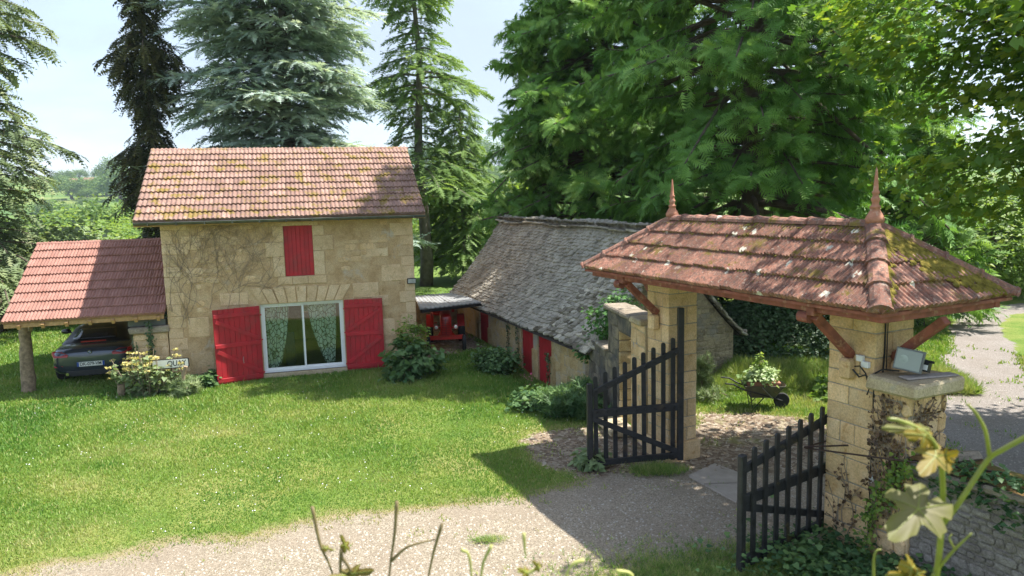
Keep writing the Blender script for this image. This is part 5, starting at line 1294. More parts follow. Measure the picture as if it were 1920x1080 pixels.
for (a, b_, m_) in ((-.1, .5, M_ASH), (.5, 1.1, M_CAP), (1.1, 1.62, M_CAP), (1.62, 2.1, M_CAP)):
    V, F = cham(b_-a-.01, .52, .10, .025, .015); me = bpy.data.meshes.new('capping_stone'); me.from_pydata(V, [], F); link('capping_stone', me, dwl, m_, ((a+b_)/2, -.05, WH), (rnd.uniform(-.03, .03), 0, 0))
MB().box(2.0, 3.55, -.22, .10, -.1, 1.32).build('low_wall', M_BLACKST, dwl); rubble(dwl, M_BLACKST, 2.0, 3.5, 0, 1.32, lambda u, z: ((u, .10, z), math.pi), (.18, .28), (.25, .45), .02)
V, F = cham(.7, .5, .10, .025, .015); me = bpy.data.meshes.new('capping_stone'); me.from_pydata(V, [], F); link('capping_stone', me, dwl, M_CAP, (2.4, -.05, 1.32))
block('door_step', .9, .5, .14, M_ASH, dwl, (1.0, .3, 0), c=.02, j=.02)

# ---------------------------------------------------------------- wheelbarrow planted with variegated leaves
wb = thing('wheelbarrow', 'old dark green wheelbarrow used as a planter on the grass behind the gate', 'wheelbarrow', (G(1428, 764)[0], G(1428, 764)[1], 0), -.12)
M_WB = simple('barrow_green', (.06, .065, .04), .6, .2, var=.35, scale=9, bmp=.2, dirt=((.16, .09, .05), 7, .58, .7))
def brow(w_, l0, l1, z): return [(l0, -w_/2, z), (l1, -w_/2, z), (l1+.06, -w_/4, z), (l1+.06, w_/4, z), (l1, w_/2, z), (l0, w_/2, z)]
t_ = loft([brow(.30, -.26, .22, .26), brow(.48, -.36, .34, .44), brow(.56, -.40, .40, .52)], False, True); t_.add(brow(.30, -.26, .22, .26), [tuple(range(6))]); o = t_.build('tray', M_WB, wb); s_ = o.modifiers.new('s', 'SOLIDIFY'); s_.thickness = .012
for sy in (-1, 1):
    MB().tube([(.40, sy*.06, .165), (.2, sy*.16, .25), (-.45, sy*.25, .46), (-.62, sy*.27, .56), (-.80, sy*.27, .58)], .016, 8).build('handle', M_IRON, wb)
    MB().tube([(-.28, sy*.2, .40), (-.22, sy*.2, .01), (.0, sy*.18, .26)], .013, 6).build('leg', M_IRON, wb)
    MB().tube([(-.05, sy*.29, .50), (.18, sy*.2, .25)], .012, 6).build('stay', M_ZINC, wb)
wh = MB().lathe([(.09, -.035), (.15, -.045), (.165, 0), (.15, .045), (.09, .035)], n=18, M=Matrix.Rotation(math.pi/2, 4, 'X')).build('wheel', M_TYRE, wb, loc=(.40, 0, .165))
MB().lathe([(.01, -.02), (.09, -.02), (.09, .02), (.01, .02)], n=12, M=Matrix.Rotation(math.pi/2, 4, 'X')).build('rim', M_RIM, wh)
for k, (x, y) in enumerate(((-.16, -.10), (.16, -.10))):
    o = MB().add([(-.14, -.08, 0), (.14, -.08, 0), (.14, .08, 0), (-.14, .08, 0), (-.17, -.10, .16), (.17, -.10, .16), (.17, .10, .16), (-.17, .10, .16)], [(0,3,2,1),(4,5,6,7),(0,1,5,4),(1,2,6,5),(2,3,7,6),(3,0,4,7)]).build('terracotta_trough', M_TERRA, None)
    o.location = Matrix.Translation(wb.location) @ Matrix.Rotation(-.12, 4, 'Z') @ Vector((x, y, .43)); o.rotation_euler = (0, .08*(1 if k else -1), -.12); tag(o, ('left' if k == 0 else 'right')+' terracotta trough standing in the wheelbarrow', 'planter', 'terracotta troughs in the wheelbarrow')
# ---------------------------------------------------------------- vegetation toolkit
def t_fern(n=7, w=.42, droop=.18, lw_=.9, fwd=.75, jit=.12, tip=.5, R=rng):
    V = []; F = []
    for i in range(n):
        t = i/n; x = t; L_ = w*(1-tip*t)*(.55+.45*min(1, t*4))
        for s in (-1, 1):
            b = len(V); z0 = -droop*x*x; bx = lw_/n
            tx = x+fwd*L_+R.uniform(-jit, jit)*L_; ty = s*L_; tz = z0-droop*.8*L_*L_*3+R.uniform(-.05, .05)
            V += [(x-bx*.3, 0, z0), (x+bx*.75, 0, z0-.01), (tx, ty, tz)]; F.append((b, b+1, b+2) if s > 0 else (b+1, b, b+2))
    b = len(V); V += [(.8, -.05, -droop*.64), (.8, .05, -droop*.64), (1.12, 0, -droop*1.3)]; F.append((b, b+1, b+2))
    return np.array(V, float), np.array(F)
def t_fern2(n=5, m=4, w=.5, droop=.25):       # twice divided spray
    V = []; F = []
    def piece(o, d, side, L_, k):
        for i in range(k):
            t = (i+.3)/k; c = o+d*L_*t
            for s in (-1, 1):
                l = L_*.42*(1-.55*t); tip = c+(d*.75+side*s*.75)*l; tip[2] -= .10*l
                b = len(V); V.extend([c, c+d*L_*.9/k, tip]); F.append((b, b+1, b+2))
        b = len(V); V.extend([o+d*L_*.75-side*.02, o+d*L_*.75+side*.02, o+d*L_*1.12]); F.append((b, b+1, b+2))
    for i in range(n):
        t = (i+.2)/n
        for s in (-1, 1):
            a = .85-.25*t; d = np.array([math.cos(a), s*math.sin(a), -.15-.1*t]); side = np.array([-s*math.sin(a), math.cos(a), 0])
            piece(np.array([t*.75, 0, -droop*t*t]), d, side, w*(1-.55*t), m)
    piece(np.array([.7, 0, -droop*.5]), np.array([1., 0, -.3]), np.array([0, 1., 0]), .38, m)
    return np.array(V, float), np.array(F)
def t_leaf(fold=.15, w=.38):
    return np.array([(0, 0, 0), (.45, -w, fold), (1, 0, -.12), (.45, w, fold)], float), np.array([(0, 1, 2), (0, 2, 3)])
def t_heart(fold=.12):
    V = [(0, 0, 0), (-.08, .30, fold), (.30, .46, fold), (1, 0, -.18), (.30, -.46, fold), (-.08, -.30, fold), (.4, 0, 0)]
    return np.array(V, float), np.array([(0, 6, 1), (1, 6, 2), (2, 6, 3), (3, 6, 4), (4, 6, 5), (5, 6, 0)])
def t_maple():
    R_ = [(-160, .35), (-118, .72), (-88, .42), (-52, .95), (-26, .5), (0, 1.12), (26, .5), (52, .95), (88, .42), (118, .72), (160, .35)]
    V = [(0, 0, 0)]+[(.35+r_*math.cos(math.radians(a))*.62, r_*math.sin(math.radians(a))*.62, -.12*r_*r_) for a, r_ in R_]
    return np.array(V, float), np.array([(0, i, i+1) for i in range(1, 11)])
def t_star(n=9, up=.4, w=.05):                  # tuft of narrow leaves
    V = []; F = []
    for i in range(n):
        a = 2*math.pi*i/n+rng.uniform(-.3, .3); c, s = math.cos(a), math.sin(a); u_ = up*rng.uniform(.4, 1.6); b = len(V)
        V += [(-s*w, c*w, 0), (s*w, -c*w, 0), (c, s, u_)]; F.append((b, b+1, b+2))
    return np.array(V, float), np.array(F)
class Fol:
    def __init__(s): s.V = []; s.F = []; s.T = []; s.n = 0
    def put(s, tmpl, P, X, Nn, S, tint):
        """tmpl (V,F); P positions, X directions, Nn normals, S scale (N,) or (N,3), tint (N,)"""
        V, F = tmpl; P = np.asarray(P, float); X = np.asarray(X, float); Nn = np.asarray(Nn, float); n = len(P)
        if n == 0: return
        X = X/(np.linalg.norm(X, axis=1, keepdims=True)+1e-9); Y = np.cross(Nn, X); Y /= (np.linalg.norm(Y, axis=1, keepdims=True)+1e-9); Z = np.cross(X, Y)
        S = np.asarray(S, float); S = np.broadcast_to(S[:, None] if S.ndim == 1 else S, (n, 3))
        W = P[:, None]+V[None, :, 0, None]*X[:, None]*S[:, None, 0:1]+V[None, :, 1, None]*Y[:, None]*S[:, None, 1:2]+V[None, :, 2, None]*Z[:, None]*S[:, None, 2:3]
        s.V.append(W.reshape(-1, 3)); s.F.append((F[None]+(np.arange(n)*len(V))[:, None, None]+s.n).reshape(-1, F.shape[1])); s.T.append(np.repeat(tint, len(V))); s.n += n*len(V)
    def build(s, name, mat, parent=None, origin=(0, 0, 0)):
        V = np.concatenate(s.V)-np.array(origin); F = np.concatenate(s.F)
        return link(name, fast_mesh(name, V, F, np.concatenate(s.T)), parent, mat)
    @property
    def tris(s): return sum(len(f) for f in s.F)
TRI = [0]
def nrmz(a): return a/(np.linalg.norm(a, axis=-1, keepdims=True)+1e-9)

ML_THUJA = leaf_mat('thuja_leaf', [(.035, .10, .025), (.085, .20, .04), (.15, .30, .06), (.28, .44, .11)], trans=.28, spec=.3)
ML_CEDB = leaf_mat('blue_cedar_needles', [(.12, .18, .145), (.28, .38, .32), (.43, .52, .46), (.56, .64, .58)], trans=.25, spec=.25)
ML_CEDG = leaf_mat('green_cedar_needles', [(.055, .11, .035), (.12, .20, .06), (.19, .29, .09), (.28, .38, .13)], trans=.35, spec=.2)
ML_SPR = leaf_mat('spruce_needles', [(.02, .035, .018), (.045, .06, .025), (.085, .09, .03), (.15, .14, .045)], trans=.15, spec=.2)
ML_GREY = leaf_mat('sparse_conifer_needles', [(.08, .11, .06), (.14, .19, .10), (.21, .27, .13), (.32, .34, .19)], trans=.25, spec=.2)
ML_MAPLE = leaf_mat('maple_leaf', [(.04, .09, .018), (.08, .17, .026), (.14, .24, .035), (.32, .38, .05)], trans=.45, spec=.4, rough=.45)
ML_BROAD = leaf_mat('broad_leaf', [(.03, .065, .02), (.06, .12, .03), (.10, .18, .04), (.19, .26, .06)], trans=.3, nscale=.6)
ML_BRIGHT = leaf_mat('bright_leaf', [(.06, .12, .025), (.11, .20, .035), (.18, .28, .05), (.28, .36, .08)], trans=.4, nscale=.7)
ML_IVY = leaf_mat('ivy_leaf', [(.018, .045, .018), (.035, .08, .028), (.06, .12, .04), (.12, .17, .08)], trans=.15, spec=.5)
ML_SHRUB = leaf_mat('shrub_leaf', [(.025, .075, .025), (.05, .12, .04), (.09, .17, .06), (.15, .25, .08)], trans=.3)
ML_GREYG = leaf_mat('sage_leaf', [(.07, .12, .05), (.13, .19, .08), (.20, .27, .12), (.32, .38, .20)], trans=.3)
ML_FLOWER = leaf_mat('yellow_flower', [(.42, .38, .12), (.56, .50, .20), (.66, .60, .30)], trans=.25)
ML_VARIEG = leaf_mat('variegated_leaf', [(.10, .20, .05), (.20, .32, .11), (.36, .46, .22), (.52, .58, .38)], trans=.3)
ML_VINE = leaf_mat('young_vine_leaf', [(.12, .135, .010), (.135, .135, .022), (.14, .13, .045), (.16, .145, .065)], trans=.3, nscale=14)
ML_VINEY = leaf_mat('yellow_vine_leaf', [(.15, .11, .012), (.21, .155, .018), (.24, .19, .03)], trans=.4, nscale=14)
ML_DEAD = leaf_mat('brown_ivy', [(.05, .03, .018), (.11, .065, .035), (.18, .11, .06)], trans=.1)

def tree_thing(name, label, base, group=None, cat='tree'):
    return thing(name, label, cat, base, group=group)
def trunk_mb(mb, pts, r0, r1, n=10):
    m = len(pts); mb.tube(pts, [r0+(r1-r0)*(i/(m-1))**.8 for i in range(m)], n, jit=.06)
def over_barn(p, m=.35):
    p = np.atleast_2d(p); bx, by = p[:, 0]-BC.x, p[:, 1]-BC.y; l1 = bx*bdir.x+by*bdir.y; l2 = -bx*bdir.y+by*bdir.x
    return (l1 > -m) & (l1 < BL_+m) & (l2 > -m) & (l2 < BW+m) & (p[:, 2] < BZ+.35)
def conifer(name, label, base, H, r0, h0, Rf, nb, tmpl, size, mat, bark, up=.1, droop=.3, inner=.25, sub_n=7, sp=3, plate=True, seed=1, hang=0, tipup=0, trunks=1, tint_tip=.5, az=None, hpow=1.0, nside=.5, zmax=None, wob=0, dens=1.0, keep=None, limbs=True, group=None, lean=(0, 0)):
    R = np.random.default_rng(seed); t_ = tree_thing(name, label, base, group)
    B = np.array(base, float); mb = MB()
    offs = [(0, 0)] if trunks == 1 else [(0, 0)]+[(R.uniform(.6, 1.3)*(-1)**k, R.uniform(-.6, .6)) for k in range(1, trunks)]
    def tr(h, k=0):
        q = h/H; return np.array([offs[k][0]*min(1, q*2.5)+lean[0]*q+wob*math.sin(h*.7+k), offs[k][1]*min(1, q*2.5)+lean[1]*q+wob*math.cos(h*.9), h])
    for k in range(trunks): trunk_mb(mb, [tr(h, k)-np.array([0, 0, .2]) for h in np.linspace(0, H, 14)], r0*(1 if k == 0 else .8), .03)
    fol = Fol(); P = []; X = []; Nn = []; S = []; T = []
    for i in range(nb):
        f = ((i+R.random())/nb)**hpow; h = h0+(H-h0)*f; a = i*2.399+R.uniform(-.35, .35)
        if az is not None and R.random() < .75: a = az[0]+R.uniform(-az[1], az[1])
        k = i % trunks; o = tr(h, k); L_ = Rf(f)*R.uniform(.72, 1.1); bt = R.normal(0, .13)
        if L_ < .15: continue
        if keep is not None and not keep(a, f, L_): continue
        dh = np.array([math.cos(a), math.sin(a), 0]); upk = up*R.uniform(.6, 1.4)+.5*up*f+(0 if plate else R.normal(0, .20))
        def C(t): return o+dh*L_*t+np.array([0, 0, (upk*t-droop*t*t+tipup*t**4)*L_])
        ts = np.linspace(0, 1, 6)
        if limbs and not (over_barn(C(1.)+B)[0] or over_barn(C(.75)+B)[0]): mb.tube([C(t) for t in ts], [max(.012, .016*L_+.012)*(1-.85*t)+.006 for t in ts], 5, cap=False)
        ns = max(3, int(sub_n*L_/3*dens)) if L_ > 1 else 3
        if over_barn(C(1.)+B)[0] or over_barn(C(.75)+B)[0]:
            continue
        side = np.array([-dh[1], dh[0], 0])
        for j in range(ns):
            t = inner+(1-inner)*(j+R.random())/ns; c = C(t); ls = L_*nside*(1.05-t)+.25*size
            for s in (-1, 1):
                ang = R.uniform(.6, 1.1); d = dh*math.cos(ang)+side*s*math.sin(ang); d[2] += -.12-hang*R.uniform(.5, 1)+(R.uniform(-.06, .06) if plate else R.normal(.05, .35))
                m = max(1, int(round(ls/size*sp/2)))
                for q in range(m):
                    u_ = (q+R.random()*.7)/m; p = c+d*ls*u_; p[2] -= .15*ls*u_*u_*(1+hang*3)
                    dd = d+R.normal(0, .22, 3); P.append(p); X.append(dd)
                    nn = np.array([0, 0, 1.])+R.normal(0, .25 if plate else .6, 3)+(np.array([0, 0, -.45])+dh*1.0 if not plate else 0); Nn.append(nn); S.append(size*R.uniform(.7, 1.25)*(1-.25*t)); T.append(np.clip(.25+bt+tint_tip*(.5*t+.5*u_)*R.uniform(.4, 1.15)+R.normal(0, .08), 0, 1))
            P.append(c); X.append(dh+np.array([0, 0, upk-2*droop*t])+R.normal(0, .15, 3)); Nn.append(np.array([0, 0, 1.])+R.normal(0, .3, 3)); S.append(size*R.uniform(.8, 1.2)); T.append(np.clip(.3+.4*t*tint_tip, 0, 1))
        P.append(C(1.)-dh*.3*size); X.append(dh+np.array([0, 0, upk-2*droop+4*tipup])); Nn.append([0, 0, 1.]); S.append(size); T.append(.8)
    P = np.array(P); k = np.ones(len(P), bool)
    if zmax is not None: k = P[:, 2] < zmax
    k &= ~over_barn(P+B)
    tm = tmpl if isinstance(tmpl, list) else [tmpl]; pick = R.integers(0, len(tm), len(P))
    for q, t in enumerate(tm):
        kk = k & (pick == q)
        fol.put(t, P[kk], np.array(X)[kk], np.array(Nn)[kk], np.array(S)[kk], np.array(T)[kk])
    mb.build('trunk', bark, t_, smooth=True); fol.build('crown', mat, t_); TRI[0] += fol.tris; return t_
FERN = [t_fern(7, .42, .15), t_fern(6, .5, .25), t_fern(8, .36, .2)]
FERN2 = [t_fern2(5, 3), t_fern2(4, 3, .55, .35)]
CEDT = [t_fern(8, .27, .10, 1.0, .45, .35, .4), t_fern(7, .32, .18, .95, .4, .4, .5), t_fern(7, .24, .3, 1.0, .5, .4, .4)]
SPRT = [t_fern(6, .34, .45, 1.1, .5, .4), t_fern(7, .28, .3, 1.0, .5, .4), t_fern(5, .4, .6, 1.1, .4, .4)]
THT = [t_fern(7, .46, .22, .9, .8, .2), t_fern(6, .5, .4, 1.0, .7, .2), t_fern(8, .40, .3, .95, .75, .15), t_fern(7, .48, .5, .85, .7, .15)]

# blue cedar behind the house
def gp(px, Y): q = at(px, 400, Y); return (q[0], Y, 0)
def hz(x, y): return float(hgt(np.array([x]), np.array([y]))[0])
def base(px, Y, dz=0): x = gp(px, Y)[0]; return (x, Y, hz(x, Y)+dz)
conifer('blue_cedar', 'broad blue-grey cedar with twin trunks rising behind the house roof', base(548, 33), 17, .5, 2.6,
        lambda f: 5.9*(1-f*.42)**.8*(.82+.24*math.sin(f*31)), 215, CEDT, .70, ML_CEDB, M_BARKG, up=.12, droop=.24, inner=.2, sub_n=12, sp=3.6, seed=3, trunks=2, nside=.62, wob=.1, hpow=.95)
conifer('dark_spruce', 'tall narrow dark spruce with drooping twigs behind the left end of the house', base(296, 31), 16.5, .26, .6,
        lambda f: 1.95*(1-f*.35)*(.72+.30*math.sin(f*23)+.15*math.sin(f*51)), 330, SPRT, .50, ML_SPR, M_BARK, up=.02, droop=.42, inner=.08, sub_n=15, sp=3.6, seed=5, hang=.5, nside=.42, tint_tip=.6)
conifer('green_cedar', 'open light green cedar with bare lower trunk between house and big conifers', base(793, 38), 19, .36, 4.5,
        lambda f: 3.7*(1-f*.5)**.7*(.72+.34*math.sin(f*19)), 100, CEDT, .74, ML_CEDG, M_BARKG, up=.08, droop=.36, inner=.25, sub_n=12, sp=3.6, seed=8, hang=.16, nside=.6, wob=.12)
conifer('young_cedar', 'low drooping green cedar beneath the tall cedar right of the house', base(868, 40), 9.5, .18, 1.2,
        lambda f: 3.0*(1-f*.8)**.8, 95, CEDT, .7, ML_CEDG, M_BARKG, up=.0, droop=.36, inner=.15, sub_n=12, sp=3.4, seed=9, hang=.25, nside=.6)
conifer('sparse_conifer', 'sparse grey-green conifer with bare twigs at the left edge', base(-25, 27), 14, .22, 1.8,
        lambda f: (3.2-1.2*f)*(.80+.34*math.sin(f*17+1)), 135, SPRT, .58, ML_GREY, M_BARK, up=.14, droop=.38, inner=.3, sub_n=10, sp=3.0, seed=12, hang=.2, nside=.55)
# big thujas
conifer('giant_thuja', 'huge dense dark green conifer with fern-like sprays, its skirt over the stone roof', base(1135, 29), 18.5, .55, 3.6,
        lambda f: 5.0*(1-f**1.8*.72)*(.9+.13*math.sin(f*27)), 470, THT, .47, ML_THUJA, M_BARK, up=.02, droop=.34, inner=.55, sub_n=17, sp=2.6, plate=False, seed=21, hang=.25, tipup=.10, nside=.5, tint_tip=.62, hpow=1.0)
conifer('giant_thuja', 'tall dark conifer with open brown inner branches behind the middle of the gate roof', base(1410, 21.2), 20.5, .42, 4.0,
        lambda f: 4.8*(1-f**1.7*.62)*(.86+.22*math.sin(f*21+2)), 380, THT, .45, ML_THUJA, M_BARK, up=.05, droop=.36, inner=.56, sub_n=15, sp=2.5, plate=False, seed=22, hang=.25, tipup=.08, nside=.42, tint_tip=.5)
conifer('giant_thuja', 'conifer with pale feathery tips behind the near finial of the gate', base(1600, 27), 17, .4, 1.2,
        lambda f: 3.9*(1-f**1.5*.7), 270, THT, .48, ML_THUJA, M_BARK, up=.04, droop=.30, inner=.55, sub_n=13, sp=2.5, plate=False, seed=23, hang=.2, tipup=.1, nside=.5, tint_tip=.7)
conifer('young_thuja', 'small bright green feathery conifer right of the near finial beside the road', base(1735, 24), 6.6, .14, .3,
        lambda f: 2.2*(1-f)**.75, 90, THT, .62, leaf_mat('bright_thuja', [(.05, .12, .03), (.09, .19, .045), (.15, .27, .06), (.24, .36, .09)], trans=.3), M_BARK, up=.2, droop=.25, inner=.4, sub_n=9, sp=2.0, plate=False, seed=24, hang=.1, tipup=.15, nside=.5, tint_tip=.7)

def broadleaf(name, label, base_, c, rad, ncl, nleaf, size, mat, tmpl, seed, bark=M_BARK, tr=.2, flat=.35, cl=.5, gapf=.0, group=None, cat='tree', shell=.55, limbs=10, zcut=None, stem=None):
    """crown of leaf clusters round c (relative to base); leaves lie in loose horizontal layers"""
    R = np.random.default_rng(seed); t_ = tree_thing(name, label, base_, group, cat); c = np.array(c, float); rad = np.array(rad, float)
    mb = MB(); 
    if tr:
        trunk_mb(mb, [np.array([c[0]*q*q, c[1]*q*q, q*(c[2]+rad[2]*.3)-.1]) for q in np.linspace(0, 1, 7)], tr, tr*.35, 9)
    u_ = R.normal(0, 1, (ncl, 3)); u_ = nrmz(u_); rr = shell+(1-shell)*R.random(ncl)**.6
    lob = 1+.18*np.sin(u_[:, 0]*5+seed)+.16*np.sin(u_[:, 1]*6+2*seed)+.12*np.sin(u_[:, 2]*7)
    C = c+u_*rad*(rr*lob)[:, None]
    if zcut is not None: C = C[C[:, 2] > zcut]
    C = C[C[:, 2] > .05]
    if tr:
        for i in R.choice(len(C), min(limbs, len(C)), replace=False):
            a = np.array([c[0]*.3, c[1]*.3, c[2]*.6+rad[2]*R.uniform(-.4, .2)]); a[2] = max(.2, a[2]); b_ = C[i]
            mid = (a+b_)/2+np.array([0, 0, .12*np.linalg.norm(b_-a)]); mb.tube([a, mid, b_], [tr*.4, tr*.22, .012], 5, cap=False)
        mb.build('trunk' if cat == 'tree' else 'stem', bark, t_, smooth=True)
    k = len(C); n = k*nleaf; ci = np.repeat(np.arange(k), nleaf)
    off = R.normal(0, 1, (n, 3))*np.array([cl, cl, cl*flat]); P = C[ci]+off
    P[:, 2] = np.maximum(P[:, 2], .03)
    out_ = nrmz(P-c); Nn = nrmz(out_*.55+np.array([0, 0, .9])+R.normal(0, .42, (n, 3))); a = R.uniform(0, 2*np.pi, n)
    X = np.stack([np.cos(a), np.sin(a), R.uniform(-.5, .15, n)], 1)+out_*.5
    ct = R.random(k); T = np.clip(.18+.4*ct[ci]+.35*R.random(n)+.1*(off[:, 2]/(cl*flat+.01)).clip(-1, 1), 0, 1)
    f = Fol(); f.put(tmpl, P, X, Nn, size*R.uniform(.65, 1.25, n), T); f.build('crown' if cat == 'tree' else 'foliage', mat, t_); TRI[0] += f.tris; return t_
MAPLE5 = (np.array([(0, 0, 0), (.05, .5, -.05), (.42, .22, 0), (.55, .62, -.1), (1.05, 0, -.15), (.55, -.62, -.1), (.42, -.22, 0), (.05, -.5, -.05)], float), np.array([(0, 1, 2), (0, 2, 6), (0, 6, 7), (2, 3, 4), (2, 4, 6), (6, 4, 5)]))
LEAF, HEART, MAPLE, STAR = t_leaf(), t_heart(), t_maple(), t_star()

# maple overhanging from the right
broadleaf('maple_tree', 'leafy maple overhanging the road and gate from the right edge, leaves yellow-green where lit', (11.7, 11.4, 0), (0, 0, 6.9), (4.9, 4.0, 3.2), 1500, 42, .135, ML_MAPLE, MAPLE5, 31, tr=.3, flat=.24, cl=.36, shell=.5, limbs=22)
# road side and background greenery on the right
for i, (px, Y, w_, h_, m_, lb) in enumerate(((1700, 30, 2.6, 2.3, ML_BRIGHT, 'light green bushy tree behind the near hip of the gate roof'), (1790, 33, 3.0, 3.0, ML_BROAD, 'rounded green tree at the bend of the road'),
        (1870, 30, 2.4, 2.2, ML_BRIGHT, 'bright green bush on the verge at the far right bend'), (1960, 34, 3.6, 4.2, ML_BROAD, 'tall green tree beyond the bend at the right edge'), (1650, 38, 4, 4.6, ML_BROAD, 'dull green tree far behind the near finial'),
        (1540, 36, 4, 4, ML_BROAD, 'dark rounded tree behind the tall conifers'), (2150, 30, 4, 5, ML_BROAD, 'tree outside the right edge by the road'))):
    b_ = base(px, Y); broadleaf('roadside_tree', lb, b_, (0, 0, h_*.9), (w_, w_*.9, h_), 170, 26, .24, m_, LEAF, 40+i, tr=.12, cl=.5, flat=.5, group='trees and bushes along the road', shell=.6)
# trees and thickets behind the lawn, left of the house, and behind the low building
for i, (px, Y, w_, h_, m_, lb, nm) in enumerate(((40, 29, 2.5, 1.95, ML_GREYG, 'rounded grey-green bushy tree directly behind the carport roof', 'bushy_tree'),
        (-90, 31, 2.8, 2.6, ML_BROAD, 'green tree outside the left edge behind the carport', 'bushy_tree'),
        (120, 40, 2.4, 1.6, ML_GREYG, 'low feathery shrub behind the carport ridge', 'bushy_tree'), (215, 52, 4.0, 1.0, ML_BRIGHT, 'light green thicket behind the carport between tree and house', 'bushy_tree'),
        (845, 56, 3.6, 2.2, ML_BRIGHT, 'sunlit yellow-green thicket behind the green cedar trunk', 'bushy_tree'), (905, 60, 3.5, 2.6, ML_BRIGHT, 'bright leafy bush behind the far end of the stone slate roof', 'bushy_tree'),
        (965, 48, 2.4, 2.5, ML_BRIGHT, 'small lime green tree above the far end of the stone slate ridge', 'bushy_tree'), (760, 62, 5, 2.4, ML_BROAD, 'dull green thicket behind the right end of the house', 'bushy_tree'),
        (1040, 50, 3.5, 3.2, ML_BROAD, 'shaded tree behind the giant conifer skirt', 'bushy_tree'))):
    b_ = base(px, Y); broadleaf(nm, lb, b_, (0, 0, h_*.95), (w_, w_*.8, h_), 190, 26, .26 if Y < 45 else .34, m_, LEAF, 60+i, tr=.1, cl=.5, flat=.5, group='bushy trees behind the buildings', shell=.6)
# ivy bank and undergrowth in the shade beneath the conifers
def bank(name, label, P0, P1, depth, hgt0, n, size, mat, tmpl, seed, cat='undergrowth', lumps=1.0, kind='stuff', zoff=0):
    R = np.random.default_rng(seed); P0 = np.array(P0, float); P1 = np.array(P1, float); d = P1-P0; Ln = np.linalg.norm(d[:2]); e = d/Ln; s_ = np.array([-e[1], e[0]])
    a = R.random(n)*Ln; b_ = R.random(n)**.8*depth
    x = P0[0]+e[0]*a+s_[0]*b_; y = P0[1]+e[1]*a+s_[1]*b_
    top = hgt0*(.45+.9*vnoise(x*lumps, y*lumps, 1.3, seed, 3))*np.clip(b_/(depth*.35), .12, 1)*np.clip(np.minimum(a, Ln-a)/(.25*depth+.1), .25, 1)
    z = hgt(x, y)+top*(.35+.65*R.random(n)**.4)+zoff
    Nn = nrmz(np.stack([R.normal(-s_[0]*.8, .6, n), R.normal(-s_[1]*.8, .6, n), .7+R.random(n)*.6], 1)); aa = R.uniform(0, 6.283, n)
    X = np.stack([np.cos(aa), np.sin(aa), R.uniform(-.6, .3, n)], 1)
    f = Fol(); f.put(tmpl, np.stack([x, y, z], 1), X, Nn, size*R.uniform(.6, 1.3, n), np.clip(.2+.5*vnoise(x, y, .7, seed+4)+.4*R.random(n)-.1, 0, 1))
    o = f.build(name, mat); tag(o, label, cat, kind=kind); TRI[0] += f.tris; return o
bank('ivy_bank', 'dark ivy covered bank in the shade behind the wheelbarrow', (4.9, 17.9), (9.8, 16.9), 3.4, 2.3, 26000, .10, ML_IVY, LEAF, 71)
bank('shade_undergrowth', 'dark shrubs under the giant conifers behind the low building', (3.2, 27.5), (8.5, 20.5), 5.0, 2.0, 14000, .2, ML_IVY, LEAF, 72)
bank('verge_grass', 'long grass at the foot of the ivy bank behind the gate', (4.6, 16.6), (10.2, 15.8), 1.6, .35, 9000, .16, M_GRASS, t_star(6, .9, .05), 73)
bank('roadside_weeds', 'weeds along the road verge to the right of the near pillar', (7.4, 15), (13.5, 24.5), 1.2, .3, 5000, .14, ML_BRIGHT, LEAF, 74)

# ---------------------------------------------------------------- shrubs and border plants
def shrub(name, label, base_, rad, h, ncl, nleaf, size, mat, tmpl, seed, flat=.6, cl=.14, cat='shrub', **k):
    return broadleaf(name, label, base_, (0, 0, h*.5), (rad, rad*.85, h*.5), ncl, nleaf, size, mat, tmpl, seed, bark=M_TWIG, tr=.015, flat=flat, cl=cl, cat=cat, shell=.45, **k)
def gw(px, py): q = G(px, py); return (q[0], q[1], hz(q[0], q[1])-.02)
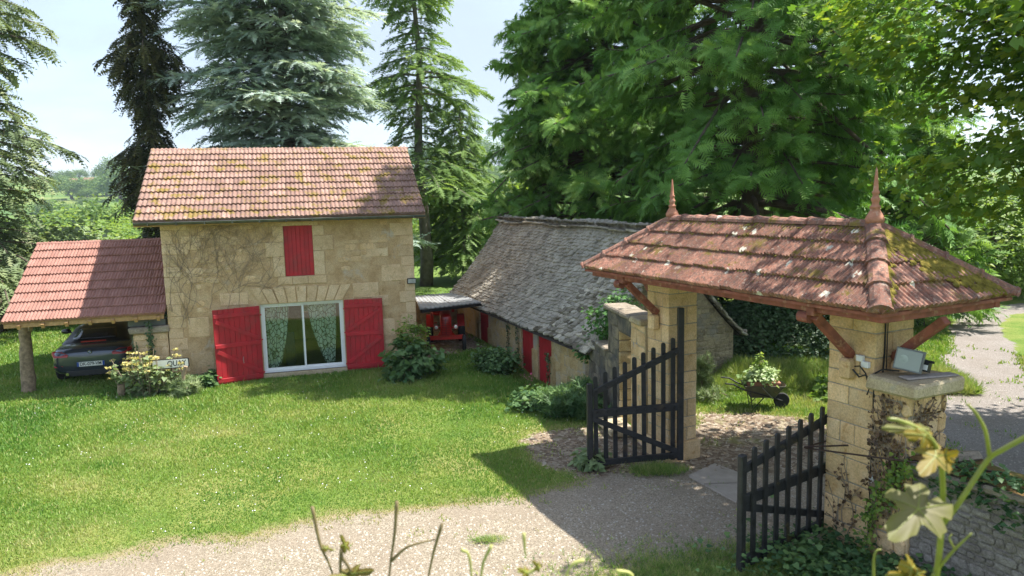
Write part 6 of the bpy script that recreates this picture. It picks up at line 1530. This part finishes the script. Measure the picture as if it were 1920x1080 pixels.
# yellow-flowered shrub (whorled flower stems)
def flowering():
    R = np.random.default_rng(81); b_ = gw(280, 738); t_ = tree_thing('flowering_shrub', 'leafy shrub with whorls of pale yellow flowers in front of the stone pier', b_, cat='shrub')
    mb = MB(); fl_ = Fol(); lf = Fol(); fm = MB()
    for i in range(42):
        a = R.uniform(0, 6.28); r_ = R.random()**.6; x, y = math.cos(a)*r_*.88-.10, math.sin(a)*r_*.45; h = (1.05-.35*abs(x)+R.uniform(-.2, .15)); tx, ty = x*1.12+R.normal(0, .05), y*1.2
        mb.tube([(x*.5, y*.5, 0), (x*.9, y*.9, h*.5), (tx, ty, h)], .008, 4, cap=False)
        m = 16; tt = R.random(m)*.85; P = np.stack([x*.5+(tx-x*.5)*tt, y*.5+(ty-y*.5)*tt, h*tt], 1)+R.normal(0, .05, (m, 3)); P[:, 2] = np.maximum(P[:, 2], .04); aa = R.uniform(0, 6.28, m)
        X = np.stack([np.cos(aa), np.sin(aa), R.uniform(-.5, .3, m)], 1); lf.put(HEART, P, X, np.array([0, 0, 1.])+R.normal(0, .35, (m, 3)), R.uniform(.09, .19, m), np.clip(.35+R.random(m)*.6, 0, 1))
        if R.random() < .62:
            for q in range(R.integers(1, 4)):
                zz = h-.13*q; k = 13; aa = np.linspace(0, 6.28, k); P = np.stack([tx+.018*np.cos(aa)-(tx-x)*.15*q, ty+.018*np.sin(aa), zz+R.uniform(-.02, .02, k)], 1)
                fl_.put(LEAF, P, np.stack([np.cos(aa), np.sin(aa), R.uniform(-.1, .7, k)], 1), np.tile([0, 0, 1.], (k, 1))+R.normal(0, .5, (k, 3)), R.uniform(.045, .075, k), R.random(k))
    mb.build('stem', M_TWIG, t_); lf.build('foliage', ML_GREYG, t_); tag(fl_.build('flower', ML_FLOWER, t_), kind='stuff')
    st = MB().tube([(-.62, -.12, -.05), (-.6, -.12, .3)], .09, 10, jit=.08).build('stump', M_LOG, None); st.location = b_; tag(st, 'short dark tree stump under the yellow flowers', 'stump')
flowering()
shrub('small_shrub', 'small fine-leaved shrub below the white place-name sign', gw(352, 738), .36, .42, 46, 16, .11, ML_GREYG, t_star(7, .5, .06), 82, cl=.07)
shrub('small_shrub', 'dark green leafy plant at the left shutter corner of the house', gw(392, 722), .3, .34, 30, 12, .12, ML_SHRUB, HEART, 83, cl=.08)
# mixed shrub against the right end of the house
shrub('leafy_shrub', 'large-leaved dark green shrub against the right end of the house', gw(772, 708), .72, .95, 90, 12, .16, ML_SHRUB, HEART, 84, cl=.11)
shrub('leafy_shrub', 'light green climbing shoots rising on top of the dark shrub by the house corner', (gw(772, 700)[0], gw(772, 700)[1]+.12, .55), .34, .85, 55, 15, .085, ML_BRIGHT, LEAF, 85, cl=.08)
shrub('border_shrub', 'dark green shrub beside the first red door of the low building', gw(932, 690), .55, .62, 90, 18, .12, ML_SHRUB, LEAF, 86, cl=.11)
shrub('border_shrub', 'leafy border plant with a few pink flowers below the middle red door', gw(1015, 762), .5, .38, 70, 16, .13, ML_SHRUB, LEAF, 87, cl=.1)
shrub('border_shrub', 'dense dark border plant against the near corner of the low building', gw(1078, 775), .6, .58, 100, 18, .15, ML_SHRUB, t_star(6, .5, .1), 88, cl=.11)
shrub('border_shrub', 'low green plant at the barn foot between the red doors and the doorway wall', gw(1100, 752), .45, .55, 50, 16, .13, ML_SHRUB, LEAF, 90, cl=.1)
def blossoms(px, py, n, label):
    R = np.random.default_rng(99); b_ = np.array(gw(px, py)); P = b_+np.array([0, 0, .42])+R.normal(0, .10, (n, 3)); f = Fol(); f.put(STAR, P, R.normal(0, 1, (n, 3)), np.tile([0, -.4, 1.], (n, 1)), np.full(n, .04), R.random(n))
    tag(f.build('pink_flowers', leaf_mat('pink_petal', [(.5, .06, .2), (.6, .12, .28), (.65, .3, .4)])), label, 'flowers')
blossoms(990, 735, 16, 'cluster of small pink flowers in the border below the red doors')
shrub('weed_clump', 'pale green weed clump at the free end of the far gate leaf', gw(1104, 876), .24, .26, 30, 10, .13, ML_GREYG, HEART, 91, cl=.06)
shrub('weed_clump', 'low bright weeds at the foot of the building gable behind the pillar', gw(1335, 752), .3, .25, 26, 10, .09, ML_GREYG, t_star(6, .8, .08), 92, cl=.08)
shrub('silvery_plant', 'upright pale green plant between the far pillar and the building gable', gw(1315, 742), .2, .95, 44, 14, .10, ML_GREYG, t_star(7, .8, .05), 93, cl=.06)
shrub('ivy_clump', 'green ivy clump growing over the roof edge behind the doorway wall', (2.22, 15.9, 1.25), .42, 1.25, 80, 22, .085, leaf_mat('fresh_ivy', [(.04, .10, .025), (.07, .17, .04), (.11, .24, .06)], trans=.25), HEART, 94, cl=.11)
shrub('ivy_clump', 'ivy tuft on the stone slates by the low building corner', (1.75, 16.6, .75), .28, .55, 36, 16, .08, bpy.data.materials['fresh_ivy'], HEART, 95, cl=.08)
wbp = wb.location; shrub('barrow_plant', 'pale variegated foliage plant spilling from the wheelbarrow', (wbp.x, wbp.y, .5), .31, .32, 60, 20, .075, ML_VARIEG, HEART, 96, cl=.08)
shrub('barrow_shoot', 'thin upright green shoot growing out of the wheelbarrow plants', (wbp.x-.05, wbp.y, .8), .08, .42, 14, 8, .07, ML_BRIGHT, LEAF, 97, cl=.03)
# climbing ivy strips
def strip(label, pts, wd, n, size, mat, seed, hang=0, name='climbing_ivy'):
    """pts: world polyline with outward normal"""
    R = np.random.default_rng(seed); P = []; q = [np.array(p, float) for p, _ in pts]; nn = [np.array(v, float) for _, v in pts]
    k = R.integers(0, len(q)-1, n); t = R.random(n)[:, None]; q = np.array(q); nn = np.array(nn); P = q[k]*(1-t)+q[k+1]*t; Nn = nn[k]
    sd_ = np.cross(Nn, [0, 0, 1.]); P = P+sd_*R.normal(0, wd, (n, 1))+Nn*R.uniform(.01, .07, (n, 1)); P[:, 2] += R.normal(0, wd, n)
    X = np.stack([R.normal(0, .5, n), R.normal(0, .5, n), -R.random(n)], 1)
    f = Fol(); f.put(HEART, P, X, Nn+R.normal(0, .35, (n, 3)), size*R.uniform(.6, 1.3, n), R.random(n)); mb = MB().tube([tuple(p+v*.015) for p, v in zip(q, nn)], .009, 5)
    t_ = thing(name, label, 'climber', tuple(q[0])); o1 = f.build('leaves', mat, t_, tuple(q[0])); m2 = mb; m2.v = [tuple(Vector(v)-Vector(q[0])) for v in m2.v]; m2.build('stem', M_TWIG, t_); return t_
Rz = lambda a: Matrix.Rotation(a, 3, 'Z')
hn = np.array(Rz(HR) @ Vector((0, -1, 0))); hw = lambda x, y, z: tuple(Vector(HO)+Rz(HR) @ Vector((x, y, z)))
strip('ivy hanging over the slab of the low stone pier', [(hw(-.42, -.06, 1.7), hn), (hw(-.40, -.06, 1.2), hn), (hw(-.45, -.02, .7), hn)], .05, 190, .055, ML_IVY, 1)
strip('thin ivy at the left edge of the low stone pier', [(hw(PX0+.1, -.04, 1.15), hn), (hw(PX0+.1, -.04, .5), hn)], .03, 70, .045, ML_IVY, 2)
bn = np.array(Rz(BR_) @ Vector((0, -1, 0))); bw3 = lambda x, y, z: tuple(BC+Rz(BR_) @ Vector((x, y, z)))
for i, (px, lb) in enumerate(((955, 'left ivy strand climbing the low building near the first door'), (973, 'right ivy strand climbing beside the middle red door'), (1030, 'ivy beside the right edge of the third red door'))):
    x = BX(px, 650).x; strip(lb, [(bw3(x, -.02, -.2), bn), (bw3(x+.03, -.02, .4), bn), (bw3(x-.02, -.02, 1.1 if i < 2 else .55), bn)], .05, 150, .05, ML_IVY, 5+i)
gn = np.array(Rz(GRR) @ Vector((0, -1, 0))); gx = np.array(Rz(GRR) @ Vector((1, 0, 0)))
def dead_ivy():
    R = random.Random(12); t_ = thing('dead_ivy', 'dead brown ivy stems and leaves clinging to the near pillar and its side pier', 'climber', gpt(GLEN, 0), GRR); mb = MB(); P = []; Nn = []
    def face(u, z, f):     # f 0: left faces of pillar/pier (y=-), 1: +x face of the pier
        if f == 0: y = -.352 if u < .34 else -.385
        return (u, y, z) if f == 0 else (.34+SX+.012, u, z)
    def grow(u, z, a, ln, f, d, r_):
        pts = []; 
        for i in range(int(ln/.07)):
            a += R.uniform(-.35, .35); u += math.cos(a)*.07; z += math.sin(a)*.07
            lo, hi = ((.34, .83) if u0 > .34 else (-.33, .33)) if f == 0 else (-.36, .26)
            if u < lo or u > hi or z > (2.15 if u0 > .34 or f else 2.1): break
            p = face(u, z, f); pts.append(p)
            if R.random() < .75: P.append((p[0]+R.uniform(-.03, .03), p[1], p[2]+R.uniform(-.03, .03))); Nn.append((0, -1, 0) if f == 0 else (1, 0, 0))
            if d < 2 and R.random() < .3: grow(u, z, a+R.choice([-1, 1])*R.uniform(.4, 1), ln*.5, f, d+1, r_*.7)
        if len(pts) > 1: mb.tube(pts, r_, 4, cap=False)
    for k in range(17): u0 = R.uniform(.36, .80); grow(u0, R.uniform(.1, 1.2), 1.57+R.uniform(-.3, .3), R.uniform(.9, 1.9), 0, 0, .008)
    for k in range(9): u0 = .5; grow(R.uniform(-.3, .2), R.uniform(.3, 1.5), 1.57+R.uniform(-.5, .5), R.uniform(.6, 1.5), 1, 0, .007)
    for k in range(3): u0 = R.uniform(-.25, .2); grow(u0, R.uniform(0, .3), 1.57, R.uniform(.6, 1.1), 0, 1, .006)
    mb.build('stem', M_TWIG, t_); n = len(P); f = Fol(); r2 = np.random.default_rng(3); X = r2.normal(0, 1, (n, 3)); f.put(LEAF, np.array(P)+np.array(Nn)*.02, X, np.array(Nn)+r2.normal(0, .5, (n, 3)), r2.uniform(.03, .07, n), r2.random(n)); f.build('dry_leaves', ML_DEAD, t_)
dead_ivy()
q = np.array(gpt(GLEN+.62, -.42, 0))
strip('fresh green ivy on the side pier where the iron rod passes', [(tuple(q+[0, 0, .9]), gn), (tuple(q+gx*.12+[0, 0, 1.25]), gn), (tuple(q+gx*.30+[0, 0, 1.45]), gn)], .09, 240, .05, ML_BRIGHT, 15)
strip('green ivy low on the side pier beside the black cable', [(tuple(q-gx*.2+[0, 0, .15]), gn), (tuple(q-gx*.22+[0, 0, .6]), gn), (tuple(q-gx*.1+[0, 0, .95]), gn)], .06, 200, .045, ML_BRIGHT, 16)
# weeds at the foot of the pillar and retaining wall and along the near lawn edge
def weeds(name, label, cx, cy, rx, ry, n, size, mat, seed, h=.2, tmpl=None):
    R = np.random.default_rng(seed); x = cx+R.normal(0, rx, n); y = cy+R.normal(0, ry, n); z = hgt(x, y)+R.random(n)*h*(.4+vnoise(x, y, .4, seed)); aa = R.uniform(0, 6.28, n)
    f = Fol(); f.put(tmpl or HEART, np.stack([x, y, z], 1), np.stack([np.cos(aa), np.sin(aa), R.uniform(-.3, .6, n)], 1), np.array([0, 0, 1.])+R.normal(0, .4, (n, 3)), size*R.uniform(.5, 1.3, n), R.random(n)); o = f.build(name, mat); tag(o, label, 'weeds', kind='stuff'); return o
q = gpt(GLEN+.3, -.75); weeds('pillar_weeds', 'green weeds around the foot of the near pillar', q.x, q.y, .55, .4, 2600, .07, ML_SHRUB, 3, .35)
q = gpt(GLEN+1.6, -.8); weeds('wall_foot_weeds', 'weeds at the foot of the grey retaining wall', q.x, q.y, .5, .6, 3000, .07, ML_SHRUB, 4, .4)
q = gpt(GLEN-.6, -1.6); weeds('verge_weeds', 'clover and weeds at the foot of the near gate leaf', q.x-.2, q.y-.5, .9, .35, 5200, .055, M_GRASS, 5, .04, t_star(5, 1.2, .06))
def top_weeds():
    R = np.random.default_rng(6); n = 3600; u = R.uniform(.2, 4.4, n); v = R.normal(-.22, .12, n); z = RZT+R.uniform(-.55, .22, n)*(vnoise(u, v, .5, 3)); P = np.array([tuple(gpt(GLEN+.84+a, b_, c)) for a, b_, c in zip(u, v, z)]); P[:, 2] += .05
    k = vnoise(u, v*0, .5, 12, 2) > .42; P = P[k]; n = len(P); aa = R.uniform(0, 6.28, n)
    f = Fol(); f.put(LEAF, P, np.stack([np.cos(aa), np.sin(aa), R.uniform(-.4, .8, n)], 1), np.array([0, -.3, 1.])+R.normal(0, .4, (n, 3)), R.uniform(.04, .10, n), R.random(n)*.8); tag(f.build('wall_top_weeds', ML_SHRUB), 'nettles and weeds growing on the mossy top of the retaining wall', 'weeds', kind='stuff')
top_weeds()
weeds('grass_tuft', 'bright grass tuft on the driveway in front of the far gate leaf', *G(1232, 884)[:2], .22, .10, 900, .075, M_GRASS, 7, .03, t_star(5, 1.4, .05))
weeds('gravel_tuft', 'small green tuft growing in the pale gravel', *G(915, 1012)[:2], .11, .05, 160, .06, M_GRASS, 8, .02, t_star(5, 1.0, .05))

# ---------------------------------------------------------------- valley: woods, hill trees, far houses
def crown_mesh(seed, n=3600, size=.24):
    R = np.random.default_rng(seed); k = 60; u_ = nrmz(R.normal(0, 1, (k, 3))); u_[:, 2] = np.abs(u_[:, 2])*1.0-.15; C = u_*np.array([1, 1, .8])*(.6+.4*R.random(k))[:, None]*3; ci = R.integers(0, k, n)
    P = C[ci]+R.normal(0, .42, (n, 3)); Nn = nrmz(P+R.normal(0, 1, (n, 3))); f = Fol(); aa = R.uniform(0, 6.28, n); f.put(LEAF, P, np.stack([np.cos(aa), np.sin(aa), R.uniform(-.5, .5, n)], 1), Nn, size*R.uniform(.7, 1.4, n), np.clip(.2+.4*R.random(k)[ci]+.4*R.random(n), 0, 1))
    P_ = np.concatenate(f.V); return fast_mesh('crown', P_, np.concatenate(f.F), np.concatenate(f.T))
cms = [crown_mesh(s) for s in (1, 2, 3, 4)]
cmb = [crown_mesh(s, 3000) for s in (5, 6)]
for me in cms: me.materials.append(ML_BRIGHT)
for me in cmb: me.materials.append(ML_BROAD)
tmb = MB().tube([(0, 0, -4), (0, 0, 0)], .25, 6); tme = bpy.data.meshes.new('trunk'); tme.from_pydata([tuple(v) for v in tmb.v], [], tmb.f); tme.materials.append(M_BARK)
Rv = random.Random(77); placed = []
def vtree(px, py, Y, s, me, label, sz=1.0):
    q = at(px, py, Y); t_ = thing('valley_tree', label, 'tree', (q[0], Y, q[2]-2.6*s*sz), Rv.uniform(0, 6.28), 'trees filling the valley beyond the house')
    o = link('crown', me, t_, scale=(s, s, s*sz)); o2 = link('trunk', tme, t_, scale=(s, s, s*1.6)); return t_
side = lambda px: 'behind the carport' if px < 300 else 'right of the house'
spots = []
for (x0, x1, rows) in ((100, 300, ((374, 150, 3.0), (388, 125, 2.4), (404, 100, 2.0), (421, 84, 1.6), (438, 72, 1.4), (452, 64, 1.2))), (700, 1000, ((372, 150, 3.4), (388, 125, 2.8), (405, 104, 2.4), (425, 86, 1.9), (452, 72, 1.6), (480, 64, 1.3)))):
    for r_, (py, Y, s) in enumerate(rows):
        n = int((x1-x0)/(s*3.4/Y*1400))+1
        for i in range(n): spots.append((x0+(i+.5+Rv.uniform(-.3, .3))*(x1-x0)/n, py+Rv.uniform(-5, 5), Y+Rv.uniform(-5, 5), s*Rv.uniform(.8, 1.2), r_))
nmz = ['far', 'distant', 'middle', 'nearer', 'near', 'nearest']
for i, (px, py, Y, s, r_) in enumerate(spots):
    m_ = Rv.choice(cms) if Rv.random() < .55 else Rv.choice(cmb)
    fr = (px-100)/200 if px < 400 else (px-700)/300
    vtree(px, py, Y, s, m_, '%s tree at the %s of the %s valley row %s' % ('dull green' if m_ in cmb else 'light green', ['far left', 'left', 'centre', 'right', 'far right'][min(4, max(0, int(fr*5)))], nmz[r_], side(px)), Rv.uniform(.8, 1.1))
vtree(212, 372, 112, 2.1, cmb[0], 'darker blue-green round tree in the middle of the valley woods', 1)
def onhill(px, Y, dz=0): q = at(px, 350, Y); return (q[0], Y, hz(q[0], Y)+dz)
for (px, Y, s, lb) in ((160, 420, 1.9, 'single round tree standing in the pale field on the far slope'), (122, 640, 3.2, 'dark tree clump on the skyline above the carport, left'), (150, 660, 3.0, 'dark tree clump on the skyline near the far house'),
        (192, 665, 2.8, 'low skyline tree clump in the middle of the far hill'), (215, 650, 4.6, 'tallest tree on the far skyline'), (238, 640, 3.4, 'skyline tree clump beside the dark spruce'), (178, 520, 3.4, 'hedge tree on the far slope under the skyline'), (198, 500, 3.2, 'small hedge tree on the far slope'), (132, 480, 4, 'bushy tree at the left of the far field'), (224, 470, 4.6, 'bushy tree at the right of the far field'),
        (800, 640, 7, 'hazy tree clump on the far hill seen past the green cedar'), (900, 620, 8, 'hazy tree clump on the far hill left of the giant conifer'), (860, 500, 6, 'hazy tree on the far slope above the stone slate roof')):
    b_ = onhill(px, Y, 1.6*s); t_ = thing('hill_tree', lb, 'tree', b_, Rv.uniform(0, 6.28), 'trees on the far hillside'); link('crown', cmb[Rv.randrange(2)], t_, scale=(s, s, s*(1.3 if s > 4.5 and px < 300 else .8))); link('trunk', tme, t_, scale=(s, s, s*.6))
for i in range(90):
    Y = Rv.uniform(190, 600); px = Rv.uniform(90, 300) if i % 3 else Rv.uniform(700, 1000)
    if 128 < px < 232 and 300 < Y < 470: continue
    s = Rv.uniform(1.8, 3.2); b_ = onhill(px, Y, 1.4*s); t_ = thing('hill_tree', 'small rounded tree in the scattered woods of the far hillside', 'tree', b_, Rv.uniform(0, 6.28), 'scattered trees of the far hillside'); link('crown', cmb[Rv.randrange(2)], t_, scale=(s, s, s*.8)); link('trunk', tme, t_, scale=(s, s, s*.6))
def farhouse(px, Y, w_, h_, label):
    t_ = thing('far_house', label, 'house', onhill(px, Y), .3)
    MB().box(-w_/2, w_/2, -3, 3, -3, h_).build('wall', simple('cream_wall', (.5, .42, .33), .9) if 'cream_wall' not in bpy.data.materials else bpy.data.materials['cream_wall'], t_)
    MB().add([(-w_/2-.4, -3.5, h_-.2), (w_/2+.4, -3.5, h_-.2), (w_/2+.4, 0, h_+2.6), (-w_/2-.4, 0, h_+2.6), (-w_/2-.4, 3.5, h_-.2), (w_/2+.4, 3.5, h_-.2)], [(0, 1, 2, 3), (3, 2, 5, 4), (0, 3, 4), (1, 5, 2)]).build('roof', M_TILE_C, t_)
    MB().box(-1.2, -.4, -3.03, -2.95, .8, 2).box(1, 1.8, -3.03, -2.95, .8, 2).build('window', M_IRON, t_)
farhouse(168, 610, 7, 3.5, 'tiny cream house with red roof on the far skyline'); farhouse(138, 612, 6, 3, 'second tiny house among trees on the far skyline, left of the other')
hzb = MB().box(-1600, 1600, -70, 2300, -80, 90); ho = hzb.build('haze', None); hm = bpy.data.materials.new('haze'); hm.use_nodes = True; hn_ = hm.node_tree; hn_.nodes.clear()
pv = hn_.nodes.new('ShaderNodeVolumePrincipled'); pv.inputs['Color'].default_value = (.70, .86, 1, 1); pv.inputs['Density'].default_value = .0002; pv.inputs['Anisotropy'].default_value = .1
oo = hn_.nodes.new('ShaderNodeOutputMaterial'); hn_.links.new(pv.outputs[0], oo.inputs['Volume']); ho.data.materials.append(hm); tag(ho, 'thin bluish summer haze over the valley', 'haze', kind='stuff')

# ---------------------------------------------------------------- vine shoots close to the window
vn = thing('vine_shoot', 'young grapevine shoot with yellow-green leaves close in front at the lower right', 'vine', tuple(at(1752, 1120, 1.15)))
M_VST = simple('vine_stem', (.19, .21, .035), .5, var=.25, scale=30, bmp=0); M_VBR = simple('vine_brown', (.16, .12, .05), .7, var=.3, scale=30, bmp=0)
W = lambda px, py, Y: lw(vn, at(px, py, Y))
def smooth(pts, k=5):
    P = [np.array(p, float) for p in pts]; P = [2*P[0]-P[1]]+P+[2*P[-1]-P[-2]]; out_ = []
    for i in range(1, len(P)-2):
        for j in range(k):
            t = j/k; out_.append(.5*((2*P[i])+(-P[i-1]+P[i+1])*t+(2*P[i-1]-5*P[i]+4*P[i+1]-P[i+2])*t*t+(-P[i-1]+3*P[i]-3*P[i+1]+P[i+2])*t**3))
    out_.append(P[-2]); return out_
def stem(par, pts, r0, r1, mat=None, name='stem', f=None):
    f = f or W; pp = smooth([f(*p) for p in pts]); m = len(pp); MB().tube(pp, [r0+(r1-r0)*i/(m-1) for i in range(m)], 7).build(name, mat or M_VST, par, smooth=True)
stem(vn, [(1750, 1120, 1.15), (1762, 1030, 1.14), (1768, 930, 1.12), (1762, 860, 1.10), (1738, 815, 1.09), (1690, 790, 1.08), (1665, 785, 1.08)], .0054, .0028)
stem(vn, [(1766, 985, 1.13), (1800, 940, 1.11), (1850, 865, 1.10), (1880, 843, 1.08), (1960, 800, 1.05)], .0042, .0036)
stem(vn, [(1856, 860, 1.10), (1848, 810, 1.09), (1830, 775, 1.09), (1812, 757, 1.09)], .0034, .0018)
stem(vn, [(1762, 1062, 1.14), (1790, 1030, 1.13), (1822, 1000, 1.12)], .003, .0015)
stem(vn, [(1752, 1075, 1.14), (1740, 1085, 1.14), (1690, 1072, 1.13), (1660, 1080, 1.13)], .003, .002)
stem(vn, [(1640, 1120, 1.2), (1638, 1060, 1.2), (1642, 1035, 1.2), (1652, 1030, 1.2)], .0028, .0016)
stem(vn, [(1790, 1030, 1.13), (1780, 1010, 1.13), (1785, 1002, 1.13)], .0016, .001)
def vleaf(tip, base_, wd, mat, name='leaf', par=vn, f=None, cup=.12, Yt=None):
    """lobed leaf from petiole point base_ to tip (pixel,pixel,depth)"""
    f = f or W; a = Vector(f(*base_)); b_ = Vector(f(*tip)); L_ = (b_-a).length; X = (b_-a).normalized(); view = (Vector(lw(par, CAM))-a).normalized(); Zn = (view-X*view.dot(X)).normalized()
    Zn = (Zn+Vector((.15, .1, .35))).normalized(); Zn = (Zn-X*Zn.dot(X)).normalized(); Y_ = Zn.cross(X)
    out_ = [(0.02, .02), (-.22, .10), (-.20, .34), (.02, .50), (.10, .44), (.22, .58), (.40, .60), (.45, .42), (.55, .26), (.72, .34), (.86, .20), (1.0, 0), (.86, -.20), (.72, -.30), (.55, -.22), (.45, -.44), (.40, -.58), (.20, -.60), (.10, -.42), (.0, -.5), (-.20, -.32), (-.2, -.1)]
    n = len(out_); jag = []
    for i in range(n):
        p, q = out_[i], out_[(i+1) % n]; p = (.3+(p[0]-.3)*(1.09 if math.hypot(p[0]-.3, p[1]) > .55 else .88), p[1]*(1.09 if math.hypot(p[0]-.3, p[1]) > .55 else .88)); q = (.3+(q[0]-.3)*(1.09 if math.hypot(q[0]-.3, q[1]) > .55 else .88), q[1]*(1.09 if math.hypot(q[0]-.3, q[1]) > .55 else .88)); jag.append(p); m = ((p[0]+q[0])/2*1.0, (p[1]+q[1])/2); c = (.35, 0); k = .94 if i % 2 else 1.04; jag.append((c[0]+(m[0]-c[0])*k, (m[1]-c[1])*k))
    V = [a+X*(.3*L_)]
    for ring in (.5, 1.0):
        for (x, y) in jag:
            xx = .3+(x-.3)*ring; yy = y*ring; z_ = -cup*(yy*yy*2+(xx-.3)**2*.9)+.018*math.sin(y*30+x*14)*ring; V.append(a+X*(xx*L_)+Y_*(yy*L_*wd)+Zn*(z_*L_))
    m = len(jag); F = [(0, 1+i, 1+(i+1) % m) for i in range(m)]+[(1+i, 1+m+i, 1+m+(i+1) % m, 1+(i+1) % m) for i in range(m)]
    me = bpy.data.meshes.new(name); me.from_pydata([tuple(v) for v in V], [], F); me.polygons.foreach_set('use_smooth', [True]*len(F))
    t_ = me.attributes.new('tint', 'FLOAT', 'POINT'); t_.data.foreach_set('value', [.9]+[.7]*m+[.25]*m); me.update(); o = link(name, me, par, mat); vm = MB()
    for k in (2, 6, 11, 16, 20): vm.tube([V[0]+Zn*.0006, V[1+2*k]+Zn*.0006, V[1+m+2*k]], [.0011, .0008, .0003], 5)
    vm.build('vein', M_VST, o); return o
vleaf((1672, 1003, 1.02), (1742, 935, 1.08), .66, ML_VINE, 'large_leaf'); stem(vn, [(1766, 975, 1.12), (1752, 950, 1.10), (1740, 945, 1.07)], .003, .002, name='petiole')
vleaf((1728, 885, 1.04), (1765, 845, 1.09), .55, ML_VINEY); vleaf((1795, 848, 1.06), (1765, 858, 1.09), .6, ML_VINEY)
vleaf((1662, 800, 1.05), (1735, 808, 1.09), .28, ML_VINE); vleaf((1700, 812, 1.05), (1745, 818, 1.09), .4, ML_VINEY)
vleaf((1690, 1058, 1.10), (1715, 1070, 1.13), .6, ML_VINEY); vleaf((1735, 1088, 1.10), (1715, 1072, 1.13), .7, ML_VINEY); vleaf((1668, 1076, 1.10), (1710, 1080, 1.13), .35, ML_VINEY)
def shoots(label, org, stems_, leaves_, mat_, Y0):
    t_ = thing('bare_shoot', label, 'shoots', tuple(at(*org)), group='thin shoots rising in front at the bottom edge'); f = lambda px, py, Y: lw(t_, at(px, py, Y))
    for s in stems_: stem(t_, s, .0036 if Y0 > 1.2 else .003, .0014, mat_, f=f)
    for (tp_, bs_, w_, m_) in leaves_: vleaf(tp_, bs_, w_, m_, par=t_, f=f)
ML_OLV = leaf_mat('olive_leaf', [(.10, .08, .015), (.16, .12, .02), (.2, .15, .03)], trans=.3, nscale=12)
shoots('dark leafy shoot with two small dark leaves at the bottom, left of centre', (640, 1120, 1.3), [[(585, 950, 1.3), (600, 1020, 1.3), (618, 1060, 1.3), (632, 1110, 1.3)], [(640, 1030, 1.3), (638, 1070, 1.3), (642, 1120, 1.3)], [(638, 1040, 1.3), (655, 1065, 1.3), (668, 1085, 1.3)]],
       [((640, 1003, 1.3), (650, 1030, 1.3), .5, ML_OLV), ((626, 1032, 1.3), (606, 1026, 1.3), .5, ML_OLV), ((697, 1070, 1.27), (650, 1078, 1.3), .45, ML_OLV), ((615, 1082, 1.28), (655, 1078, 1.3), .5, ML_OLV)], M_VBR, 1.3)
shoots('tall bare brown shoot at the bottom centre with a side branch', (730, 1120, 1.35), [[(744, 940, 1.35), (740, 1000, 1.35), (733, 1050, 1.35), (726, 1120, 1.35)], [(733, 1052, 1.35), (765, 1025, 1.35), (815, 1012, 1.35)]], [], M_VBR, 1.35)
shoots('single thin bare shoot leaning right at the bottom centre', (795, 1120, 1.35), [[(829, 982, 1.35), (812, 1040, 1.35), (796, 1120, 1.35)]], [], M_VBR, 1.35)
shoots('pale green arching tendrils at the bottom centre', (890, 1120, 1.1), [[(865, 1030, 1.1), (880, 1045, 1.1), (888, 1120, 1.1)], [(922, 1022, 1.1), (905, 1060, 1.1), (900, 1120, 1.1)], [(982, 1000, 1.1), (985, 1040, 1.1)]], [], simple('pale_tendril', (.40, .40, .12), .6, bmp=0), 1.1)
shoots('yellow young vine tips at the bottom edge right of centre', (1040, 1120, 1.05), [[(1095, 1050, 1.05), (1070, 1062, 1.05), (1050, 1110, 1.05)], [(1012, 1062, 1.05), (990, 1074, 1.05), (970, 1072, 1.05)], [(1155, 1070, 1.05), (1185, 1078, 1.05), (1190, 1120, 1.05)]],
       [((1000, 1052, 1.04), (1012, 1066, 1.05), .5, ML_VINEY), ((972, 1066, 1.04), (990, 1074, 1.05), .6, ML_VINEY)], bpy.data.materials['pale_tendril'], 1.05)
